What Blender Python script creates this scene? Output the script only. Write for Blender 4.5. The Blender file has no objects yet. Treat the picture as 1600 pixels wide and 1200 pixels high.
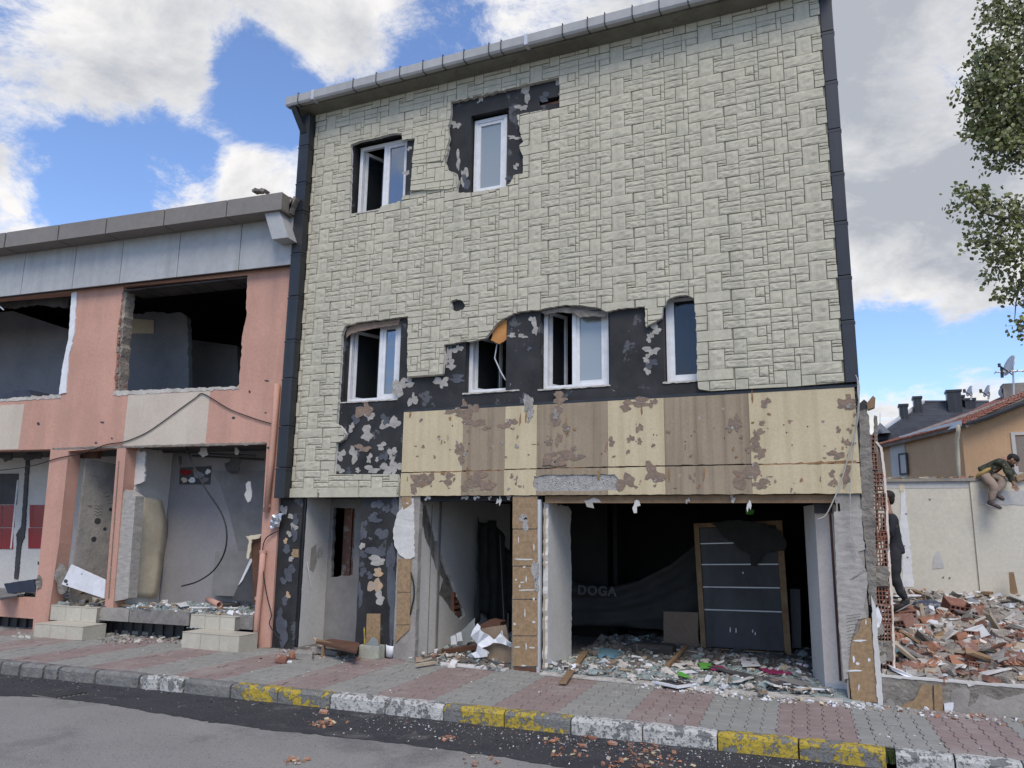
import bpy, bmesh, math, random
from mathutils import Vector, Matrix, noise
from mathutils.geometry import delaunay_2d_cdt
random.seed(7)
R = math.radians
S = bpy.context.scene
COL = S.collection

# ---------------------------------------------------------------- camera
F_PX = 1200.0
PITCH, ROLL, YAW, EYE = R(10.75), R(0.80), R(-23.68), 1.7
fwd = Vector((math.sin(YAW)*math.cos(PITCH), math.cos(YAW)*math.cos(PITCH), math.sin(PITCH)))
_r0 = Vector((math.cos(YAW), -math.sin(YAW), 0)); _u0 = _r0.cross(fwd)
right = math.cos(ROLL)*_r0 + math.sin(ROLL)*_u0
up = -math.sin(ROLL)*_r0 + math.cos(ROLL)*_u0
CAM = Vector((0, -9.11, EYE))
cd = bpy.data.cameras.new('camera'); cam = bpy.data.objects.new('camera', cd); COL.objects.link(cam)
cd.sensor_fit = 'HORIZONTAL'; cd.sensor_width = 36; cd.lens = F_PX/1600*36; cd.clip_end = 3000; cd.clip_start = .05
m = Matrix((right, up, -fwd)).transposed().to_4x4(); m.translation = CAM; cam.matrix_world = m
S.camera = cam

def ray(u, v): return (u-800)*right + (600-v)*up + F_PX*fwd
def proj(P):
    w = Vector(P)-CAM; z = w.dot(fwd)
    return 800+F_PX*w.dot(right)/z, 600-F_PX*w.dot(up)/z
def ground(u, v, z=0.0):
    q = ray(u, v); return CAM + q*((z-CAM.z)/q.z)
def atY(u, v, y):
    q = ray(u, v); return CAM + q*((y-CAM.y)/q.y)

# ---------------------------------------------------------------- sky, sun, exposure
W = bpy.data.worlds.new('World'); S.world = W; W.use_nodes = True
SUN_EL, SUN_AZ = R(52), R(150)      # azimuth measured from +Y towards +X (Blender sky rotation)
def build_world():
    nt = W.node_tree; nt.nodes.clear(); N = nt.nodes.new; L = nt.links.new
    out = N('ShaderNodeOutputWorld'); bg = N('ShaderNodeBackground'); bg.inputs[1].default_value = .15
    sky = N('ShaderNodeTexSky'); sky.sky_type = 'NISHITA'; sky.sun_disc = False
    sky.sun_elevation = SUN_EL; sky.sun_rotation = SUN_AZ; sky.dust_density = .6; sky.ozone_density = 2.2; sky.air_density = 1.0
    tc = N('ShaderNodeTexCoord'); sep = N('ShaderNodeSeparateXYZ'); L(tc.outputs['Generated'], sep.inputs[0])
    def M(op, a, b=None, c=None, clamp=False):
        n = N('ShaderNodeMath'); n.operation = op; n.use_clamp = clamp
        for i, x in enumerate((a, b, c)):
            if x is None: continue
            if isinstance(x, (int, float)): n.inputs[i].default_value = x
            else: L(x, n.inputs[i])
        return n.outputs[0]
    zz = M('ADD', M('MAXIMUM', sep.outputs[2], 0.0), .35)
    cmb = N('ShaderNodeCombineXYZ'); L(M('DIVIDE', sep.outputs[0], zz), cmb.inputs[0]); L(M('DIVIDE', sep.outputs[1], zz), cmb.inputs[1])
    cmb.inputs[2].default_value = 3.7
    def noi(scale, detail, rough, dist=0., lac=2.):
        n = N('ShaderNodeTexNoise'); n.inputs['Scale'].default_value = scale; n.inputs['Detail'].default_value = detail
        n.inputs['Roughness'].default_value = rough; n.inputs['Distortion'].default_value = dist
        L(cmb.outputs[0], n.inputs['Vector']); return n.outputs['Fac']
    big = noi(1.6, 3, .5); fine = noi(6.0, 14, .72, .3); shade = noi(4.6, 10, .62, .4)
    # cloud banks: (u, v, radius in px, amount, greyness)
    banks = [(60, 70, 170, .15, .15), (230, 90, 120, .17, .3), (330, 30, 140, .17, .45), (210, 160, 60, .14, .5), (320, 165, 45, .12, .1), (560, 60, 110, .20, .1), (480, 30, 90, .16, .2), (700, 15, 80, .07, .0),
             (15, 290, 70, .20, .05), (60, 340, 45, .14, .0), (340, 285, 95, .34, .0), (435, 262, 80, .30, 0), (245, 310, 60, .26, 0), (600, 110, 40, .08, 0), (790, 10, 60, .08, 0),
             (1450, 90, 300, .36, .95), (1400, 430, 120, .20, .35), (1520, 440, 90, .14, .15), (1180, 60, 200, .22, .5), (1460, 300, 120, .2, .6),
             (1390, 640, 60, .17, .0), (1470, 600, 60, .13, .0), (1570, 600, 60, .13, .1), (1345, 340, 50, .1, .1), (900, -30, 160, .2, .2),
             (410, 140, 80, -.36, 0), (230, 245, 95, -.42, 0), (110, 270, 70, -.36, 0), (400, 210, 80, -.30, 0), (385, 80, 50, -.18, 0), (700, 80, 80, -.17, 0), (140, 330, 65, -.30, 0), (640, 140, 70, -.17, 0),
             (1380, 530, 65, -.30, 0), (1470, 535, 75, -.34, 0), (1590, 535, 50, -.18, 0), (1380, 590, 40, -.14, 0), (0, 210, 50, -.06, 0)]
    acc = None; gr = None
    for (u, v, r, a, g) in banks:
        d = ray(u, v).normalized(); dp = N('ShaderNodeVectorMath'); dp.operation = 'DOT_PRODUCT'
        L(tc.outputs['Generated'], dp.inputs[0]); dp.inputs[1].default_value = d
        mr = N('ShaderNodeMapRange'); mr.interpolation_type = 'SMOOTHSTEP'
        mr.inputs['From Min'].default_value = math.cos(1.25*r/F_PX); mr.inputs['From Max'].default_value = math.cos(.3*r/F_PX)
        L(dp.outputs['Value'], mr.inputs['Value'])
        acc = M('MULTIPLY_ADD', mr.outputs[0], a, acc if acc is not None else 0.0)
        if g: gr = M('MULTIPLY_ADD', mr.outputs[0], g, gr if gr is not None else 0.0)
    dens = M('ADD', M('ADD', M('MULTIPLY', big, .25), M('MULTIPLY', fine, 1.45)), acc)
    cov = N('ShaderNodeMapRange'); cov.interpolation_type = 'SMOOTHSTEP'; cov.inputs['From Min'].default_value = .80; cov.inputs['From Max'].default_value = 1.16
    L(dens, cov.inputs['Value'])
    thick = N('ShaderNodeMapRange'); thick.inputs['From Min'].default_value = 1.0; thick.inputs['From Max'].default_value = 1.5; L(dens, thick.inputs['Value'])
    g2 = M('ADD', M('MULTIPLY', thick.outputs[0], .35), M('MULTIPLY', gr, .50)); g2 = M('ADD', g2, M('MULTIPLY', M('SUBTRACT', shade, .5), 2.6), clamp=True)
    cc = N('ShaderNodeMixRGB'); cc.inputs[1].default_value = (3.75, 3.68, 3.64, 1); cc.inputs[2].default_value = (1.75, 1.86, 2.08, 1); L(g2, cc.inputs[0])
    tint = N('ShaderNodeMixRGB'); tint.blend_type = 'MULTIPLY'; tint.inputs[0].default_value = 1; tint.inputs[2].default_value = (.70, .74, .86, 1); L(sky.outputs[0], tint.inputs[1])
    mx = N('ShaderNodeMixRGB'); L(cov.outputs[0], mx.inputs[0]); L(tint.outputs[0], mx.inputs[1]); L(cc.outputs[0], mx.inputs[2])
    L(mx.outputs[0], bg.inputs[0]); L(bg.outputs[0], out.inputs[0])
build_world()
sd = bpy.data.lights.new('sun', 'SUN'); sd.energy = 1.5; sd.angle = R(28); sd.color = (1, .90, .76)
sun = bpy.data.objects.new('sun', sd); COL.objects.link(sun)
sdir = Vector((math.sin(SUN_AZ)*math.cos(SUN_EL), math.cos(SUN_AZ)*math.cos(SUN_EL), math.sin(SUN_EL)))
sun.rotation_euler = sdir.to_track_quat('Z', 'Y').to_euler()
S.view_settings.view_transform = 'Standard'; S.view_settings.look = 'None'; S.view_settings.exposure = .82; S.view_settings.gamma = 1
S.view_settings.use_curve_mapping = False
S.render.engine = 'CYCLES'; S.cycles.max_bounces = 6; S.cycles.diffuse_bounces = 3

# ---------------------------------------------------------------- materials
def mat(name, c1, c2=None, s=3., r=.85, bump=.15, bs=40., spots=(), streak=None, metal=0., spec=.3, trans=0., stretch=(1, 1, 1), bdist=.01, detail=8, ior=None):
    """procedural surface: c1/c2 mottled by noise; spots = (colour, scale, threshold, softness); streak = (colour, amount, xy scale)"""
    m = bpy.data.materials.new(name); m.use_nodes = True; nt = m.node_tree; N = nt.nodes.new; L = nt.links.new
    b = nt.nodes['Principled BSDF']; b.inputs['Roughness'].default_value = r; b.inputs['Metallic'].default_value = metal
    b.inputs['Specular IOR Level'].default_value = spec; b.inputs['Transmission Weight'].default_value = trans
    if ior: b.inputs['IOR'].default_value = ior
    g = N('ShaderNodeNewGeometry'); mp = N('ShaderNodeMapping'); mp.inputs['Scale'].default_value = stretch; L(g.outputs['Position'], mp.inputs[0])
    def noi(scale, det=detail, vec=mp.outputs[0], rough=.6):
        n = N('ShaderNodeTexNoise'); n.inputs['Scale'].default_value = scale; n.inputs['Detail'].default_value = det; n.inputs['Roughness'].default_value = rough; L(vec, n.inputs['Vector']); return n.outputs['Fac']
    def rng(x, a, c):
        n = N('ShaderNodeMapRange'); n.inputs['From Min'].default_value = a; n.inputs['From Max'].default_value = c; L(x, n.inputs['Value']); return n.outputs[0]
    def mix(f, a, c):
        n = N('ShaderNodeMixRGB'); L(f, n.inputs[0])
        for i, x in ((1, a), (2, c)):
            if isinstance(x, tuple): n.inputs[i].default_value = (*x, 1)
            else: L(x, n.inputs[i])
        return n.outputs[0]
    c2 = c2 or tuple(x*.72 for x in c1)
    col = mix(rng(noi(s), .35, .68), tuple(c1), tuple(c2))
    fine = mix(rng(noi(bs*1.3, 4), .3, .75), (1., 1., 1.), (.8, .8, .8))
    mm = N('ShaderNodeMixRGB'); mm.blend_type = 'MULTIPLY'; mm.inputs[0].default_value = .8; L(col, mm.inputs[1]); L(fine, mm.inputs[2]); col = mm.outputs[0]
    if streak:
        sc, amt, xs = streak; m2 = N('ShaderNodeMapping'); m2.inputs['Scale'].default_value = (xs, xs, .35); L(g.outputs['Position'], m2.inputs[0])
        f = rng(noi(1.0, 6, m2.outputs[0]), .45, .75); mu = N('ShaderNodeMath'); mu.operation = 'MULTIPLY'; mu.inputs[1].default_value = amt; L(f, mu.inputs[0])
        col = mix(mu.outputs[0], col, tuple(sc))
    h = noi(bs, 8)
    for (sc, scale, thr, soft) in spots:
        nn = noi(scale, 6, rough=.65); f = rng(nn, thr, thr+soft); col = mix(f, col, tuple(sc))
        a = N('ShaderNodeMath'); a.operation = 'MULTIPLY_ADD'; L(f, a.inputs[0]); a.inputs[1].default_value = -.35; L(h, a.inputs[2]); h = a.outputs[0]
    L(col, b.inputs['Base Color'])
    if bump:
        bp = N('ShaderNodeBump'); bp.inputs['Strength'].default_value = bump; bp.inputs['Distance'].default_value = bdist; L(h, bp.inputs['Height']); L(bp.outputs[0], b.inputs['Normal'])
    return m

M = {}
CLAD = (.505, .475, .37)
M['clad'] = mat('cladding_stone', CLAD, (.465, .437, .34), s=1.3, bump=.45, bs=13, bdist=.022, streak=((.27, .265, .21), .45, 5), spots=(((.34, .33, .26), 5, .66, .1),))
M['clad_back'] = mat('cladding_joint', (.28, .265, .205), (.21, .20, .155), bs=60)
M['clad_edge'] = mat('cladding_core', (.6, .6, .56), (.45, .45, .42), bs=60)
M['black'] = mat('black_paint', (.015, .0148, .015), (.038, .037, .037), s=2.2, r=.6, bump=.3, bs=25, spots=(((.085, .087, .092), 3.1, .60, .03), ((.34, .34, .335), 7.5, .70, .012)))
M['black_plain'] = mat('black_metal', (.012, .0135, .017), (.02, .022, .026), r=.4, bump=.04, bs=20, spec=.5, streak=((.05, .055, .065), .3, 6))
M['adh'] = mat('adhesive_patch', (.42, .395, .355), (.27, .255, .235), s=9, bump=.5, bs=50, stretch=(1, 1, 3))
M['adh_dark'] = mat('adhesive_dark', (.10, .107, .125), (.06, .065, .08), s=6, bump=.5, bs=40)
M['adh_tan'] = mat('adhesive_tan', (.5, .33, .18), (.3, .27, .24), s=12, bump=.4, bs=60)
M['cream'] = mat('cream_paint', (.56, .475, .31), (.50, .42, .27), s=1.5, bump=.12, bs=30, streak=((.33, .26, .15), .5, 9), spots=(((.26, .17, .13), 4.5, .665, .012), ((.42, .36, .25), 11, .66, .03),))
M['taupe'] = mat('taupe_paint', (.335, .27, .185), (.285, .225, .155), s=1.5, bump=.12, bs=30, streak=((.14, .105, .075), .7, 14), spots=(((.24, .155, .125), 3.8, .655, .012), ((.33, .30, .25), 13, .66, .03),))
M['scar'] = mat('plaster_scar', (.27, .195, .145), (.17, .13, .10), s=14, bump=.8, bs=40, spots=(((.4, .39, .37), 14, .62, .04),))
M['rust'] = mat('rust_stain', (.20, .10, .045), (.33, .22, .12), s=10, bump=.5, bs=40)
M['stucco'] = mat('rough_grey_stucco', (.43, .415, .385), (.31, .30, .28), s=20, bump=1.0, bs=55, bdist=.02, spots=(((.12, .12, .12), 45, .60, .05),))
M['concrete'] = mat('concrete', (.33, .305, .27), (.22, .205, .185), s=4, bump=.6, bs=22, bdist=.015, spots=(((.13, .12, .11), 8, .66, .05),))
M['concrete_raw'] = mat('broken_concrete', (.265, .24, .205), (.15, .135, .115), s=7, bump=1.0, bs=18, bdist=.03)
M['whitewall'] = mat('white_plaster', (.60, .585, .55), (.50, .485, .455), s=1.2, bump=.15, bs=20, spots=(((.4, .4, .38), 3.5, .7, .02),))
M['beigewall'] = mat('beige_plaster', (.72, .625, .54), (.64, .55, .475), s=1.2, bump=.08, bs=20)
M['greywall'] = mat('grey_lavender_plaster', (.27, .258, .26), (.23, .218, .22), s=1.2, bump=.12, bs=18, spots=(((.42, .42, .4), 3.5, .74, .01),))
M['bluewall'] = mat('blue_grey_plaster', (.25, .26, .28), (.19, .20, .22), s=1.5, bump=.12, bs=18)
M['tile'] = mat('tan_stone_tile', (.34, .225, .12), (.22, .145, .075), s=24, r=.4, bump=.2, bs=50, spec=.5, spots=(((.55, .5, .42), 16, .745, .01),))
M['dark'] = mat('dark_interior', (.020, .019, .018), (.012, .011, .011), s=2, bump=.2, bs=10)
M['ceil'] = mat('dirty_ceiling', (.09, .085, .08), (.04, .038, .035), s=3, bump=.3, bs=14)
M['pvc'] = mat('white_plastic_frame', (.72, .73, .74), (.64, .65, .66), s=5, r=.35, bump=.02, bs=10, spec=.5)
M['pink'] = mat('salmon_plaster', (.54, .31, .235), (.47, .265, .20), s=1.6, bump=.4, bs=22, streak=((.30, .185, .15), .55, 3), spots=(((.33, .15, .10), 20, .72, .03),))
M['pinkcream'] = mat('cream_plaster', (.56, .49, .40), (.50, .43, .35), s=1.6, bump=.3, bs=28, streak=((.3, .25, .2), .3, 3))
M['alu'] = mat('silver_blue_panel', (.40, .405, .395), (.35, .355, .35), s=1, r=.38, bump=.03, bs=8, metal=0, spec=.4, streak=((.22, .215, .2), .5, 4))
M['brownalu'] = mat('brown_grey_panel', (.23, .205, .175), (.20, .18, .155), s=1, r=.45, bump=.03, bs=8, metal=.15)
M['brick'] = mat('red_clay', (.26, .115, .075), (.19, .09, .065), s=8, bump=.4, bs=40, spots=(((.36, .31, .26), 7, .56, .10),))
M['brick2'] = mat('orange_clay', (.37, .18, .105), (.28, .135, .085), s=8, bump=.4, bs=40, spots=(((.38, .34, .29), 7, .56, .10),))
M['brick3'] = mat('dusty_clay', (.27, .14, .10), (.2, .11, .08), s=8, bump=.4, bs=40, spots=(((.36, .33, .3), 7, .55, .08),))
M['wood'] = mat('raw_wood', (.27, .175, .10), (.18, .115, .065), s=6, bump=.3, bs=25, stretch=(1, 1, 1))
M['woodlight'] = mat('pale_wood', (.45, .38, .28), (.34, .28, .2), s=6, bump=.3, bs=25)
M['red'] = mat('red_tile', (.26, .012, .018), (.22, .01, .015), s=2, r=.25, bump=.02, spec=.5)
M['white'] = mat('white_board', (.72, .73, .75), (.62, .63, .65), s=4, r=.5, bump=.05, bs=10)
M['greyboard'] = mat('grey_board', (.22, .215, .21), (.17, .165, .16), s=3, bump=.05, bs=10)
M['slate'] = mat('slate_blue_board', (.060, .060, .062), (.078, .077, .079), s=2, bump=.1, bs=10, streak=((.12, .13, .15), .3, 3))
M['cloth'] = mat('black_cloth', (.026, .026, .025), (.042, .041, .039), s=3, r=.9, bump=.3, bs=60)
M['drape'] = mat('dusty_dark_drape', (.055, .057, .055), (.035, .036, .035), s=4, r=.9, bump=.4, bs=12)
M['navy'] = mat('navy_cloth', (.025, .032, .05), (.04, .05, .075), s=4, r=.8, bump=.3, bs=50)
M['plasticbag'] = mat('dark_blue_plastic', (.04, .05, .075), (.07, .085, .115), s=5, r=.3, bump=.5, bs=14, bdist=.03, spec=.6)
M['glassbits'] = mat('pale_green_glass_grit', (.33, .40, .385), (.20, .25, .245), s=9, r=.25, bump=.8, bs=70, spec=.8, spots=(((.6, .66, .64), 60, .6, .03),))
M['dust'] = mat('rubble_dust', (.33, .295, .25), (.20, .17, .145), s=5, bump=1.0, bs=25, bdist=.03, spots=(((.5, .48, .44), 30, .62, .03), ((.26, .13, .09), 14, .64, .05)))
M['floor_dust'] = mat('shop_floor_dust', (.17, .155, .135), (.09, .085, .075), s=3, bump=1.0, bs=25, bdist=.02, spots=(((.36, .34, .31), 22, .60, .04),))
M['plastergrit'] = mat('plaster_grit', (.55, .52, .47), (.36, .33, .29), s=9, bump=.8, bs=40)
M['steptile'] = mat('cream_step_tile', (.50, .465, .38), (.44, .41, .33), s=3, r=.4, bump=.05, bs=15, spec=.5, streak=((.36, .33, .27), .3, 6))
M['marble'] = mat('grey_brown_marble', (.25, .23, .21), (.15, .14, .13), s=9, r=.4, bump=.1, bs=20)
M['sheet'] = mat('dark_metal_sheet', (.06, .06, .062), (.035, .035, .037), s=4, r=.5, bump=.1, bs=10)
M['paver_red'] = mat('red_paver', (.268, .205, .185), (.228, .175, .158), s=5, bump=.5, bs=90, spots=(((.30, .27, .245), 1.6, .5, .3), ((.40, .37, .34), 28, .70, .02)), streak=None)
M['paver_grey'] = mat('grey_paver', (.275, .272, .245), (.235, .232, .21), s=5, bump=.5, bs=90, spots=(((.30, .28, .25), 1.6, .5, .3), ((.42, .41, .38), 28, .70, .02)))
M['sand'] = mat('joint_sand', (.10, .095, .085), (.07, .065, .06), s=9, bump=.6, bs=60)
M['kerb'] = mat('worn_kerb_concrete', (.22, .215, .20), (.13, .13, .125), s=9, bump=1.0, bs=30, bdist=.02, spots=(((.42, .42, .4), 16, .66, .02),))
M['kerb_y'] = mat('kerb_yellow_paint', (.46, .34, .045), (.36, .27, .05), s=8, bump=1.0, bs=30, bdist=.02, spots=(((.17, .17, .16), 5, .52, .015), ((.2, .19, .17), 26, .56, .02)))
M['kerb_w'] = mat('kerb_white_paint', (.52, .515, .48), (.40, .395, .37), s=8, bump=1.0, bs=30, bdist=.02, spots=(((.17, .17, .165), 7, .54, .015), ((.2, .2, .19), 30, .57, .02)))
M['asphalt'] = mat('old_asphalt', (.255, .245, .225), (.215, .207, .19), s=1.1, bump=.5, bs=70, bdist=.008, spots=(((.14, .135, .125), .8, .56, .12), ((.08, .08, .078), 2.5, .72, .02), ((.36, .35, .32), 60, .58, .05), ((.10, .10, .098), 50, .60, .04)))
M['tar'] = mat('fresh_asphalt_strip', (.038, .038, .042), (.055, .055, .058), s=4, bump=1.0, bs=90, bdist=.012, spots=(((.17, .165, .155), 60, .60, .03), ((.15, .14, .13), 1.6, .6, .15)))
M['earth'] = mat('bare_ground', (.16, .15, .13), (.11, .10, .09), s=1, bump=.3, bs=10)
M['lotwall'] = mat('pale_lot_wall', (.62, .59, .50), (.56, .535, .46), s=1.2, bump=.15, bs=14, streak=((.5, .47, .4), .4, 2), spots=(((.45, .45, .45), 6, .76, .01),))
M['lotwall2'] = mat('pale_grey_patch', (.5, .5, .49), (.45, .45, .44), s=3, bump=.15, bs=14)
M['apricot'] = mat('apricot_render', (.62, .40, .235), (.56, .355, .205), s=1.3, bump=.15, bs=14, streak=((.46, .3, .19), .3, 3))
M['rooftile'] = mat('clay_roof_tile', (.30, .125, .085), (.20, .09, .065), s=3, bump=.4, bs=14, spots=(((.38, .3, .24), 6, .66, .05),))
M['slatetile'] = mat('dark_roof_tile', (.075, .08, .09), (.05, .053, .06), s=3, bump=.3, bs=14, r=.5)
M['galv'] = mat('pale_metal', (.58, .59, .60), (.5, .51, .52), s=2, r=.4, metal=.3, bump=.02)
M['gutter'] = mat('grey_gutter', (.42, .42, .41), (.36, .36, .35), s=1, r=.4, bump=.03, bs=6, streak=((.27, .265, .25), .4, 4))
M['soffit'] = mat('weathered_soffit', (.20, .195, .155), (.13, .125, .10), s=2.5, bump=.25, bs=12, spots=(((.05, .05, .045), 3.5, .66, .06),))
M['cable'] = mat('black_cable', (.015, .015, .016), (.02, .02, .02), r=.5, bump=0)
M['wcable'] = mat('pale_cable', (.42, .40, .36), (.34, .32, .29), r=.5, bump=0)
M['foil'] = mat('silver_foil', (.6, .61, .62), (.3, .3, .31), s=30, r=.3, metal=.8, bump=.5, bs=40)
M['wallpaper'] = mat('beige_wallpaper', (.62, .55, .41), (.55, .48, .35), s=3, bump=.2, bs=12)
M['orange'] = mat('orange_board', (.50, .24, .08), (.4, .18, .06), s=5, bump=.1)
M['brownboard'] = mat('brown_board', (.13, .065, .04), (.09, .045, .03), s=5, bump=.1)
M['cardboard'] = mat('cardboard', (.27, .20, .14), (.22, .165, .115), s=3, bump=.15, bs=12)
M['purple'] = mat('purple_sheet', (.24, .19, .30), (.2, .16, .26), s=5, bump=.1)
M['green'] = mat('green_print', (.12, .42, .06), (.1, .3, .05), s=9, bump=.05)
M['magenta'] = mat('magenta_print', (.32, .03, .12), (.22, .02, .08), s=9, bump=.05)
M['bluecloth'] = mat('pale_blue_cloth', (.14, .27, .33), (.1, .2, .26), s=8, bump=.4, bs=20)
M['bark'] = mat('bark', (.16, .14, .12), (.10, .09, .075), s=6, bump=.5, bs=20)
M['leaf'] = mat('leaf', (.21, .23, .075), (.12, .14, .045), s=1.2, r=.55, bump=0, spec=.4)
M['leaf_pale'] = mat('leaf_pale', (.30, .29, .16), (.18, .19, .085), s=1.2, r=.55, bump=0, spec=.4)
M['moss'] = mat('weed', (.06, .08, .025), (.035, .05, .015), s=8, bump=0)
def glassmat(name, col, rough, alpha_t, ior=2.0, add=.12):
    m = bpy.data.materials.new(name); m.use_nodes = True; nt = m.node_tree; nt.nodes.clear(); N = nt.nodes.new; L = nt.links.new
    o = N('ShaderNodeOutputMaterial'); g = N('ShaderNodeBsdfGlossy'); g.inputs['Roughness'].default_value = rough; g.inputs['Color'].default_value = (.85, .9, .95, 1)
    d = N('ShaderNodeBsdfDiffuse'); d.inputs['Color'].default_value = (*col, 1); t = N('ShaderNodeBsdfTransparent')
    m1 = N('ShaderNodeMixShader'); m1.inputs[0].default_value = alpha_t; L(d.outputs[0], m1.inputs[1]); L(t.outputs[0], m1.inputs[2])
    fr = N('ShaderNodeFresnel'); fr.inputs[0].default_value = ior
    ns = N('ShaderNodeTexNoise'); ns.inputs['Scale'].default_value = 2.0; ge = N('ShaderNodeNewGeometry'); L(ge.outputs['Position'], ns.inputs['Vector'])
    bp = N('ShaderNodeBump'); bp.inputs['Strength'].default_value = .04; bp.inputs['Distance'].default_value = .02; L(ns.outputs['Fac'], bp.inputs['Height']); L(bp.outputs[0], g.inputs['Normal'])
    ad = N('ShaderNodeMath'); ad.operation = 'ADD'; ad.use_clamp = True; L(fr.outputs[0], ad.inputs[0]); ad.inputs[1].default_value = add
    m2 = N('ShaderNodeMixShader'); L(ad.outputs[0], m2.inputs[0]); L(m1.outputs[0], m2.inputs[1]); L(g.outputs[0], m2.inputs[2]); L(m2.outputs[0], o.inputs[0]); return m
M['glass_blue'] = glassmat('reflective_window_glass', (.06, .075, .095), .03, .25, 1.9, .14)
M['glass_frost'] = glassmat('frosted_window_glass', (.24, .265, .26), .16, .0, 1.6, .06)
M['glass_dark'] = glassmat('dark_window_glass', (.03, .035, .04), .02, .6, 1.5, .0)

# ---------------------------------------------------------------- mesh helpers
class Fr:
    """a wall plane: a runs along it, b is height, d is depth into the building"""
    def __init__(s, o, ex, n): s.o = Vector(o); s.ex = Vector(ex).normalized(); s.n = Vector(n).normalized()
    def p(s, a, b, d=0.): return s.o + s.ex*a + Vector((0, 0, b)) + s.n*d
    def uv(s, u, v, d=0.):
        q = ray(u, v); p0 = s.o + s.n*d; t = (p0-CAM).dot(s.n)/q.dot(s.n); w = CAM+q*t-s.o
        return (w.dot(s.ex), w.z)
    def L(s, pts, d=0.): return [s.uv(u, v, d) for (u, v) in pts]
    def depth(s, u, v, z):
        g = ground(u, v, z); return (g-s.o).dot(s.n)
FM = Fr((0, 0, 0), (1, 0, 0), (0, 1, 0))
AL = R(5); FL = Fr((-7.8, 0, 0), (math.cos(AL), math.sin(AL), 0), (-math.sin(AL), math.cos(AL), 0))

def area(p): return .5*sum(p[i][0]*p[(i+1) % len(p)][1]-p[(i+1) % len(p)][0]*p[i][1] for i in range(len(p)))
def jag(pts, amp=.01, step=.05, sides=None, seed=0, closed=True):
    """break a polygon's straight edges into ragged ones; sides = indices of the edges to break (None: all)"""
    rn = random.Random(seed+len(pts)*13); out = []
    n = len(pts)
    for i in range(n if closed else n-1):
        a, b = Vector(pts[i]), Vector(pts[(i+1) % n]); out.append(tuple(a))
        if sides is not None and i not in sides: continue
        l = (b-a).length; k = int(l/step)
        if k < 2: continue
        nr = Vector((-(b-a).y, (b-a).x))/l
        for j in range(1, k):
            t = (j+rn.uniform(-.35, .35))/k; out.append(tuple(a.lerp(b, t)+nr*rn.gauss(0, 1)*amp*.7))
    if not closed: out.append(tuple(pts[-1]))
    return out
def cdt(outers, holes=()):
    vs, fs = [], []
    for p in list(outers)+list(holes):
        p = list(p)
        if area(p) < 0: p.reverse()
        fs.append(list(range(len(vs), len(vs)+len(p)))); vs += [Vector((x, y)) for x, y in p]
    v, e, f, ov, oe, of = delaunay_2d_cdt(vs, [], fs, 0, 1e-6)
    no = len(outers); keep = [fc for fc, o in zip(f, of) if any(k < no for k in o) and not any(k >= no for k in o)]
    return [tuple(x) for x in v], keep

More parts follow.
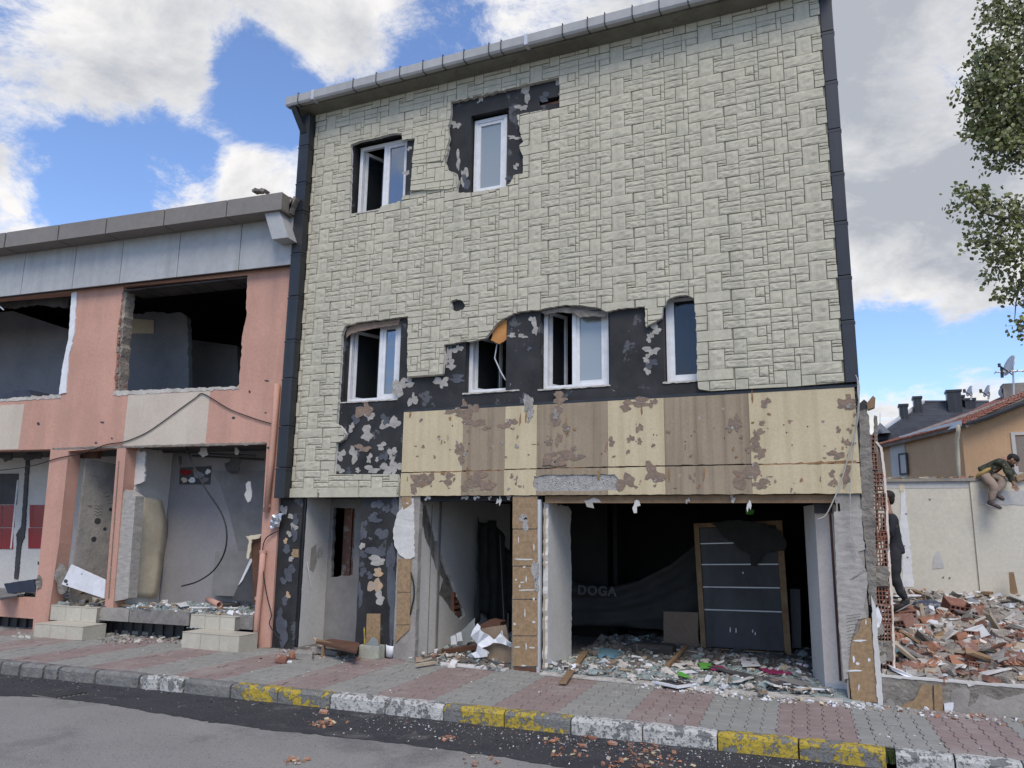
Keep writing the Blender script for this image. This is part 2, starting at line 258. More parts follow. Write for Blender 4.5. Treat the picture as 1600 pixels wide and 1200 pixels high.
class MB:
    def __init__(s): s.v = []; s.f = []; s.m = []
    def tri(s, vs, fs, mi=0):
        b = len(s.v); s.v += [tuple(x) for x in vs]; s.f += [tuple(b+i for i in f) for f in fs]; s.m += [mi]*len(fs); return s
    def prism(s, fr, outers, holes=(), d0=0., d1=.1, mi=0, back=True, side_mi=None, front_noise=0.):
        if outers and not isinstance(outers[0][0], (list, tuple)): outers = [outers]
        v, f = cdt(outers, holes)
        if not f: return s
        us = sorted(set(i for t in f for i in t)); re_ = {i: k for k, i in enumerate(us)}; v = [v[i] for i in us]; f = [tuple(re_[i] for i in t) for t in f]; n = len(v)
        cnt = {}
        for t in f:
            for i in range(len(t)):
                a, b = t[i], t[(i+1) % len(t)]; cnt[(a, b)] = 1
        V = [fr.p(a, b, d0+(random.uniform(-front_noise, 0) if front_noise else 0)) for a, b in v]+[fr.p(a, b, d1) for a, b in v]
        flip = fr.ex.cross(Vector((0, 0, 1))).dot(fr.n) > 0
        front = [tuple(t) if not flip else tuple(reversed(t)) for t in f]
        s.tri(V, front, mi); base = len(s.v)-2*n
        fs = []
        if back: fs += [tuple(n+i for i in reversed(t)) for t in front]
        for k in fs: s.f.append(tuple(base+i for i in k)); s.m.append(mi)
        for (a, b) in cnt:
            if (b, a) in cnt: continue
            q = (a, a+n, b+n, b) if not flip else (b, b+n, a+n, a)
            s.f.append(tuple(base+i for i in q)); s.m.append(mi if side_mi is None else side_mi)
        return s
    def box(s, c, size, rot=None, mi=0, jit=0.):
        x, y, z = [k/2 for k in size]; vs = []
        Rm = rot if rot is not None else Matrix.Identity(3)
        for i in (-1, 1):
            for j in (-1, 1):
                for k in (-1, 1):
                    p = Vector((i*x*(1+random.uniform(-jit, jit)), j*y*(1+random.uniform(-jit, jit)), k*z*(1+random.uniform(-jit, jit))))
                    vs.append(Vector(c)+Rm @ p)
        s.tri(vs, [(0, 1, 3, 2), (4, 6, 7, 5), (0, 4, 5, 1), (2, 3, 7, 6), (0, 2, 6, 4), (1, 5, 7, 3)], mi); return s
    def fbox(s, fr, a0, a1, b0, b1, d0, d1, mi=0):
        vs = [fr.p(a, b, d) for a in (a0, a1) for d in (d0, d1) for b in (b0, b1)]
        s.tri(vs, [(0, 1, 3, 2), (4, 6, 7, 5), (0, 4, 5, 1), (2, 3, 7, 6), (0, 2, 6, 4), (1, 5, 7, 3)], mi); return s
    def hexa(s, q0, q1, mi=0):
        """two matching quads (front, back) of world points"""
        s.tri(list(q0)+list(q1), [(0, 1, 2, 3), (7, 6, 5, 4), (0, 4, 5, 1), (1, 5, 6, 2), (2, 6, 7, 3), (3, 7, 4, 0)], mi); return s
    def tube(s, pts, r, n=8, mi=0, cap=True):
        pts = [Vector(p) for p in pts]; rs = r if isinstance(r, (list, tuple)) else [r]*len(pts)
        b = len(s.v); t0 = (pts[1]-pts[0]).normalized(); x = t0.orthogonal().normalized()
        for i, p in enumerate(pts):
            t = (pts[min(i+1, len(pts)-1)]-pts[max(i-1, 0)]).normalized(); x = (x-t*x.dot(t)).normalized(); y = t.cross(x)
            for k in range(n):
                a = 2*math.pi*k/n; s.v.append(tuple(p+(x*math.cos(a)+y*math.sin(a))*rs[i]))
        for i in range(len(pts)-1):
            for k in range(n):
                s.f.append((b+i*n+k, b+i*n+(k+1) % n, b+(i+1)*n+(k+1) % n, b+(i+1)*n+k)); s.m.append(mi)
        if cap:
            s.f.append(tuple(b+k for k in reversed(range(n)))); s.m.append(mi)
            e = b+(len(pts)-1)*n; s.f.append(tuple(e+k for k in range(n))); s.m.append(mi)
        return s
    def build(s, name, mats, parent=None, smooth=False, bevel=0., origin=None):
        if not isinstance(mats, (list, tuple)): mats = [mats]
        me = bpy.data.meshes.new(name)
        o0 = Vector(origin) if origin is not None else None
        vv = [tuple(Vector(p)-o0) for p in s.v] if o0 is not None else s.v
        me.from_pydata(vv, [], s.f); me.update()
        for k in mats: me.materials.append(M[k] if isinstance(k, str) else k)
        if len(mats) > 1:
            for p, mi in zip(me.polygons, s.m): p.material_index = mi
        if smooth:
            for p in me.polygons: p.use_smooth = True
        bm = bmesh.new(); bm.from_mesh(me); bmesh.ops.recalc_face_normals(bm, faces=bm.faces); bm.to_mesh(me); bm.free()
        return link(name, me, parent, bevel, o0)
def link(name, me, parent=None, bevel=0., loc=None):
    o = bpy.data.objects.new(name, me); COL.objects.link(o)
    if loc is not None: o.location = loc
    if parent is not None:
        o.parent = parent; pw = world_of(parent); o.matrix_parent_inverse = pw.inverted()
    if bevel:
        b = o.modifiers.new('bevel', 'BEVEL'); b.width = bevel; b.segments = 2; b.limit_method = 'ANGLE'
    return o
def world_of(o):
    mm = o.matrix_basis
    if o.parent: mm = world_of(o.parent) @ o.matrix_parent_inverse @ mm
    return mm
def tag(o, label=None, cat=None, group=None, kind=None):
    if label: o['label'] = label
    if cat: o['category'] = cat
    if group: o['group'] = group
    if kind: o['kind'] = kind
    return o
def root(name, loc, label, cat, group=None):
    o = bpy.data.objects.new(name, None); o.location = loc; o.empty_display_size = .2; COL.objects.link(o); return tag(o, label, cat, group)
def blob(fr, u, v, ru, rv, d, seed=0, n=14, rag=.28):
    """ragged closed outline round a point of a wall"""
    rn = random.Random(seed*7+int(u)*3+int(v)); pts = []
    ph = rn.uniform(0, 6)
    for k in range(n):
        t = 2*math.pi*k/n; r = 1+rag*(.55*math.sin(2*t+ph)+.4*math.sin(3*t+ph*2.7)+.3*math.sin(5*t+ph*4.1)+rn.uniform(-.28, .28))
        pts.append(fr.uv(u+ru*r*math.cos(t), v+rv*r*math.sin(t), d))
    return pts
def inside(p, poly):
    x, y = p; c = False; n = len(poly)
    for i in range(n):
        x1, y1 = poly[i]; x2, y2 = poly[(i+1) % n]
        if (y1 > y) != (y2 > y) and x < (x2-x1)*(y-y1)/(y2-y1)+x1: c = not c
    return c
def curve_pts(pts, k=8):
    """Catmull-Rom through points"""
    P = [Vector(p) for p in pts]; P = [P[0]*2-P[1]]+P+[P[-1]*2-P[-2]]; out = []
    for i in range(1, len(P)-2):
        for j in range(k):
            t = j/k; a, b, c, d = P[i-1], P[i], P[i+1], P[i+2]
            out.append(.5*((2*b)+(c-a)*t+(2*a-5*b+4*c-d)*t*t+(3*b-a-3*c+d)*t**3))
    out.append(P[-2]); return out
# ================================================================ SETTING
import numpy as np
ZR = -.15                                        # road level (the pavement is 0)
kf = [ground(u, v) for u, v in [(30, 1036), (90, 1043), (365, 1068), (515, 1085), (692, 1102), (1004, 1131), (1263, 1160), (1392, 1172), (1600, 1194)]]
kc = np.polyfit([p.x for p in kf], [p.y for p in kf], 2)
def ky(x):
    x0 = max(min(x, 4), -13); y = float(np.polyval(kc, x0)); d = float(np.polyval(np.polyder(kc), x0)); return y+d*(x-x0)
def big_plane(name, pts, z, m_, kind='structure', parent=None):
    b = MB(); v, f = cdt([pts]); b.tri([(x, y, z) for x, y in v], f); o = b.build(name, m_, parent); return tag(o, kind=kind)
big_plane('ground', [(-400, -300), (400, -300), (400, 700), (-400, 700)], -.25, 'earth')
xs = [-60, -30]+[-20+i*1.0 for i in range(31)]+[20, 60]
big_plane('road', [(-60, -14), (60, -14)]+[(x, ky(x)+.02) for x in reversed(xs)], ZR, 'asphalt')
# freshly laid dark strip beside the kerb, 4 mm thick, ragged outer edge
ed = [ground(u, v, ZR) for u, v in [(-500, 1085), (-200, 1085), (0, 1088), (75, 1090), (170, 1101), (300, 1124), (420, 1141), (520, 1151), (620, 1162), (700, 1172), (800, 1186), (900, 1203), (1100, 1245), (1400, 1290)]]
edp = jag([(p.x, p.y) for p in ed]+[(8, ed[-1].y+.4)], .02, .06, closed=False)
t = MB(); inner = [(x/4, ky(x/4)+.01) for x in range(32, -81, -1)]
poly = edp+inner; v_, f_ = cdt([poly]); t.tri([(x, y, ZR+.004) for x, y in v_], f_)
tag(t.build('asphalt_repair_strip', 'tar'), kind='structure')
# gutter grate let into the strip
def grate():
    r_ = root('drain_cover', ground(95, 1083, ZR), 'rusty metal drain cover sunk in the dark asphalt strip by the kerb', 'drain cover')
    p = [ground(u, v, ZR) for u, v in [(50, 1087), (105, 1080), (138, 1085), (85, 1093)]]
    b = MB(); b.tri([q+Vector((0, 0, .010)) for q in p]+[q+Vector((0, 0, -.03)) for q in p], [(0, 1, 2, 3), (0, 4, 5, 1), (1, 5, 6, 2), (2, 6, 7, 3), (3, 7, 4, 0)]); b.build('frame', 'concrete_raw', r_)
    for k in range(7):
        f = (k+.5)/7; a = p[0].lerp(p[1], f); c = p[3].lerp(p[2], f)
        MB().tube([a+Vector((0, 0, .018)), c+Vector((0, 0, .018))], .014, 4).build('bar', 'sheet', r_)
grate()

# ---- kerb
kerb = root('kerb', (-5, ky(-5), 0), None, None); kerb['kind'] = 'structure'
JU = [-420, -330, -250, -160, -80, 0, 30, 67, 90, 148, 217, 248, 286, 360, 433, 515, 601, 692, 787, 891, 1003, 1120, 1247, 1385, 1492, 1600, 1710, 1830, 1960, 2100, 2260, 2440, 2650]
def kerb_x(u):
    lo, hi = -30, 12
    for _ in range(40):
        mid = (lo+hi)/2
        if proj((mid, ky(mid), 0))[0] < u: lo = mid
        else: hi = mid
    return lo
for i in range(len(JU)-1):
    u0, u1 = JU[i], JU[i+1]; uc = (u0+u1)/2; gap = .012 if u0 > 340 else .03
    x0, x1 = kerb_x(u0)+gap*.6, kerb_x(u1)-gap*.6
    if 1385 <= u0 < 1400: x0 += .06
    mt = 'kerb_y' if (355 < uc < 515 or 692 < uc < 891 or 1120 < uc < 1386) else ('kerb_w' if (515 < uc < 692 or 891 < uc < 1120 or uc > 1390 or 217 < uc < 286) else 'kerb')
    b = MB(); n = max(3, int((x1-x0)/.07)); rows = []
    rough = .012 if u0 < 360 else .005
    prof = [(0, ZR-.05), (0, -.035), (.012, -.012), (.035, 0.0), (.125, .002), (.13, -.1)]
    for k in range(n+1):
        x = x0+(x1-x0)*k/n; e = (.014 if k in (0, n) else 0)
        for (dy, z) in prof:
            nz = noise.noise(Vector((x*9, dy*30+3, z*30)))*rough*(1 if z > -.09 else .3)
            b.v.append((x, ky(x)+dy+e*(1 if dy < .05 else 0)+nz, z+nz-(e*.6 if z > -.02 else 0)))
    P_ = len(prof)
    for k in range(n):
        for j in range(P_-1): a = k*P_+j; b.f.append((a, a+P_, a+P_+1, a+1)); b.m.append(0)
    b.f.append(tuple(range(P_))); b.f.append(tuple(n*P_+j for j in reversed(range(P_)))); b.m += [0, 0]
    o = b.build('kerb_stone', mt, kerb, smooth=False)
    if mt == 'kerb_y': o['label'] = 'kerb stone with flaking yellow paint'
    elif mt == 'kerb_w': o['label'] = 'kerb stone with flaking white paint'
    else: o['label'] = 'bare worn grey kerb stone'

# ---- pavement with interlocking pavers
pav = MB(); px_ = [(-60, ky(-60)+.12)]+[(x, ky(x)+.12) for x in range(-20, 14)]+[(60, ky(60)+.12), (60, .6), (-7.5, .6), (-60, 3)]
v_, f_ = cdt([px_]); pav.tri([(x, y, -.012) for x, y in v_], f_)
pavement = tag(pav.build('pavement', 'sand'), kind='structure')
PA = math.atan(float(np.polyval(np.polyder(kc), -3))); ps, pt = Vector((math.cos(PA), math.sin(PA), 0)), Vector((-math.sin(PA), math.cos(PA), 0))
PW, PL = .132, .2
def paver_mesh(mt):
    zz = [(0, 0), (0, .055), (.018, .075), (.018, .13), (0, .15), (0, PL)]
    g = .003; out = [(x+g, y+(g if k == 0 else (-g if k == 5 else 0))) for k, (x, y) in enumerate(zz)]
    out2 = [(x+PW-g, y+(g if k == 0 else (-g if k == 5 else 0))) for k, (x, y) in enumerate(zz)]; o = out+out2[::-1]
    cx, cy = PW/2, PL/2; b = MB(); n = len(o)
    for (x, y) in o: b.v.append((x+(cx-x)*.06, y+(cy-y)*.04, 0))
    for (x, y) in o: b.v.append((x, y, -.004))
    for (x, y) in o: b.v.append((x, y, -.04))
    b.f.append(tuple(range(n)))
    for i in range(n):
        j = (i+1) % n; b.f.append((i, i+n, j+n, j)); b.f.append((i+n, i+2*n, j+2*n, j+n))
    b.m = [0]*len(b.f); o_ = b.build('paver', mt); me = o_.data; bpy.data.objects.remove(o_); return me
pm = {k: paver_mesh(k) for k in ('paver_red', 'paver_grey')}
cells = []
s0 = Vector((-.72, ky(-.72)+.13, 0)); rng_ = random.Random(3)
for i in range(-150, 50):
    for j in range(-4, 24):
        s = i*PW; tt = j*PL
        c = s0+ps*s+pt*tt; mc = c+ps*PW/2+pt*PL/2
        if mc.y < ky(mc.x)+.15 or mc.x < -20 or mc.x > 6: continue
        lim = .12 if mc.x > -8 else (mc.x+7.8)*math.tan(AL)+.5
        if mc.y > lim: continue
        u, v = proj(mc)
        red = math.floor((i+.01)/5) % 2 == 0
        edge = mc.y < ky(mc.x)+.22
        cells.append([c, red, u, v, (mc-CAM).length, edge])
vis = [c for c in cells if -20 < c[2] < 1620 and c[3] < 1215]; vis.sort(key=lambda c: c[4]); near = set(id(c) for c in vis[:300])
rest = MB()
for c in cells:
    tilt = Matrix.Rotation(PA, 4, 'Z') @ Matrix.Rotation(rng_.gauss(0, .010), 4, 'X') @ Matrix.Rotation(rng_.gauss(0, .010), 4, 'Y')
    dz = rng_.gauss(0, .0022)+(.0); mw = Matrix.Translation(c[0]+Vector((0, 0, dz))) @ tilt
    me = pm['paver_red' if c[1] else 'paver_grey']
    if id(c) in near:
        o = link('paver', me, pavement); o.matrix_basis = mw
    else:
        rest.tri([mw @ p.co for p in me.vertices], [tuple(p.vertices) for p in me.polygons], 0 if c[1] else 1)
tag(rest.build('paver', ['paver_red', 'paver_grey'], pavement), kind='stuff', label='red and grey interlocking pavers farther along the pavement')

# ================================================================ THREE STOREY BUILDING
B = root('three_storey_building', (-3.8, .5, 0), 'narrow three storey building with pale green stone-pattern cladding and a gutted shop', 'building')
zL = FM.uv(455, 777)[1]; zTop = FM.uv(493, 181)[1]; xR = FM.uv(1320, 590)[0]; xL = FM.uv(493, 200)[0]
clad = FM.L([(493, 181), (1216, 0)])
clad_px = [(1320, 597), (1240, 604), (1160, 608), (1110, 611), (1092, 608), (1089, 590), (1089, 540), (1088, 500), (1084, 466), (1072, 461), (1058, 463), (1045, 467), (1036, 480), (1034, 497), (1024, 503), (1009, 511), (1008, 479), (975, 482), (948, 487), (935, 481), (905, 477), (880, 477), (860, 480), (845, 484), (812, 487), (800, 492), (788, 497), (776, 506), (768, 517), (760, 528), (735, 534), (728, 533), (694, 539), (694, 560), (692, 583), (690, 586), (637, 590), (637, 545), (638, 494), (600, 499), (565, 503), (539, 510), (534, 525), (533, 560), (530, 605), (528, 640), (526, 662), (534, 668), (541, 678), (538, 686), (526, 692), (522, 741), (621, 741), (624, 752), (622, 771)]
CO = FM.L(clad_px)+[(FM.uv(622, 771)[0], zL), (xL, zL), (xL, zTop), (xR, zTop)]
# small raggedness on broken stretches only (not on the panel's own factory edges)
CO = jag(CO, .006, .035, sides=set(list(range(4, 33))+list(range(36, 50))), seed=3)
H1 = jag(FM.L([(549, 226), (562, 221), (590, 215), (608, 210), (628, 208), (629, 219), (650, 216), (647, 262), (645, 288), (641, 305), (630, 306), (628, 314), (596, 323), (592, 330), (575, 333), (560, 336), (546, 333), (548, 280)]), .006, .035, seed=5)
H2 = jag(FM.L([(705, 160), (735, 153), (780, 143), (800, 138), (830, 131), (874, 121), (874, 140), (874, 168), (850, 172), (840, 174), (808, 180), (810, 190), (812, 205), (818, 222), (811, 229), (814, 237), (818, 246), (817, 272), (803, 274), (797, 287), (790, 292), (765, 297), (735, 301), (719, 302), (714, 299), (716, 285), (713, 271), (700, 266), (695, 254), (699, 240), (702, 220), (694, 208), (701, 196), (705, 178)]), .006, .035, seed=6)
H3 = jag(FM.L([(706, 470), (714, 467), (723, 470), (727, 477), (724, 484), (714, 487), (706, 484)]), .008, .02, seed=7)
HH = [H1, H2, H3]
# separate cracked slab between the two upper windows, tilted forward
SL = jag(FM.L([(653, 209), (690, 207), (701, 198), (704, 218), (697, 240), (694, 252), (650, 258), (646, 256)]), .003, .04, seed=8)
SL2 = jag(FM.L([(646, 259), (694, 255), (701, 268), (713, 273), (714, 292), (700, 296), (644, 300)]), .003, .04, seed=9)
b = MB().prism(FM, [CO], HH+[SL, SL2], .010, .048, 0, side_mi=1)
b.build('wall_cladding', ['clad_back', 'clad_edge'], B)
# stones of the cladding: one panel's layout, repeated in columns and rows
Wp, Hp = 1.17, .478
MOT = [(0, 0, 200, 62), (-105, 64, 88, 146), (90, 64, 162, 138), (164, 62, 200, 124), (164, 126, 200, 200), (0, 142, 162, 200), (0, 202, 300, 246), (202, 0, 368, 42), (202, 44, 368, 104),
       (202, 106, 300, 200), (302, 106, 410, 246), (370, 0, 410, 104), (412, 0, 514, 58), (412, 60, 718, 148), (412, 150, 518, 248), (520, 150, 728, 214), (520, 216, 650, 370), (652, 216, 728, 242),
       (730, 150, 835, 262), (652, 264, 835, 308), (0, 248, 200, 308), (202, 248, 368, 308), (370, 250, 518, 308), (652, 0, 835, 58), (652, 244, 728, 262)]
sx, sz = Wp/835, Hp/308
x_seam = FM.uv(1008, 300)[0]; z_row = FM.uv(1008, 288)[1]
def rect_clip_state(r):
    x0, z0, x1, z1 = r; pts = [(x0, z0), (x1, z0), (x1, z1), (x0, z1), ((x0+x1)/2, (z0+z1)/2), ((x0+x1)/2, z0), ((x0+x1)/2, z1), (x0, (z0+z1)/2), (x1, (z0+z1)/2)]
    k = sum(1 for p in pts if inside(p, CO) and not any(inside(p, h) for h in HH+[SL, SL2])); 
    for poly in [CO]+HH+[SL, SL2]:
        for p in poly:
            if x0 < p[0] < x1 and z0 < p[1] < z1: return 1 if k else (1 if inside(p, CO) else 0)
    return 2 if k == 9 else (0 if k == 0 else 1)
def stone_mesh(w, h, seed):
    nx, nz = (8 if w > .16 else 5), (5 if h > .09 else 4); b = MB(); gp = .003
    for i in range(nx+1):
        for j in range(nz+1):
            x = gp+(w-2*gp)*i/nx; z = gp+(h-2*gp)*j/nz; e = i in (0, nx) or j in (0, nz)
            d = -.003-.002*random.Random(seed*9+i*3+j).random() if e else -.0075-.0085*noise.noise(Vector((x*17+seed*3.1, z*26+seed*1.7, seed)))-.003*random.Random(seed*99+i*7+j).random()
            b.v.append((x, d, z))
    for i in range(nx):
        for j in range(nz): a = i*(nz+1)+j; b.f.append((a, a+nz+1, a+nz+2, a+1))
    ring = [i*(nz+1) for i in range(nx+1)]+[nx*(nz+1)+j for j in range(1, nz+1)]+[i*(nz+1)+nz for i in range(nx-1, -1, -1)]+[j for j in range(nz-1, 0, -1)]
    n0 = len(b.v)
    for r in ring: x, y, z = b.v[r]; b.v.append((x, .014, z))
    for k in range(len(ring)): l = (k+1) % len(ring); b.f.append((ring[k], ring[l], n0+l, n0+k))
    b.m = [0]*len(b.f); return b
smesh = {}; pieces = []
for ci in range(-7, 3):
    for rj in range(-9, 9):
        for q, (a0, t0, a1, t1) in enumerate(MOT):
            r = (x_seam+ci*Wp+a0*sx, z_row-rj*Hp-t1*sz, x_seam+ci*Wp+a1*sx, z_row-rj*Hp-t0*sz)
            if r[0] > xR or r[2] < xL or r[1] > zTop or r[3] < zL: continue
            st = rect_clip_state(r)
            if not st: continue
            p0, p1 = proj((r[0], 0, r[1])), proj((r[2], 0, r[3])); vis_ = p0[1] > -20
            pieces.append((abs(p1[0]-p0[0])*abs(p1[1]-p0[1])*(1 if vis_ else .01), r, st, q, (ci*7+rj*3) % 2))
pieces.sort(key=lambda k: -k[0]); far = MB(); cnt = 0
holes_all = HH+[SL, SL2]
for (ar, r, st, q, vr) in pieces:
    x0, z0, x1, z1 = r
    if st == 2:
        key = (q, vr)
        if key not in smesh:
            bb = stone_mesh(x1-x0, z1-z0, q*2+vr+1); o_ = bb.build('stone', 'clad'); smesh[key] = (o_.data, bb); bpy.data.objects.remove(o_)
        if cnt < 296 and ar > 60:
            o = link('stone', smesh[key][0], B); o.matrix_basis = Matrix.Translation((x0, 0, z0)); cnt += 1
        else:
            bb = smesh[key][1]; far.tri([(x+x0, y, z+z0) for x, y, z in bb.v], bb.f)
    else:
        # clipped stone: keep what lies inside the cladding and outside the holes
        g = .004; rc = [(x0+g, z0+g), (x1-g, z0+g), (x1-g, z1-g), (x0+g, z1-g)]
        vs, fs = [], []
        polys = [rc, CO]+holes_all
        for p in polys:
            p = list(p)
            if area(p) < 0: p.reverse()
            fs.append(list(range(len(vs), len(vs)+len(p)))); vs += [Vector(k) for k in p]
        # local clip only needs nearby outline points: use full CDT on reduced copy
        v2, e2, f2, ov, oe, of = delaunay_2d_cdt(vs, [], fs, 0, 1e-6)
        kp = [fc for fc, o in zip(f2, of) if 0 in o and 1 in o and not any(k >= 2 for k in o)]
        if not kp: continue
        n = len(v2); used = sorted(set(i for f in kp for i in f)); mp_ = {i: k for k, i in enumerate(used)}; e = set()
        for f in kp:
            for i in range(3): e.add((f[i], f[(i+1) % 3]))
        V = [(v2[i][0], -.010-.006*noise.noise(Vector((v2[i][0]*15, v2[i][1]*20, 1))), v2[i][1]) for i in used]+[(v2[i][0], .012, v2[i][1]) for i in used]; nn = len(used)
        F_ = [tuple(mp_[i] for i in f) for f in kp]+[(mp_[a], mp_[b_], mp_[b_]+nn, mp_[a]+nn) for (a, b_) in e if (b_, a) not in e]
        far.tri(V, F_)
tag(far.build('stone', 'clad', B), kind='stuff', label='remaining moulded stones of the cladding, some broken off')
# tilted slabs
for poly, rx, ry, off in ((SL, .035, .03, -.035), (SL2, -.02, .045, -.022)):
    cx = sum(p[0] for p in poly)/len(poly); cz = sum(p[1] for p in poly)/len(poly); bb = MB()
    bb.prism(FM, [poly], (), .006, .045, 0)
    for (ar, r, st, q, vr) in pieces:
        pass
    for ci in range(-7, 3):
        for rj in range(-9, 9):
            for (a0, t0, a1, t1) in MOT:
                r = (x_seam+ci*Wp+a0*sx, z_row-rj*Hp-t1*sz, x_seam+ci*Wp+a1*sx, z_row-rj*Hp-t0*sz)
                if r[2] < cx-.7 or r[0] > cx+.7 or r[3] < cz-.5 or r[1] > cz+.5: continue
                rc = [(r[0]+.004, r[1]+.004), (r[2]-.004, r[1]+.004), (r[2]-.004, r[3]-.004), (r[0]+.004, r[3]-.004)]
                vs = [Vector(k) for k in rc]+[Vector(k) for k in (poly if area(poly) > 0 else poly[::-1])]
                v2, e2, f2, ov, oe, of = delaunay_2d_cdt(vs, [], [[0, 1, 2, 3], list(range(4, len(vs)))], 0, 1e-6)
                kp = [fc for fc, o in zip(f2, of) if 0 in o and 1 in o]
                if not kp: continue
                e = set((f[i], f[(i+1) % 3]) for f in kp for i in range(3)); n = len(v2)
                bb.tri([(k[0], -.012, k[1]) for k in v2]+[(k[0], .008, k[1]) for k in v2], [tuple(f) for f in kp]+[(a, b_, b_+n, a+n) for (a, b_) in e if (b_, a) not in e], 1)
    T = Matrix.Translation((cx, off, cz)) @ Matrix.Rotation(rx, 4, 'X') @ Matrix.Rotation(ry*.4, 4, 'Y') @ Matrix.Rotation(ry, 4, 'Z') @ Matrix.Translation((-cx, 0, -cz))
    bb.v = [tuple(T @ Vector(p)) for p in bb.v]
    tag(bb.build('loose_cladding_slab', ['clad_edge', 'clad'], B), 'cracked cladding slab hanging loose between the upper windows')
# skirting strip of the cladding above the shop door
s_ = MB()
for (a, c) in (((452, 771), (498, 771)), ((501, 771), (562, 770)), ((564, 770), (622, 768))):
    x0 = FM.uv(*a)[0]; x1 = FM.uv(*c)[0]
    MB().prism(FM, [[(x0, zL-.003), (x1-.008, zL-.003), (x1-.008, zL+.125), (x0, zL+.125)]], (), -.03, -.013, 0).build('skirting_board', 'clad', B)

# ---- substrate wall, painted black, with the window openings
WIN = {  # opening px polygon on the wall, frame px quad (TL, TR, BR, BL) on its own plane
 'a': [(552, 224), (634, 208), (632, 325), (550, 337)],
 'b': [(733, 182), (794, 172), (793, 300), (737, 303)],
 'c': [(541, 512), (624, 497), (622, 625), (536, 630)],
 'd': [(727, 530), (790, 500), (790, 613), (727, 617)],
 'e': [(846, 480), (952, 472), (952, 605), (842, 610)],
 'f': [(1040, 470), (1092, 458), (1095, 596), (1034, 600)]}
OP = {}
for k, q in WIN.items():
    p = FM.L(q, .05); OP[k] = (min(p[0][0], p[3][0])*.5+max(p[0][0], p[3][0])*.5, max(p[1][0], p[2][0]), min(p[2][1], p[3][1]), max(p[0][1], p[1][1]))
xRR = FM.uv(1340, 565)[0]; xLL = FM.uv(430, 700)[0]
ops = [[(a, c), (b_, c), (b_, d), (a, d)] for (a, b_, c, d) in OP.values()]
hole_br = FM.L([(843, 165), (874, 161), (874, 150), (843, 156)], .05)
MB().prism(FM, [[(xLL+.05, zL+.01), (xRR-.02, zL+.01), (xRR-.02, zTop+.05), (xLL+.05, zTop+.05)]], ops+[hole_br], .05, .27, 0).build('wall', 'black', B)
MB().fbox(FM, hole_br[0][0]-.02, hole_br[1][0]+.02, hole_br[0][1]-.02, hole_br[0][1]+.055, .12, .2).build('exposed_brick', 'brick2', B)
MB().fbox(FM, hole_br[0][0]-.02, hole_br[1][0]+.02, hole_br[0][1]+.056, hole_br[2][1]+.04, .2, .26).build('lining', 'dark', B)

# ---- shell: other walls, floors and roof
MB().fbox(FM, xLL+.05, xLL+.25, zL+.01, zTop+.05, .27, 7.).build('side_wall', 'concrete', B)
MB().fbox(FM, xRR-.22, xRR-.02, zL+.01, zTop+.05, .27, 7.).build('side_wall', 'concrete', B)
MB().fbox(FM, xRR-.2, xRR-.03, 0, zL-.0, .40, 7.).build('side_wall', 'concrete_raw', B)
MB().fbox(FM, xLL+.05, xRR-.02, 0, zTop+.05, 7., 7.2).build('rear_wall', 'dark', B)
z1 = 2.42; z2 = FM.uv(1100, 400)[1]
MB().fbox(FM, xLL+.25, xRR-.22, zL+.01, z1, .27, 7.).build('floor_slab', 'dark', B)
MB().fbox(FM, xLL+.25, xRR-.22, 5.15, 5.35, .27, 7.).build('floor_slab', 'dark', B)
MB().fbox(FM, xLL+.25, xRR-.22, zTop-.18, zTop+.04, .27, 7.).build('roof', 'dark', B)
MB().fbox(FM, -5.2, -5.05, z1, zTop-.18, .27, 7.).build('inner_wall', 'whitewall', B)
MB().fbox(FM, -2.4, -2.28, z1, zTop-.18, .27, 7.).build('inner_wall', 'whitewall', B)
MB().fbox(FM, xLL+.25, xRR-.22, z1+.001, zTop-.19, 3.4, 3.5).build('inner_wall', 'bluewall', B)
# ---- eaves: soffit, gutter, brackets
gy = -.36
zg0, zg1 = atY(446, 166, gy).z, atY(449, 152, gy).z; xg = atY(447, 160, gy).x
xe = xRR+.02
so = MB(); zs = zTop-.005
so.tri([(xg+.02, gy+.12, zg0-.02), (xe, gy+.12, zg0-.02), (xe, .06, zs), (xg+.02, .06, zs), (xg+.02, gy+.12, zg0+.16), (xe, gy+.12, zg0+.16), (xe, .5, zs+.3), (xg+.02, .5, zs+.3)], [(0, 1, 2, 3), (7, 6, 5, 4), (0, 4, 5, 1), (0, 3, 7, 4), (1, 5, 6, 2), (2, 6, 7, 3)])
so.build('soffit', 'soffit', B)
gt = MB(); prof = [(gy+.115, zg0+.012), (gy+.02, zg0), (gy, zg0+.03), (gy-.005, zg1), (gy+.012, zg1), (gy+.02, zg0+.05), (gy+.115, zg0+.03)]
n = len(prof)
for x in (xg, xe): gt.v += [(x, y, z) for y, z in prof]
gt.f = [(i, (i+1) % n, (i+1) % n+n, i+n) for i in range(n)]+[tuple(range(n)), tuple(range(2*n-1, n-1, -1))]; gt.m = [0]*len(gt.f)
gutter = gt.build('gutter', 'gutter', B)
cap = MB().tri([(xg-.004, gy-.006, zg0), (xg-.004, gy+.115, zg0), (xg-.004, gy+.115, zg1), (xg-.004, gy-.006, zg1), (xg+.004, gy-.006, zg0), (xg+.004, gy+.115, zg0), (xg+.004, gy+.115, zg1), (xg+.004, gy-.006, zg1)], [(0, 1, 2, 3), (7, 6, 5, 4), (0, 4, 5, 1), (1, 5, 6, 2), (2, 6, 7, 3), (3, 7, 4, 0)]); cap.build('end_cap', 'gutter', gutter)
def gx(u):
    lo, hi = xg-1, xe
    for _ in range(40):
        mid = (lo+hi)/2
        if proj((mid, gy, (zg0+zg1)/2))[0] < u: lo = mid
        else: hi = mid
    return lo
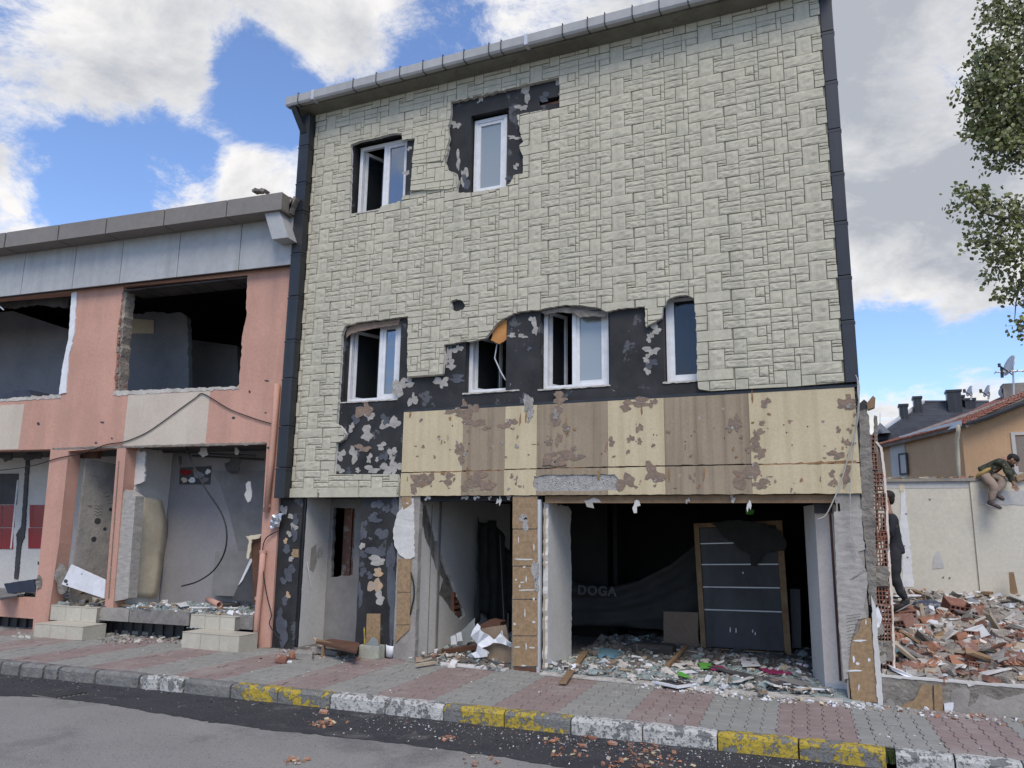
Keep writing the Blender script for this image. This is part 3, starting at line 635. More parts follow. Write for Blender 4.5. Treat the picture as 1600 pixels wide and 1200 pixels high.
for u in [466, 552, 588, 625, 661, 692, 725, 764, 783, 879, 918, 945, 988, 1030, 1075, 1122]:
    x = gx(u); MB().tube([(x, gy+.09, zg1+.02), (x, gy-.012, zg1+.022), (x, gy-.014, zg0+.03), (x, gy+.01, zg0-.008), (x, gy+.13, zg0+.005)], .0065, 5).build('bracket', 'sheet', gutter)
for u in (489, 822): x = gx(u); MB().box((x, gy+.05, (zg0+zg1)/2), (.05, .135, zg1-zg0+.012)).build('sleeve', 'galv', gutter)
MB().tri([(xg+.02, gy+.1, zg0+.14), (xe, gy+.1, zg0+.14), (xe, 3.6, zTop+1.25), (xg+.02, 3.6, zTop+1.25), (xe, 7.4, zTop+.2), (xg+.02, 7.4, zTop+.2)], [(0, 1, 2, 3), (3, 2, 4, 5)]).build('roof_covering', 'slatetile', B)
# ---- black corner casings with joints
yf = -.15
def casing(x0, x1, y0, y1, zb, zt, joints, parent):
    zs_ = [zb]+joints+[zt]
    for i in range(len(zs_)-1):
        MB().box(((x0+x1)/2, (y0+y1)/2, (zs_[i]+zs_[i+1])/2), (x1-x0, y1-y0, zs_[i+1]-zs_[i]-.008)).build('casing_segment', 'black_plain', parent, bevel=.004)
        if i: MB().box(((x0+x1)/2, (y0+y1)/2+.002, zs_[i]-.03), (x1-x0+.012, y1-y0+.01, .024)).build('casing_joint', 'black_plain', parent)
pl0, pl1 = atY(467, 223, yf).x, atY(480, 223, yf).x
jl = [atY(u, v, yf).z for u, v in [(445, 730), (447, 665), (452, 590), (455, 530), (458, 462), (461, 395), (464, 330), (467, 285), (470, 228)]]
casing(pl0, pl1+.02, yf, .045, zL-.02, zTop-.05, jl, B)
MB().fbox(FM, pl1+.02, xL-.004, zL+.01, zTop-.01, -.02, .04).build('corner_trim', 'black_plain', B)
# bracing pipe from the gutter end down to the casing
MB().tri([(xg+.06, gy+.03, zg0), (xg+.16, gy+.03, zg0), (pl0+.14, yf-.012, zTop-.36), (pl0+.03, yf-.012, zTop-.36), (xg+.06, gy+.11, zg0), (xg+.16, gy+.11, zg0), (pl0+.14, yf+.05, zTop-.4), (pl0+.03, yf+.05, zTop-.4)], [(0, 1, 2, 3), (7, 6, 5, 4), (0, 4, 5, 1), (1, 5, 6, 2), (2, 6, 7, 3), (3, 7, 4, 0)]).build('gutter_outlet', 'black_plain', B)
jr = [FM.uv(u, v)[1] for u, v in [(1330, 500), (1326, 430), (1321, 345), (1317, 268), (1313, 200), (1308, 125), (1303, 47)]]
casing(xR+.003, xRR, -.015, .045, FM.uv(1330, 598)[1], zTop-.02, jr, B)
# ---- painted fascia band over the shop
zb0 = zL+.012; bt = [FM.uv(u, v)[1] for u, v in ((628, 643), (1335, 606))]; zbt = sum(bt)/2
edges = [628, 722, 788, 838, 949, 1038, 1172, 1337]; cols = ['cream', 'taupe', 'cream', 'taupe', 'cream', 'taupe', 'cream']
conc = jag(FM.L([(834, 744), (850, 742), (960, 741), (966, 748), (964, 766), (838, 768), (832, 760)]), .006, .04, seed=4)
for i, c in enumerate(cols):
    xa = FM.uv(edges[i], 690)[0]; xb = FM.uv(edges[i+1], 690)[0]; zc = FM.uv((edges[i]+edges[i+1])/2, 738-13*(i/6))[1]
    if i == 6: xb = FM.uv(1341, 690)[0]
    pu = jag([(xa+.0015, zc+.012), (xb-.0015, zc+.012), (xb-.0015, zbt), (xa+.0015, zbt)], .003, .05, sides=[0] if i not in (0, 6) else [0], seed=i)
    MB().prism(FM, [pu], (), .018, .05, 0).build('painted_panel', c, B)
    pl = [(xa+.0015, zb0), (xb-.0015, zb0), (xb-.0015, zc-.004), (xa+.0015, zc-.004)]
    hs = [conc] if 2 <= i <= 4 else []
    MB().prism(FM, [jag(pl, .003, .05, sides=[0, 2], seed=i+9)], hs, .006, .05, 0).build('painted_panel', c, B)
    if i < 6: pass
MB().prism(FM, [conc], (), .026, .05, 0, front_noise=.012).build('concrete_patch', 'stucco', B)
rl = [FM.uv(u, v) for u, v in [(630, 739), (680, 737), (760, 735), (830, 733), (900, 731), (960, 731), (1040, 731), (1130, 728), (1200, 725), (1270, 722), (1338, 719)]]
MB().prism(FM, [jag(rl+[(x, z-.028-.012*math.sin(x*7)) for x, z in reversed(rl)], .006, .04, seed=12)], (), .011, .03, 0).build('rust_line', 'rust', B)
MB().prism(FM, [[(FM.uv(630, 640)[0], zbt+.004), (xRR-.02, zbt+.004), (xRR-.02, zbt+.034), (FM.uv(630, 640)[0], zbt+.034)]], (), .02, .05, 0).build('sill_strip', 'black_plain', B)
# scars on the band
def scar(u, v, ru, rv, m_='scar', d=.008, nm='plaster_scar', seed=0, n=26, rag=.62, dd=.012):
    fr = FM; MB().prism(fr, [blob(fr, u, v, ru, rv, 0, seed, n, rag)], (), d-random.uniform(.001, .005), d+dd, 0).build(nm, m_, B)
for i, (u, v, ru, rv) in enumerate([(725, 650, 9, 5), (711, 642, 12, 5), (741, 660, 14, 7), (736, 640, 9, 9), (716, 700, 6, 8), (720, 714, 5, 10), (784, 666, 5, 4), (797, 660, 9, 6), (760, 668, 6, 3), (884, 668, 6, 5), (868, 650, 10, 13), (874, 622, 11, 8),
     (826, 634, 8, 16), (978, 634, 9, 7), (1000, 628, 16, 6), (1019, 629, 6, 6), (1148, 661, 8, 14), (1196, 629, 7, 6), (1320, 632, 12, 8), (1328, 624, 6, 8), (1190, 660, 4, 3), (1184, 678, 8, 7), (1180, 690, 7, 6), (1176, 700, 9, 7), (1188, 706, 9, 8),
     (1308, 710, 13, 5), (1326, 692, 8, 4), (1310, 671, 4, 4), (874, 720, 14, 6), (890, 712, 16, 8), (858, 712, 10, 5), (862, 724, 14, 5), (1021, 740, 13, 15), (1160, 745, 16, 14), (1178, 736, 8, 14), (1190, 756, 12, 6), (1300, 740, 5, 5), (1303, 753, 4, 6), (1322, 742, 8, 12),
     (655, 752, 12, 10), (668, 746, 9, 8), (700, 750, 7, 8), (745, 748, 14, 10), (758, 758, 12, 8), (730, 758, 8, 8), (978, 752, 12, 12), (955, 690, 5, 6), (985, 685, 5, 5), (999, 668, 5, 6), (999, 689, 4, 4), (872, 686, 5, 9), (858, 690, 4, 7), (886, 676, 3, 4), (648, 760, 7, 9)]):
    scar(u, v, ru, rv, 'stucco' if i in (12,) else 'scar', .016 if v < 722 else .004, seed=i, n=26)
for i, (u, v, ru, rv) in enumerate([(826, 632, 5, 11), (868, 648, 5, 7), (1178, 735, 4, 9), (1326, 634, 5, 3)]): scar(u, v, ru, rv, 'concrete', .010, seed=i+77)
rs_ = random.Random(21)
for i in range(150):
    sm_ = rs_.choice([722, 788, 838, 1172, 870, 1185, 1320, 660]); u = rs_.gauss(sm_, 16) if rs_.random() < .7 else rs_.uniform(635, 1335); v = rs_.uniform(646, 716) if rs_.random() < .55 else rs_.uniform(738, 766)
    if not 632 < u < 1338 or (826 < u < 972 and v > 735) or v < 646-(u-640)*.05+4: continue
    scar(u, v, rs_.uniform(.8, 3.2), rs_.uniform(.8, 4.0), rs_.choice(['scar', 'scar', 'rust', 'concrete']), .0165 if v < 722 else .0045, 'plaster_fleck', i, 9, .5)
for i in range(26):
    u = rs_.uniform(640, 1330); v = rs_.uniform(655, 710); scar(u, v, 1.0, 1.0, 'sheet', .016, 'screw_hole', i, 7, .2)
for i, (u, v, l) in enumerate([(812, 650, 16), (821, 648, 12), (1329, 625, 18), (730, 735, 20), (884, 660, 26), (1175, 612, 20), (1002, 636, 14), (640, 645, 8), (1045, 735, 22), (1100, 735, 18), (935, 738, 14)]):
    scar(u, v+l*.3, 1.4, l*.6, 'rust', .0162 if v < 722 else .0042, 'rust_run', i, 12, .4)
# adhesive dabs on the bare black wall
dabs = [(557, 651, 7, 9), (577, 650, 6, 7), (549, 668, 4, 6), (573, 678, 9, 9), (611, 661, 12, 9), (602, 655, 7, 6), (596, 697, 6, 5), (533, 711, 6, 7), (553, 710, 6, 10), (589, 718, 3, 3), (601, 713, 6, 7), (577, 716, 4, 6), (613, 705, 6, 6), (612, 718, 5, 9), (530, 733, 6, 6), (545, 736, 4, 4), (581, 734, 8, 6), (604, 733, 9, 7), (619, 730, 7, 8), (559, 735, 4, 3), (541, 678, 4, 4),
        (625, 600, 8, 9), (622, 612, 6, 10), (640, 598, 7, 6), (690, 597, 8, 9), (714, 592, 12, 5), (645, 625, 6, 9), (700, 555, 5, 12), (705, 570, 7, 6), (716, 545, 7, 5), (706, 538, 6, 4), (836, 512, 5, 9), (832, 500, 4, 6), (800, 524, 6, 3), (816, 525, 6, 3), (827, 545, 3, 3),
        (1015, 527, 5, 6), (1018, 548, 9, 7), (1010, 560, 5, 5), (1012, 575, 5, 9), (1018, 568, 7, 7), (1025, 515, 8, 6), (635, 270, 4, 4), (640, 232, 3, 3), (822, 144, 6, 12), (850, 152, 7, 6), (815, 168, 7, 5), (712, 195, 6, 6), (803, 215, 8, 3), (806, 260, 4, 4), (800, 280, 7, 6), (725, 275, 5, 12), (716, 250, 3, 12), (750, 150, 4, 10), (872, 127, 4, 5), (728, 285, 4, 12), (585, 600, 0, 0)]
for i, (u, v, ru, rv) in enumerate(dabs):
    if ru: MB().prism(FM, [blob(FM, u, v, ru*1.05, rv*1.05, .046, i, 24, .62)], (), .046-.002*(i % 3), .052, 0).build('adhesive_patch', 'adh' if i % 5 else 'adh_dark', B)
for i, (u, v, ru, rv) in enumerate([(567, 640, 10, 12), (564, 700, 9, 6), (722, 638, 5, 14)]): scar(u, v, ru, rv, 'scar', .042, seed=i+50)
# orange insulation showing over the fourth window, pink lining over the third
MB().prism(FM, [jag(FM.L([(764, 530), (770, 512), (784, 497), (790, 497), (790, 528), (778, 536)]), .004, .03, seed=2)], (), .055, .075, 0).build('exposed_insulation', 'orange', B)
MB().prism(FM, [jag(FM.L([(538, 512), (560, 504), (600, 500), (622, 497), (620, 506), (598, 509), (575, 513), (560, 516), (545, 520), (538, 527)]), .005, .03, seed=2)], (), .052, .07, 0).build('torn_lining', 'scar', B)
MB().prism(FM, [jag(FM.L([(842, 486), (880, 479), (945, 487), (944, 494), (925, 492), (905, 495), (896, 488), (870, 486), (850, 490)]), .006, .03, seed=6)], (), .046, .07, 0).build('torn_lining', 'concrete_raw', B)

# ---- windows
def window(quad, d, mull, opened, glass, label, jam='dark', extra=None, low=0):
    """quad px (TL,TR,BR,BL) on depth d; mull = px u of the mullion (or None); opened: left leaf swings inward"""
    p = FM.L(quad, d); a0 = (p[0][0]+p[3][0])/2; a1 = (p[1][0]+p[2][0])/2; b0 = (p[2][1]+p[3][1])/2; b1 = (p[0][1]+p[1][1])/2
    w_ = MB(); t_ = .055; r_ = None
    fr_ = MB()
    outer = [(a0, b0), (a1, b0), (a1, b1), (a0, b1)]; hs = []
    vm = sum(k[1] for k in quad)/4
    am = FM.uv(mull, vm, d)[0] if mull else None
    xs_ = [a0+t_]+([am-t_/2, am+t_/2] if mull else [])+[a1-t_]
    for k in range(0, len(xs_), 2): hs.append([(xs_[k], b0+t_), (xs_[k+1], b0+t_), (xs_[k+1], b1-t_), (xs_[k], b1-t_)])
    fr_.prism(FM, [outer], hs, d, d+.06, 0)
    wo = tag(fr_.build('window', 'pvc', B, bevel=.004), label)
    for k in range(len(hs)):
        x0, x1 = hs[k][0][0], hs[k][1][0]; zb_, zt_ = b0+t_, b1-t_; s_ = .045
        sash = MB().prism(FM, [[(0, zb_), (x1-x0, zb_), (x1-x0, zt_), (0, zt_)]], [[(s_, zb_+s_), (x1-x0-s_, zb_+s_), (x1-x0-s_, zt_-s_), (s_, zt_-s_)]], 0, .05, 0)
        gl = MB().fbox(FM, s_, x1-x0-s_, zb_+s_, zt_-s_, .02, .028)
        ang = R(68) if (k == 0 and opened) else 0
        T = Matrix.Translation((x0, d+(.02 if not ang else .05), 0)) @ Matrix.Rotation(ang, 4, 'Z')
        if ang: T = Matrix.Translation((x0+.02, d+.06, 0)) @ Matrix.Rotation(ang, 4, 'Z')
        sash.v = [tuple(T @ Vector(q)) for q in sash.v]; gl.v = [tuple(T @ Vector(q)) for q in gl.v]
        if not ang: sash.v = [(x, y-.008, z) for x, y, z in sash.v]; gl.v = [(x, y-.008, z) for x, y, z in gl.v]
        so_ = sash.build('sash', 'pvc', wo); gl.build('pane', glass if not ang else 'glass_dark', wo)
    MB().prism(FM, [jag([(a0-.03, b0-.022), (a1+.05, b0-.022), (a1+.05, b0-.002), (a0-.03, b0-.002)], .004, .04, seed=int(a0*10))], (), .035, d+.07, 0).build('sill', 'plastergrit', wo)
    return wo, (a0, a1, b0, b1)
window([(562, 232), (640, 215), (638, 326), (560, 336)], .16, 601, True, 'glass_blue', 'white window with open left leaf, top left of the facade')
window([(741, 190), (792, 178), (791, 300), (740, 303)], .14, None, False, 'glass_frost', 'narrow frosted white window high in the middle of the facade')
window([(546, 514), (626, 498), (624, 625), (541, 630)], .16, 594, True, 'glass_blue', 'white window with open left leaf at the left of the first floor')
window([(733, 520), (812, 507), (812, 611), (733, 616)], .16, 794, True, 'glass_dark', 'white window frame hung with a bent metal strip')
window([(850, 478), (951, 470), (951, 604), (849, 610)], .16, 897, True, 'glass_frost', 'white two-leaf window with frosted right pane over the shop')
window([(1042, 462), (1100, 452), (1102, 595), (1040, 600)], .16, None, False, 'glass_dark', 'narrow white window with a dark pane, rightmost of the facade')
# black flat returns beside windows
MB().tube([(atY(777, 535, .13)), atY(773, 560, .12), atY(782, 580, .10), atY(790, 594, .10)], .009, 6).build('bent_strip', 'galv', B)

# ================================================================ GROUND FLOOR OF THE BUILDING
G0 = .02
def wallbox(nm, u0, u1, v, d0, d1, z0, z1_, m_, lab=None, jit=None):
    a0 = FM.uv(u0, v, d0)[0]; a1 = FM.uv(u1, v, d0)[0]
    o = MB().prism(FM, [jag([(a0, z0), (a1, z0), (a1, z1_), (a0, z1_)], jit or .004, .06, seed=int(u0))], (), d0, d1, 0).build(nm, m_, B); 
    return tag(o, lab), a0, a1
zc = zL+.008
_, ca0, ca1 = wallbox('black_column', 429, 466, 900, .045, .3, 0, zc, 'black', 'black adhesive-spotted column beside the pink building')
MB().fbox(FM, ca1+.002, ca1+.034, 0, zc, .07, .3).build('door_jamb', 'black_plain', B)
_, cb0, cb1 = wallbox('black_column', 560, 619, 900, .045, .32, 0, zc, 'black', 'black column with orange adhesive dabs between the two shop doors')
# dabs on the columns
cd_ = [(443, 797, 5, 8, 2), (455, 807, 5, 4, 2), (462, 812, 5, 7, 1), (459, 823, 5, 6, 2), (452, 834, 4, 4, 2), (460, 835, 5, 9, 1), (446, 845, 3, 4, 3), (448, 858, 6, 6, 1), (455, 873, 4, 4, 2), (461, 865, 4, 5, 3), (452, 895, 8, 12, 1), (443, 908, 4, 6, 1), (445, 938, 5, 7, 1), (450, 930, 3, 5, 3), (441, 985, 9, 24, 1), (437, 960, 4, 10, 1),
       (590, 788, 8, 7, 1), (604, 795, 5, 7, 1), (617, 792, 7, 11, 1), (570, 818, 4, 5, 1), (585, 812, 10, 5, 1), (597, 834, 9, 10, 1), (568, 835, 5, 9, 1), (566, 853, 4, 5, 2), (567, 866, 5, 6, 1), (588, 862, 14, 9, 1), (589, 876, 13, 7, 2), (565, 882, 4, 5, 1), (567, 893, 5, 7, 1), (591, 895, 8, 6, 3), (586, 915, 10, 11, 3), (593, 935, 7, 10, 2), (578, 899, 5, 5, 1), (612, 935, 7, 60, 1), (563, 930, 4, 16, 1), (611, 870, 6, 20, 1), (584, 805, 6, 4, 1)]
for i, (u, v, ru, rv, k) in enumerate(cd_):
    MB().prism(FM, [blob(FM, u, v, ru, rv, .042, i+100, 22, .42)], (), .041-.002*(i % 3), .047, 0).build('adhesive_patch', {1: 'adh_dark', 2: 'adh', 3: 'adh_tan'}[k], B)
def tilebox(u0, u1, v0, v1, d=.03, m_='tile', nm='tile', poly=None, parent=None, th=.018):
    P_ = poly or [(u0, v0), (u1, v0), (u1, v1), (u0, v1)]
    return MB().prism(FM, [FM.L(P_, d)], (), d, d+th, 0).build(nm, m_, parent or B, bevel=.002)
tilebox(0, 0, 0, 0, .03, poly=[(573, 959), (594, 959), (593, 1010), (571, 1010)])
tilebox(0, 0, 0, 0, .03, poly=[(457, 858), (466, 858), (466, 871), (457, 871)])
# plaster column between doors one and two
wallbox('plaster_column', 619, 652, 900, .03, .115, 0, zc, 'concrete', 'peeling plaster column with tan tiles on its left edge')
MB().prism(FM, [jag(FM.L([(633, 786), (646, 778), (648, 870), (637, 876), (625, 868), (616, 850), (614, 830), (620, 805)], .02), .006, .03, seed=3)], (), .018, .03, 0, front_noise=.006).build('cement_coat', 'whitewall', B)
for (v0, v1, s) in ((873, 925, 0), (926, 976, -1), (977, 1004, -2)): tilebox(0, 0, 0, 0, .012, poly=[(622+s, v0), (642+s, v0), (641+s, v1 if v1 != 1004 else 984), (620+s, v1)])
tilebox(0, 0, 0, 0, .014, poly=[(627, 772), (644, 772), (643, 788), (630, 797)])
# middle tiled pillar
mp, ma0, ma1 = wallbox('tiled_pillar', 801, 838, 900, .045, .36, 0, zc, 'concrete', 'square pillar faced with tan tiles in the middle of the shop front', .001)
for (v0, v1) in ((775, 826), (827, 884), (885, 936), (937, 993), (994, 1041)):
    o = MB().prism(FM, [FM.L([(801, v0+.5), (839.5, v0+.5), (839.8, v1), (800.6, v1)], .024)], (), .024, .045, 0).build('tile', 'tile', B, bevel=.002)
MB().prism(FM, [FM.L([(803, 1042), (838, 1044), (838, 1052), (803, 1049)], .03)], (), .03, .045, 0).build('skirting_board', 'brownboard', B)
for i, (u, v, ru, rv) in enumerate([(817, 809, 6, 6), (821, 820, 5, 10), (836, 892, 5, 18), (838, 915, 3, 10)]):
    MB().prism(FM, [blob(FM, u, v, ru, rv, .02, i+5, 16, .35)], (), .020, .025, 0).build('tile_break', 'stucco', B)
for i, (u, v, ru, rv) in enumerate([(818, 874, 16, 1.2), (823, 922, 13, 1.2), (806, 906, 1.6, 1.6), (834, 936, 1.5, 3), (808, 1011, 5, 1.2), (831, 1012, 5, 1.2), (819, 886, 2, 1.5), (822, 905, 1, 6), (804, 975, 2, 2), (834, 972, 3, 1.5), (820, 958, 1, 6), (818, 1040, 5, 1.2), (810, 843, .8, 5), (834, 855, 1.2, 5), (816, 910, 4, 1), (812, 916, 1, 3), (822, 1010, 1, 6)]):
    MB().prism(FM, [blob(FM, u, v, ru, rv, .02, i+25, 9, .3)], (), .0215, .0245, 0).build('mortar_smear', 'whitewall', B)
MB().fbox(FM, ma1+.012, ma1+.055, 0, zc-.05, .035, .09).build('metal_channel', 'galv', B)
MB().fbox(FM, ma1+.002, ma1+.06, 0, zc, .10, .36).build('pillar_side', 'dark', B)
pa = FM.uv(848, 900, .12)[0]
MB().prism(Fr((pa, 0, 0), (0, 1, 0), (1, 0, 0)), [jag([(.12, 0), (1.0, 0), (1.02, 1.2), (.96, 1.7), (1.02, 1.95), (.9, 2.02), (.12, 2.05)], .012, .05, seed=5)], (), 0, .07, 0).build('partition_stub', 'whitewall', B)
for (z0, z1_) in ((1.25, 1.98), (.05, .92)): MB().fbox(FM, pa+.02, pa+.035, z0, z1_, .10, .12).build('wood_strip', 'woodlight', B)
# ---- interior of the shop
FLZ = .03
MB().fbox(FM, xLL+.05, xRR-.02, -.1, FLZ, .06, 7.).build('shop_floor', 'floor_dust', B)
# doorway one: corridor
da = ca1+.035
sw = Fr((da, 0, 0), (0, 1, 0), (1, 0, 0))
MB().prism(sw, [jag([(.1, FLZ), (.66, FLZ), (.66, zc), (.1, zc)], .003, .08, seed=6)], (), -.06, 0, 0).build('corridor_wall', 'whitewall', B)
bw = [(FM.uv(500, 900, .66)[0]-.3, FLZ), (cb1+.3, FLZ), (cb1+.3, zc), (FM.uv(500, 900, .66)[0]-.3, zc)]
bh = FM.L([(522, 793), (555, 795), (551, 898), (517, 902)], .66)
MB().prism(FM, [bw], [jag(bh, .008, .05, seed=3)], .66, .72, 0).build('corridor_wall', 'greyboard', B)
for k in range(3): MB().fbox(FM, bh[0][0]-.05+k*.16, bh[0][0]+.1+k*.16, bh[2][1]-.1, bh[0][1]+.1, 1.0+.02*k, 1.02+.02*k).build('brown_plank', 'brick3', B)
sc = [(483, 857, 5, 1), (491, 866, 1.5, 12)]
MB().prism(sw, [[(.25, 1.4), (.36, 1.45), (.40, 1.2), (.33, 1.05), (.24, 1.1)]], (), .0, .004, 0).build('damp_patch', 'concrete', B)
pts_ = [[(.42+.02*k, 1.32-.03*k, 0), (.45+.02*k, 1.36-.03*k, 0), (.49+.02*k, 1.37-.03*k, 0), (.54+.02*k, 1.42-.03*k, 0)] for k in range(4)]
for q in pts_:
    MB().tube([sw.p(a*.9, b-.02*math.sin(a*60), .003) for a, b, _ in q], .0022, 3).build('scribble', 'cable', B)
MB().tube([sw.p(.14, 1.2, .03), sw.p(.28, .85, .02)], .006, 5).build('hanging_strip', 'pvc', B)
# room two: white side wall with a broken diagonal
sa = FM.uv(652, 900, .12)[0]; s2 = Fr((sa, 0, 0), (0, 1, 0), (1, 0, 0))
def on_side(fr, u, v):
    q = ray(u, v); t = (fr.o-CAM).dot(fr.n)/q.dot(fr.n); w = CAM+q*t-fr.o; return (w.dot(fr.ex), w.z)
crack = [on_side(s2, *k) for k in [(660, 788), (670, 790), (676, 815), (684, 845), (691, 870), (700, 893), (708, 910), (716, 935), (724, 950), (727, 962), (718, 968), (706, 955), (694, 938), (686, 928), (692, 905), (682, 890), (672, 860), (664, 840), (659, 815)]]
s2w = MB().prism(s2, [[(.12, FLZ), (3.2, FLZ), (3.2, zc), (.12, zc)]], [jag(crack, .008, .04, seed=2)], -.05, 0, 0).build('shop_wall', 'whitewall', B)
MB().prism(s2, [[(.12, FLZ), (3.2, FLZ), (3.2, zc), (.12, zc)]], (), -.12, -.055, 0).build('wall_core', 'concrete_raw', B)
for k in range(4):
    a_, z_ = on_side(s2, 716, 930+k*9); MB().fbox(s2, a_-.1, a_+.1, z_-.06, z_+.05, -.054, -.02).build('brick', 'brick', B)
MB().fbox(s2, .45, .465, FLZ, zc-.1, 0.001, .006).build('board_joint', 'greyboard', B)
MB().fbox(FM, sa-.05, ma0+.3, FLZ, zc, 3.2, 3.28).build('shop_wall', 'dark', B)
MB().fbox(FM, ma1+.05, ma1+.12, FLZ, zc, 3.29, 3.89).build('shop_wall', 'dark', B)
# black drape on that wall
cb = MB(); nx, nz = 22, 14; pA = on_side(s2, 739, 810); pB = on_side(s2, 742, 965)
y0c, y1c = pA[0]-.05, pA[0]+1.35
for i in range(nx+1):
    for j in range(nz+1):
        t = i/nx; s = j/nz; yy = y0c+(y1c-y0c)*t; zt = 1.9-.55*t*t-.08*math.sin(t*9); zb_ = .28+.15*math.sin(t*7); z = zb_+(zt-zb_)*s
        xx = sa+.07+.06*math.sin(t*26+s*1.5)*(1-.4*s)+.04*noise.noise(Vector((t*8, s*4, 0))); cb.v.append((xx, yy, z))
for i in range(nx):
    for j in range(nz): a = i*(nz+1)+j; cb.f.append((a, a+nz+1, a+nz+2, a+1)); cb.m.append(0)
dr = tag(cb.build('black_drape', 'drape', smooth=True), 'torn black cloth hanging on the cracked white wall inside the shop', 'cloth'); sm = dr.modifiers.new('s', 'SOLIDIFY'); sm.thickness = .006
# frontal beam under the band in openings
MB().fbox(FM, sa-.02, ma0, zL-.06, zL+.004, .06, .2).build('lintel', 'dark', B)
MB().fbox(FM, ma1+.1, xRR-.3, zL-.085, zL+.004, .07, .2).build('lintel', 'wood', B)
for i, (u, v, ru, rv) in enumerate([(727, 778, 4, 4), (745, 777, 4, 4), (765, 778, 3, 3), (780, 782, 3, 9), (795, 777, 4, 3), (668, 778, 4, 4), (925, 785, 12, 6), (994, 790, 5, 9), (1075, 782, 3, 5), (1170, 790, 3, 9), (1145, 778, 5, 6)]):
    MB().prism(FM, [blob(FM, u, v, ru, rv, .05, i+300, 9, .75)], (), .05, .056, 0).build('torn_plaster', 'whitewall' if i % 2 else 'adh', B)
# right wall: oblique and front faces, brown trims
rz = 2.03
P1 = atY(1256, 800, .95); P2 = atY(1279, 900, .42); P3 = atY(1313, 900, .30)
def vwall(nm, a, b_, z0, z1_, m_, th=.06):
    e = Vector((b_[0]-a[0], b_[1]-a[1], 0)); n = Vector((-e.y, e.x, 0)).normalized(); fr = Fr((a[0], a[1], 0), e, n)
    return MB().prism(fr, [[(0, z0), (e.length, z0), (e.length, z1_), (0, z1_)]], (), 0, th, 0).build(nm, m_, B)
vwall('shop_wall', P1, P2, FLZ, rz, 'greywall' if 0 else 'whitewall'); vwall('shop_wall', P2+Vector((.001, -.002, 0)), P3, FLZ, rz, 'beigewall')
vwall('skirting_board', P2+Vector((0, -.012, 0)), P3+Vector((0, -.012, 0)), FLZ, .11, 'whitewall', .01)
for (u, d, m_) in ((1303, .24, 'brownboard'), (1312, .16, 'scar')):
    a = FM.uv(u, 900, d)[0]; MB().fbox(FM, a-.012, a+.014, .16, 1.95, d, d+.03).build('trim_strip', m_, B, bevel=.003)
a = FM.uv(1318, 900, .05)[0]; MB().fbox(FM, a-.012, a+.010, 0, zc-.1, .03, .3).build('trim_strip', 'pvc', B)
MB().fbox(FM, FM.uv(1272, 795, .3)[0], FM.uv(1300, 795, .3)[0], 1.93, 2.06, .3, .4).build('shutter_box', 'slate', B)
# right pillar
rp, ra0, ra1 = wallbox('plaster_pillar', 1306, 1345, 790, .03, .36, 0, zc, 'concrete', 'right corner pillar of grey tile adhesive with one tan tile left', .004)
def skewpoly(pts, d, th, m_, nm, sd=1, amp=.004): return MB().prism(FM, [jag(FM.L(pts, d), amp, .03, seed=sd)], (), d, d+th, 0).build(nm, m_, B)
skewpoly([(1303, 800), (1347, 795), (1347, 818), (1349, 838), (1352, 858), (1341, 862), (1350, 885), (1358, 900), (1350, 950), (1355, 965), (1340, 968), (1330, 1000), (1326, 1060), (1318, 1062), (1310, 960), (1306, 880)], .018, .014, 'adh', 'tile_adhesive', 4)
for k in range(13):
    v = 962+k*5; MB().tube([FM.p(*FM.uv(1322+k*.3, v, .02), .018), FM.p(*FM.uv(1345-k*1.2, v-3-(k % 3), .02), .018)], .0035, 4).build('trowel_ridge', 'concrete_raw', B)
for k in range(7):
    MB().tube([FM.p(*FM.uv(1328+k*4, 906-k*3, .018), .017), FM.p(*FM.uv(1336+k*3.4, 895-k*2+8, .018), .017)], .0035, 4).build('trowel_ridge', 'concrete_raw', B)
skewpoly([(1352, 966), (1361, 966), (1372, 1098), (1331, 1096), (1326, 1050), (1331, 1000), (1342, 985), (1345, 970)], .004, .014, 'tile', 'tile', 5, .002)
for i, (u, v, ru, rv) in enumerate([(1343, 1001, 11, 1.5), (1335, 1048, 11, 1.5), (1334, 1030, 2, 5), (1340, 1037, 3, 2), (1358, 1031, 2, 3), (1353, 972, 1, 4), (1342, 1074, 1, 5)]):
    MB().prism(FM, [blob(FM, u, v, ru, rv, .002, i+25, 9, .3)], (), .001, .005, 0).build('mortar_smear', 'white', B)
# ================================================================ concrete post and hollow brick stub at the right corner
def P3x(u, v, y): return atY(u, v, y)
post = MB(); y_ = .02
pp = jag(FM.L([(1342, 642), (1352, 640), (1358, 650), (1362, 705), (1366, 780), (1368, 850), (1369, 900), (1371, 945), (1358, 945), (1352, 860), (1347, 800), (1344, 720)], y_), .006, .05, seed=5)
post.prism(FM, [pp], (), y_, y_+.26, 0, front_noise=.008)
cpost = tag(post.build('concrete_post', 'concrete_raw'), 'broken grey concrete post standing at the right corner of the shop', 'post')
MB().prism(FM, [jag(FM.L([(1361, 930), (1368, 945), (1378, 1068), (1380, 1104), (1372, 1106), (1364, 1000)], -.01), .004, .04, seed=3)], (), -.01, .05, 0).build('edge_strip', 'whitewall', cpost)
MB().prism(FM, [FM.L([(1341, 632), (1350, 624), (1355, 628), (1354, 700), (1346, 702)], .12)], (), .12, .2, 0).build('timber', 'sheet', cpost)
MB().prism(FM, [FM.L([(1354, 630), (1364, 618), (1368, 622), (1367, 636), (1356, 640)], .1)], (), .1, .22, 0).build('timber_block', 'wood', cpost)
bw_ = root('hollow_brick_stub', FM.p(*FM.uv(1378, 1075, .1), .1), 'stub of a hollow red brick wall broken off beside the concrete post', 'brick wall')
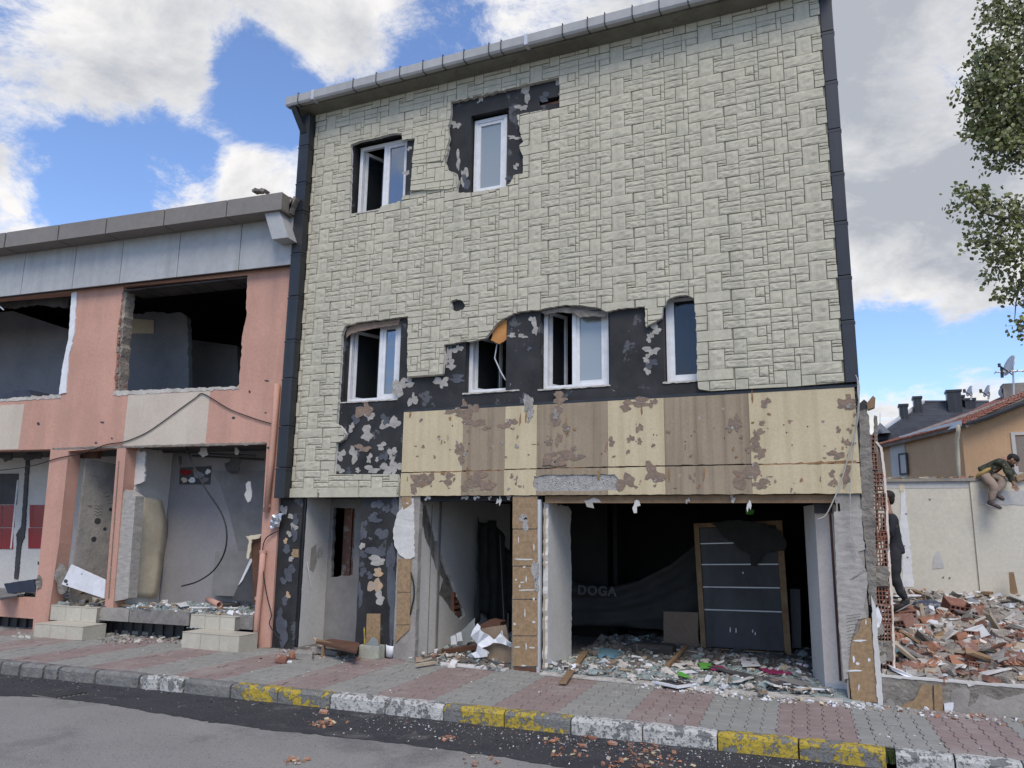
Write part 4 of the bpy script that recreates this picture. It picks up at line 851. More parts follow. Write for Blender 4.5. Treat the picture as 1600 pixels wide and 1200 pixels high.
def hollow(w, h, dep, nx=4, nz=4):
    b = MB(); th = .010; cw = (w-th*(nx+1))/nx; ch = (h-th*(nz+1))/nz; hs = []
    for i in range(nx):
        for j in range(nz): x = th+i*(cw+th); z = th+j*(ch+th); hs.append([(x, z), (x+cw, z), (x+cw, z+ch), (x, z+ch)])
    b.prism(Fr((-w/2, -dep/2, -h/2), (1, 0, 0), (0, 1, 0)), [[(0, 0), (w, 0), (w, h), (0, h)]], hs, 0, dep, 0); return b
hb = hollow(.135, .185, .19); hme = {}
for k in ('brick', 'brick3', 'brick2'): o_ = hb.build('brick', k); hme[k] = o_.data; bpy.data.objects.remove(o_)
edge_uv = [(1368, 1078, 1060), (0, 0, 0)]
vv = [1058, 1030, 1002, 972, 944, 915, 885, 858, 831, 800, 768, 738, 706, 680]
for i in range(len(vv)-1):
    vm = (vv[i]+vv[i+1])/2; u = 1386-(1060-vm)*.052+(1.5 if i % 2 else -1); c = atY(u, vm, .2)
    if i in (1, 5): 
        bb = MB().prism(FM, [jag(FM.L([(u-12, vm+16), (u+11, vm+15), (u+10, vm-14), (u-11, vm-15)], .1), .008, .03, seed=i)], (), .1, .3, 0, front_noise=.02); bb.build('mortar_lump', 'concrete_raw', bw_); continue
    if i >= 11:
        o = link('brick', hme['brick3'], bw_); o.matrix_basis = Matrix.Translation(c-Vector((.06, 0, 0))) @ Matrix.Rotation(.1*(i-11), 4, 'Y'); continue
    o = link('brick', hme[('brick3', 'brick', 'brick3')[i % 3]], bw_); o.matrix_basis = Matrix.Translation(c) @ Matrix.Rotation(random.uniform(-.04, .04), 4, 'Y')
pe = [(1371, 690), (1379, 700), (1384, 740), (1388, 800), (1391, 870), (1395, 930), (1398, 1000), (1399, 1055)]
MB().prism(FM, [jag(FM.L(pe+[(u-4, v) for u, v in reversed(pe)], .12), .003, .03, seed=2)], (), .12, .32, 0).build('plaster_skin', 'beigewall', bw_)
MB().prism(FM, [jag(FM.L([(1366, 648), (1371, 650), (1372, 700), (1370, 945), (1378, 1068), (1372, 1068)], .1), .006, .04, seed=1)], (), .13, .3, 0).build('mortar_bed', 'concrete_raw', bw_)
for i, (u, v, ru, rv) in enumerate([(1372, 965, 6, 14), (1376, 985, 5, 10), (1374, 1010, 5, 12), (1379, 1030, 6, 10)]):
    MB().prism(FM, [blob(FM, u, v, ru, rv, .06, i, 12, .35)], (), .06, .14, 0, front_noise=.02).build('plaster_lump', 'concrete' if i else 'white', bw_)
# ================================================================ PINK TWO STOREY BUILDING
PK = root('pink_shop_building', FL.p(-3, 0, .5), 'salmon pink two storey shop building with its windows and shop fronts knocked out', 'building')
def LA(u, v, d=0.): return FL.uv(u, v, d)
zl = LA(416, 692)[1]; aR = LA(453, 430)[0]; aL = -9.5
# upright poly including pillars
pillA = [LA(80, 703), LA(52, 985)]; pA2 = [LA(84, 985), LA(107, 703)]
out_ = [(aL, 6.62), (aL, zl-.0)]
out_ += [(LA(79, 703)[0], zl-.01)] + [LA(64, 850), LA(55, 935), (LA(55, 935)[0]-4.0, LA(55, 935)[1]-.02), (LA(55, 935)[0]-4.0, LA(55, 965)[1]-.0), LA(52, 967), LA(50, 997), LA(72, 997), LA(80, 930), LA(92, 850), LA(107, 705)]
out_ += [(LA(183, 700)[0], zl-.0), LA(163, 952), LA(176, 955), (LA(197, 698)[0], zl), (LA(417, 692)[0], zl), LA(398, 1012), LA(422, 1012), LA(436, 782), LA(447, 640), (aR, 6.62)]
U1 = jag(FL.L([(-300, 490), (112, 455), (108, 530), (98, 575), (92, 617), (-300, 655)]), .012, .07, sides=[1, 2, 3, 4], seed=4)
U2 = jag(FL.L([(193, 448), (387, 430), (384, 500), (378, 530), (374, 600), (368, 607), (178, 614), (182, 540), (186, 500)]), .014, .06, sides=[1, 2, 3, 5, 6, 7, 8], seed=5)
MB().prism(FL, [out_], [U1, U2], 0, .24, 0).build('wall', 'pink', PK)
for q in ([(-130, 640), (38, 625), (30, 703), (-130, 715)], [(200, 616), (328, 611), (322, 692), (193, 697)]):
    p = FL.L(q); x0 = (p[0][0]+p[3][0])/2; x1 = (p[1][0]+p[2][0])/2
    MB().prism(FL, [jag([(x0, zl+.004), (x1, zl+.004), (x1, min(p[0][1], p[1][1])), (x0, min(p[0][1], p[1][1]))], .003, .08, sides=[2])], (), -.004, .002, 0).build('cream_paint_panel', 'pinkcream', PK)
# broken reveals
MB().prism(FL, [jag(FL.L([(193, 448), (200, 455), (195, 500), (191, 540), (187, 613), (178, 614), (182, 540), (186, 500)], .05), .012, .05)], (), .05, .22, 0, front_noise=.03).build('broken_reveal', 'dust', PK)
for k in range(13):
    c = FL.p(*LA(190-k*.5, 470+k*11, .06), .10); MB().box(c, (.09, .17, .08), None, jit=.12).build('brick', ('brick3', 'dust', 'brick')[k % 3], PK)
MB().prism(FL, [jag(FL.L([(113, 458), (121, 456), (117, 520), (108, 560), (104, 614), (93, 617), (99, 570), (108, 530)], -.005), .006, .05)], (), -.02, .04, 0).build('window_frame_remnant', 'pvc', PK)
for a, c in (((178, 612), (374, 605)), ((-60, 628), (96, 618))):
    x0, z0 = LA(*a); x1, z1_ = LA(*c)
    MB().prism(FL, [jag([(x0, min(z0, z1_)-.03), (x1, min(z0, z1_)-.03), (x1, z1_+.012), (x0, z0+.012)], .012, .05, seed=int(x0*9))], (), -.008, .1, 0).build('broken_sill', 'plastergrit', PK)
MB().prism(FL, [jag([(LA(82, 703)[0], zl-.02), (LA(415, 692)[0], zl-.02), (LA(415, 692)[0], zl+.012), (LA(82, 703)[0], zl+.012)], .006, .05)], (), -.004, .02, 0).build('chipped_edge', 'concrete_raw', PK)
for i, (u, v, ru, rv) in enumerate([(98, 905, 11, 22), (62, 910, 4, 11)]): MB().prism(FL, [blob(FL, u, v, ru, rv, 0, i, 16, .25)], (), -.010, .02, 0, front_noise=.02).build('exposed_concrete', 'concrete_raw', PK)
for i, (u, v) in enumerate([(415, 645), (60, 662), (160, 660), (266, 653), (299, 684), (309, 684), (250, 690), (365, 653), (417, 595), (390, 612), (150, 692), (20, 668), (175, 685), (420, 700), (404, 890), (60, 880)]):
    MB().prism(FL, [blob(FL, u, v, 1.5+(i % 3), 1.5+(i % 2), 0, i, 8, .3)], (), -.003, .002, 0).build('anchor_hole', 'sheet', PK)
# shell
xw0, xw1 = aL, aR-.06
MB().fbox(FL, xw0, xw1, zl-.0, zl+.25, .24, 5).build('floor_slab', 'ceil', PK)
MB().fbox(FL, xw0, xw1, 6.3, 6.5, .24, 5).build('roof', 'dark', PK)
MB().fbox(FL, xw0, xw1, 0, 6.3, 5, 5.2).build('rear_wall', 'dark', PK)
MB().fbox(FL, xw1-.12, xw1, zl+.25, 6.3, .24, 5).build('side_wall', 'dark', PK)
MB().fbox(FL, xw0-.2, xw0, 0, 6.5, 0, 5.2).build('side_wall', 'pink', PK)
zf = LA(300, 957)[1]+.0
MB().fbox(FL, xw0, LA(398, 950)[0], zf-.18, zf, .02, 5).build('ground_floor_slab', 'concrete', PK)
MB().fbox(FL, xw0, LA(398, 950)[0], -.02, zf-.18, .25, .3).build('metal_skirt', 'sheet', PK)
for k in range(46):
    a = xw0+k*.2+.02
    if a < LA(395, 950)[0]: MB().fbox(FL, a, a+.07, -.02, zf-.2, .215, .25).build('skirt_rib', 'sheet', PK)
# upper rooms
q = FL.L([(178, 490), (250, 488), (285, 489), (293, 500), (294, 640), (170, 640)], 1.6)
MB().prism(FL, [jag(q, .02, .08, sides=[0, 1, 2, 3])], (), 1.6, 1.7, 0).build('inner_wall', 'bluewall', PK)
MB().prism(FL, [FL.L([(196, 497), (240, 500), (240, 521), (196, 521)], 1.58)], (), 1.58, 1.6, 0).build('paint_patch', 'wallpaper', PK)
q = FL.L([(293, 530), (370, 540), (376, 640), (293, 640)], 3); MB().prism(FL, [q], (), 3, 3.1, 0).build('inner_wall', 'bluewall', PK)
MB().prism(FL, [FL.L([(-350, 520), (20, 486), (108, 515), (108, 640), (-350, 680)], 1.8)], (), 1.8, 1.9, 0).build('inner_wall', 'bluewall', PK)
MB().prism(FL, [jag(FL.L([(-60, 476), (30, 470), (108, 460), (106, 482), (85, 480), (60, 476), (20, 482)], .3), .02, .05)], (), .3, .33, 0).build('hanging_ceiling_board', 'ceil', PK)
zt2 = LA(386, 431)[1]-.035
for k in range(5):
    a = LA(193, 448)[0]+k*.53; MB().fbox(FL, a+.01, min(a+.52, LA(386, 431)[0]), zt2, zt2+.02, -.0, .45).build('soffit_board', 'ceil', PK)
MB().tube([FL.p(*LA(-20, 462, -.01), -.0), FL.p(*LA(5, 484, -.01), 0)], .012, 5).build('pipe_stub', 'pvc', PK)
MB().prism(FL, [FL.L([(0, 622), (20, 610), (45, 609), (56, 619), (56, 624), (0, 630)], .2)], (), .2, .6, 0, front_noise=.05).build('fallen_sheet', 'navy', PK)
# ---- silver panels and brown parapet
sT = [(-170, -180), (-80, -87), (39, 33), (120, 112), (192, 185), (280, 274), (374, 370), (457, 453)]
zt_, zb_ = LA(190, 375, -.14)[1], LA(453, 413, -.14)[1]
for i in range(len(sT)-1):
    a0 = LA(sT[i][1], 450, -.14)[0]+.006; a1 = LA(sT[i+1][1], 450, -.14)[0]-.006
    MB().prism(FL, [[(a0, zb_), (a1, zb_), (a1, zt_+.1), (a0, zt_+.1)]], (), -.14, -.11, 0).build('facade_panel', 'alu', PK, bevel=.004)
MB().fbox(FL, aL, aR, zb_+.02, zt_+.1, -.11, -.002).build('panel_framing', 'sheet', PK)
dp = -.46
pu = [-200, -100, 15, 96, 169, 258, 354, 440]
zp1 = LA(440, 300, dp)[1]; zp0 = LA(438, 327, dp)[1]
for i in range(len(pu)-1):
    a0 = LA(pu[i], 330, dp)[0]+.004; a1 = LA(pu[i+1], 320, dp)[0]-.004
    MB().fbox(FL, a0, a1, zp0, zp1, dp, dp+.02).build('parapet_panel', 'brownalu', PK, bevel=.003)
    MB().fbox(FL, a0, a1, zp0-.0, zp0+.015, dp+.021, -.142).build('soffit_panel', 'brownalu', PK)
MB().fbox(FL, aL, LA(440, 320, dp)[0]-.004, zp0+.02, zp1-.005, dp+.025, .3).build('parapet_core', 'brownalu', PK)
MB().fbox(FL, aL, aR-.02, 6.5, zp1-.03, .3, 1.2).build('parapet_core', 'concrete', PK)
e0 = FL.p(*LA(452, 330, -.2), -.2)
for i in range(4): MB().box(e0+Vector((.0+.03*i, 0, .05+.05*(i % 2))), (.05, .12, .22), Matrix.Rotation(.3*i-.4, 3, 'Y')).build('broken_concrete_lump', 'concrete_raw', PK)
for i, u in enumerate((401, 405, 414)): MB().box(FL.p(*LA(u, 299, -.2), -.2)+Vector((0, 0, .0)), (.09, .12, .045), Matrix.Rotation(-.2+.3*i, 3, 'Y'), jit=.2).build('broken_concrete_lump', 'concrete_raw', PK)
bq = FL.L([(413, 332), (436, 329), (450, 371), (425, 374)], -.40)
MB().prism(FL, [bq], (), -.40, -.142, 0).build('panel_bracket', 'alu', PK, bevel=.004)
# ---- ground floor interiors (left shop)
def lwall(u0, u1, v0, v1, d, m_, nm='shop_wall', holes=(), th=.06, poly=None):
    P_ = FL.L(poly or [(u0, v0), (u1, v0), (u1, v1), (u0, v1)], d); return MB().prism(FL, [P_], [FL.L(h, d) for h in holes], d, d+th, 0).build(nm, m_, PK)
dB = 1.0
a0 = LA(196, 900, dB)[0]
MB().fbox(FL, LA(236, 900, dB)[0]-.35, aR-.2, zf, zl, dB, dB+.06).build('shop_wall', 'greywall', PK)
MB().prism(FL, [FL.L([(330, 735), (425, 735), (425, 900), (392, 895), (372, 860), (358, 800), (345, 760)], dB-.012)], (), dB-.012, dB, 0).build('panelling_and_shade', 'greyboard', PK)  # dark curved sheet: the wall's shade towards the right, put in as colour
# side partition at the narrow pillar with peeled wallpaper
aw = LA(201, 800, .15)[0]; sf = Fr(FL.p(aw, 0, .24), FL.n, FL.ex)
MB().prism(sf, [jag([(0, zf), (.75, zf), (.75, zl), (0, zl)], .004, .1)], (), -.06, 0, 0).build('shop_wall', 'whitewall', PK)
def onf(fr, u, v):
    q = ray(u, v); t = (fr.o-CAM).dot(fr.n)/q.dot(fr.n); w = CAM+q*t-fr.o; return (w.dot(fr.ex), w.z)
wp = MB(); nn = 18
top_ = onf(sf, 217, 778); bot_ = onf(sf, 208, 935)
for i in range(nn+1):
    t = i/nn; z = bot_[1]+(top_[1]-bot_[1])*t
    wv = .66-.12*abs(t-.5)*2-.1*(t > .8)*(t-.8)*5
    for j in range(5):
        s = j/4; wp.v.append(tuple(sf.p(.10+wv*s, z+.02*math.sin(s*5), .012+.05*s*abs(math.sin(t*5+1))+.03*s*(t > .85)*6*(t-.85))))
for i in range(nn):
    for j in range(4): a = i*5+j; wp.f.append((a, a+1, a+6, a+5)); wp.m.append(0)
wpo = wp.build('loose_wallpaper', 'wallpaper', PK, smooth=True); wpo.modifiers.new('s', 'SOLIDIFY').thickness = .004
MB().prism(FL, [jag(FL.L([(195, 706), (228, 706), (226, 752), (210, 760), (214, 782), (196, 800), (188, 770)], .24), .01, .04)], (), .235, .26, 0, front_noise=.01).build('torn_plaster', 'whitewall', PK)
MB().prism(FL, [jag(FL.L([(183, 790), (196, 765), (212, 775), (206, 850), (200, 935), (176, 940), (180, 880)], .02), .003, .09)], (), .02, .2, 0).build('plaster_pier', 'adh', PK)
MB().tube([FL.p(*LA(186, 720, -.002), -.002), FL.p(*LA(170, 935, -.002), -.002)], .012, 4).build('corner_bead', 'scar', PK)
# poster: faded photographs, generic dark and red patches
pq = FL.L([(281, 731), (330, 728), (328, 757), (280, 757)], dB-.01)
pw = MB().prism(FL, [pq], (), dB-.012, dB-.006, 0).build('wall_poster', 'slate', PK)
for i, (u, v, ru, rv, k) in enumerate([(290, 738, 8, 5, 'red'), (310, 742, 8, 6, 'bluewall'), (300, 750, 6, 4, 'white'), (320, 750, 6, 4, 'greyboard'), (288, 750, 5, 4, 'wallpaper'), (325, 737, 4, 4, 'white'), (305, 735, 4, 3, 'scar')]):
    MB().prism(FL, [blob(FL, u, v, ru, rv, dB-.014, i, 10, .3)], (), dB-.016, dB-.012, 0).build('print', k, pw)
# ceiling bits
for i, (u0, u1, v) in enumerate([(255, 400, 706), (300, 412, 712)]): MB().tube([FL.p(*LA(u0, v, .6+.3*i), .6+.3*i), FL.p(*LA(u1, v+6, .6+.3*i), .6+.3*i)], .015, 6).build('ceiling_rail', 'sheet', PK)
for i, (u, v, ru, rv) in enumerate([(318, 706, 8, 7), (385, 768, 6, 14), (363, 703, 3, 8), (205, 718, 3, 5), (232, 704, 5, 4), (264, 717, 2, 10), (345, 725, 14, 12)]): MB().prism(FL, [blob(FL, u, v, ru, rv, .4, i, 11, .4)], (), .4+.05*i, .41+.05*i, 0).build('hanging_scrap', 'whitewall' if i < 5 else 'ceil', PK)
# middle bay (100-195): concrete-grey column face and red-banded wall behind
am_ = LA(108, 800, .02)[0]; mf = Fr(FL.p(am_, 0, .24), (FL.n+FL.ex*.28), (FL.ex-FL.n*.28))
MB().prism(mf, [[(0, zf-.05), (.62, zf-.05), (.60, 2.72), (0, 2.78)]], (), -.06, 0, 0).build('column_face', 'concrete', PK)
for i, (x, z, r) in enumerate([(.30, 1.75, .055), (.27, 1.45, .045), (.44, 1.62, .03), (.50, 1.95, .03)]):
    MB().prism(mf, [[(x+r*math.cos(k*.7), z+r*math.sin(k*.7)) for k in range(9)]], (), -.004, .004, 0).build('core_hole', 'sheet', PK)
for i in range(14):
    x = .1+.4*((i*37) % 10)/10; z = 2.0+.55*((i*53) % 10)/10; MB().tube([mf.p(x, z, .003), mf.p(x+.08, z+.02*((i % 3)-1), .003)], .004, 3).build('scratch', 'concrete_raw', PK)
for i in range(4): MB().tube([mf.p(.22+.03*k, 2.0-.05*i+.02*math.sin(k*2.1), .003) for k in range(6)], .0022, 3).build('scribble', 'cable', PK)
dM = 1.4; lwall(100, 196, 700, 960, dM, 'whitewall')
def bandpx(u0, u1, v0, v1, d, m_, nm):
    o = MB().prism(FL, [FL.L([(u0, v0), (u1, v0), (u1, v1), (u0, v1)], d)], (), d, d+.012, 0).build(nm, m_, PK, bevel=.002)
for (u0, u1) in ((137, 154), (155, 175)): bandpx(u0, u1, 827, 852, dM-.013, 'red', 'tile')
for (u0, u1) in ((130, 150), (151, 172)): bandpx(u0, u1, 886, 905, dM-.013, 'red', 'tile')
MB().tube([FL.p(*LA(136, 872, .9), .9), FL.p(*LA(168, 859, .8), .8)], .01, 5).build('metal_rail', 'galv', PK)
MB().prism(FL, [jag(FL.L([(104, 703), (155, 703), (150, 716), (104, 714)], .3), .01, .05)], (), .3, .4, 0).build('lintel', 'brownboard', PK)
# left bay (0-80)
dL = 1.3; lwall(-260, 100, 700, 960, dL, 'whitewall')
for (u0, u1, v0, v1) in ((-30, 3, 789, 824), (4, 22, 789, 824), (-30, 3, 825, 858), (4, 20, 825, 858), (46, 70, 789, 824), (44, 68, 825, 857)): bandpx(u0, u1, v0, v1, dL-.013, 'red', 'tile')
MB().prism(FL, [FL.L([(-60, 740), (28, 740), (25, 788), (-60, 788)], dL-.02)], (), dL-.02, dL, 0).build('panelling_and_shade', 'sheet', PK)
MB().prism(FL, [jag(FL.L([(40, 715), (46, 715), (42, 780), (38, 840), (33, 850), (28, 905), (22, 904), (26, 850), (25, 835), (33, 822), (36, 780)], dL-.018), .006, .03)], (), dL-.02, dL, 0).build('crack', 'sheet', PK)
MB().tube([FL.p(*LA(28, 750, 1.1), 1.1), FL.p(*LA(17, 857, 1.1), 1.1)], .014, 5).build('white_rail', 'pvc', PK)
for i, (u, v, ru, rv) in enumerate([(8, 712, 10, 10), (50, 712, 14, 8)]): MB().prism(FL, [blob(FL, u, v, ru, rv, .5, i, 11, .4)], (), .5, .52, 0).build('hanging_scrap', 'ceil', PK)
# drain pipe
pr = [FL.p(*LA(u, v, -.06), -.06) for u, v in [(429, 660), (424, 720), (416, 800), (411, 860), (408, 900), (402, 960), (399, 1008)]]
dpipe = MB().tube([FL.p(*LA(433, 600, -.06), -.06)]+pr[:3], .045, 12).build('drain_pipe', 'pink', PK, smooth=True)
MB().tube(pr[3:], .042, 12).build('drain_pipe', 'pink', PK, smooth=True)
for (u, v) in ((427, 678), (417, 790), (411, 862), (404, 935)): c = FL.p(*LA(u, v, -.05), -.05); MB().tube([c-Vector((0, 0, .02)), c+Vector((0, 0, .02))], .054, 12).build('pipe_collar', 'pink', dpipe)
# plinth facings and kerb below the slabs
zp_ = zf
for (u0, u1, m_) in ((152, 203, 'concrete'), (204, 298, 'marble'), (366, 398, 'marble')):
    a0, a1 = LA(u0, 965)[0], LA(u1, 965)[0]; MB().prism(FL, [[(a0+.003, zp_-.19), (a1-.003, zp_-.19), (a1-.003, zp_+.004), (a0+.003, zp_+.004)]], (), -.03, .018, 0).build('plinth_slab', m_, PK, bevel=.003)
def ledge(u0, u1, v): 
    p0 = ground(u0, v, .06); p1 = ground(u1, v+2, .06); c = (p0+p1)/2; MB().box(c-Vector((0, 0, .02)), ((p1-p0).length, .12, .05), Matrix.Rotation(AL, 3, 'Z')).build('ledge', 'concrete', PK)
ledge(178, 250, 985); ledge(252, 283, 987)

# ---- tiled steps, each flight its own thing
def steps(lab, low, upp, zlow, zup, depth_low, depth_up):
    """low/upp: px of the front face bottom corners (left, right)"""
    p0, p1 = ground(*low[0], .0), ground(*low[1], .0); e = (p1-p0).normalized(); n = Vector((-e.y, e.x, 0)); r_ = root('tiled_steps', (p0+p1)/2, lab, 'steps', 'tiled steps of the pink building')
    w = (p1-p0).length; fr = Fr(p0, e, n)
    MB().fbox(fr, .012, w-.012, -.01, zlow-.012, .012, depth_low).build('core', 'concrete', r_)
    nt = 3
    for k in range(nt):
        a, b_ = w*k/nt+.003, w*(k+1)/nt-.003
        MB().fbox(fr, a, b_, 0, zlow-.014, 0, .011).build('tile', 'steptile', r_, bevel=.002)
        MB().fbox(fr, a, b_, zlow-.011, zlow, -.004, depth_low-.0).build('tread_tile', 'steptile', r_, bevel=.002)
    MB().fbox(fr, w-.011, w, 0, zlow-.014, .013, depth_low).build('side_tile', 'steptile', r_)
    q0, q1 = upp; d_ = depth_low-.02
    a0 = fr.uv(q0[0], q0[1], d_)[0]; a1 = fr.uv(q1[0], q1[1], d_)[0]
    MB().fbox(fr, a0+.012, a1-.012, zlow+.001, zup-.012, d_+.012, d_+depth_up).build('core', 'concrete', r_)
    for k in range(nt):
        a, b_ = a0+(a1-a0)*k/nt+.003, a0+(a1-a0)*(k+1)/nt-.003
        MB().fbox(fr, a, b_, zlow+.001, zup-.014, d_, d_+.011).build('tile', 'steptile', r_, bevel=.002)
        MB().fbox(fr, a, b_, zup-.011, zup, d_-.004, d_+depth_up).build('tread_tile', 'steptile', r_, bevel=.002)
    return fr, w
sl_ = ground(52, 995)
steps('cream tiled two-step flight at the narrow bay of the pink building', ((52, 995), (128, 1001)), ((78, 965), (150, 968)), .20, zf+.0, .42, .4)
steps('cream tiled two-step flight beside the pink drain pipe, strewn with glass', ((283, 1012), (372, 1020)), ((297, 975), (366, 985)), .22, zf-.01, .38, .35)

# cables
def cable(nm, pts, r, m_, lab, k=8, cat='cable'):
    o = MB().tube(curve_pts(pts, k), r, 6).build(nm, m_, smooth=True); return tag(o, lab, cat)
def FP(fr, u, v, d): return fr.p(*fr.uv(u, v, d), d)
cable('hanging_cable', [FP(FL, u, v, d) for u, v, d in [(292, 700, .2), (303, 730, .15), (322, 765, .1), (345, 800, .0), (354, 830, -.05), (351, 862, -.05), (335, 890, .1), (310, 908, .25), (284, 916, .4)]], .012, 'cable', 'thick black cable curling down in front of the grey shop wall')
cable('facade_cable', [FP(FL, u, v, -.02) for u, v in [(0, 735), (50, 728), (90, 716), (130, 708), (165, 695), (195, 690), (225, 678), (250, 662), (280, 640), (305, 622), (315, 615), (330, 622), (360, 640), (400, 655), (428, 663)]], .008, 'cable', 'thin black cable draped across the pink and cream facade')
cable('door_cable', [FP(FL, u, v, d) for u, v, d in [(433, 830, -.03), (415, 842, -.05), (410, 865, -.06), (412, 900, -.07), (418, 935, -.07), (424, 960, -.05), (421, 975, -.06), (430, 990, -.1), (440, 1002, -.12)]], .008, 'cable', 'loose black cable down the pink pier next to the black column')
fo = MB(); 
for i in range(5):
    for j in range(5): fo.v.append(tuple(FP(FL, 425+i*4-j*1.2+random.uniform(-1, 1), 805+j*5.5-i*1.0+random.uniform(-1.5, 1.5), -.06-.03*random.random())))
for i in range(4):
    for j in range(4): a = i*5+j; fo.f.append((a, a+5, a+6, a+1)); fo.m.append(0)
foil = tag(fo.build('foil_scrap', 'foil'), 'crumpled silver foil scrap caught on the pink pier by the black column', 'scrap'); foil.modifiers.new('s', 'SOLIDIFY').thickness = .003
cable('white_cable', [FP(FM, u, v, d) for u, v, d in [(1339, 590, -.02), (1342, 615, -.05), (1341, 650, -.06), (1335, 680, -.05), (1325, 715, -.04), (1315, 750, -.05), (1303, 780, -.08), (1290, 805, -.1), (1277, 812, -.1)]], .007, 'wcable', 'pale cable swinging loose from the right corner of the cream band')
cable('white_cable', [FP(FM, u, v, d) for u, v, d in [(1337, 586, -.02), (1343, 605, -.04), (1340, 640, -.05), (1335, 690, -.05), (1330, 740, -.05), (1328, 790, -.06), (1329, 830, -.05), (1334, 850, -.03), (1338, 870, -.02)]], .005, 'wcable', 'thin pale cable hanging straight down the corner pillar')
cable('loose_pipe', [FP(FM, u, v, d) for u, v, d in [(642, 895, .02), (646, 910, .0), (647, 930, .0), (643, 950, .01), (641, 960, .02)]], .010, 'cable', 'short bent black conduit on the plaster column by the cracked wall', cat='conduit')
# ================================================================ RUBBLE LOT
def mound_z(x, y):
    """height of the cleared plot and the rubble heaped on it"""
    base = .36+.20*min(1, max(0, (y-.3)/3.0))+.10*min(1, max(0, (y-3)/4))
    n = .10*noise.noise(Vector((x*1.3, y*1.3, 2.)))+.05*noise.noise(Vector((x*4, y*4, 5.)))+.02*noise.noise(Vector((x*11, y*11, 7.)))
    heap = .16*math.exp(-((x-1.0)/1.1)**2-((y-1.2)/.9)**2)+.10*math.exp(-((x-.5)/.5)**2-((y-1.5)/.7)**2)
    k = min(1, max(0, (y-.03)/.4)); zf0 = FM.uv(1500, 1066, 0)[1]-.02
    return zf0+(base+n+heap-zf0)*k
YW = 7.0
hm = MB(); nx, ny = 150, 150; x0, x1, y0, y1 = .02, 7.5, .03, YW+.1
for i in range(nx+1):
    for j in range(ny+1):
        x = x0+(x1-x0)*i/nx; y = y0+(y1-y0)*(j/ny)**1.3; hm.v.append((x, y, mound_z(x, y)))
for i in range(nx):
    for j in range(ny): a = i*(ny+1)+j; hm.f.append((a, a+ny+1, a+ny+2, a+1)); hm.m.append(0)
tag(hm.build('rubble_ground', 'dust'), kind='structure')
# low broken wall along the pavement
pw_ = root('low_plinth_wall', (1.2, 0, 0), 'low broken grey wall edging the rubble plot along the pavement', 'low wall')
zw = FM.uv(1500, 1066, 0)[1]; aP0 = FM.uv(1380, 1090)[0]; aPe = 3.6
MB().prism(FM, [[(aP0, -.02), (aPe, -.02), (aPe, zw), (aP0, zw)]], (), .0, .2, 0, front_noise=.012).build('wall_core', 'concrete_raw', pw_)
MB().prism(FM, [jag([(aP0, zw-.008), (aPe, zw-.008), (aPe, zw+.012), (aP0, zw+.012)], .003, .05)], (), -.014, .12, 0).build('coping', 'whitewall', pw_)
for i, q in enumerate([[(1381, 1096), (1392, 1090), (1398, 1098), (1397, 1112), (1381, 1108)], [(1487, 1078), (1508, 1073), (1516, 1080), (1512, 1105), (1524, 1098), (1530, 1085), (1560, 1094), (1600, 1083), (1640, 1085), (1640, 1125), (1490, 1115), (1486, 1095)]]):
    MB().prism(FM, [jag(FM.L(q, -.012), .004, .03, seed=i)], (), -.014, .01, 0).build('render_patch', 'concrete', pw_)
MB().prism(FM, [jag(FM.L([(1400, 1113), (1413, 1100), (1428, 1095), (1440, 1070), (1456, 1070), (1458, 1113)], -.02), .003, .04)], (), -.024, -.004, 0).build('tile', 'tile', pw_)
MB().prism(FM, [FM.L([(1459, 1070), (1472, 1071), (1473, 1110), (1460, 1111)], -.02)], (), -.03, .0, 0).build('tile', 'tile', pw_)
MB().prism(FM, [jag(FM.L([(1475, 1100), (1490, 1098), (1489, 1114), (1476, 1113)], -.03), .003, .03)], (), -.035, -.005, 0).build('render_patch', 'white', pw_)
# back wall of the plot
LW = root('plot_wall', (2, YW, .5), 'long pale plastered wall closing the back of the rubble plot', 'wall')
FW = Fr((0, YW, 0), (1, 0, 0), (0, 1, 0))
zt1 = FW.uv(1500, 752)[1]
lw = MB().fbox(FW, -.6, FW.uv(1519, 800)[0], .4, zt1, 0, .2).build('wall_panel', 'lotwall', LW)
MB().fbox(FW, FW.uv(1519, 800)[0]+.002, 12, .4, zt1-.002, -.03, .2).build('wall_panel', 'lotwall', LW)
MB().fbox(FW, -.6, 12, zt1+.001, zt1+.055, -.05, .24).build('coping', 'concrete', LW)
MB().fbox(FW, FW.uv(1385, 800)[0], FW.uv(1517, 800)[0], zt1-.12, zt1-.004, -.006, 0).build('render_patch', 'lotwall2', LW)
def wpatch(q, m_, d=-.006, sd=1, amp=.01, nm='render_patch'): MB().prism(FW, [jag(FW.L(q, d), amp, .05, seed=sd)], (), d, d+.006, 0).build(nm, m_, LW)
wpatch([(1408, 760), (1413, 760), (1428, 918), (1410, 918), (1411, 860), (1406, 820)], 'white', -.007)
wpatch([(1467, 859), (1475, 887), (1457, 889), (1459, 870)], 'lotwall2', -.008, 4, .012)
wpatch([(1529, 768), (1640, 765), (1640, 788), (1529, 789)], 'lotwall2', -.038)
wpatch([(1405, 757), (1412, 757), (1412, 768), (1405, 768)], 'wallpaper', -.012)
for i, (u, v) in enumerate([(1416, 803), (1413, 853), (1418, 871), (1484, 903), (1474, 902), (1600-10, 880), (1453, 780)]): MB().prism(FW, [blob(FW, u, v, 1.6, 1.3, -.01, i, 8)], (), -.012, .0, 0).build('chip', 'concrete_raw', LW)
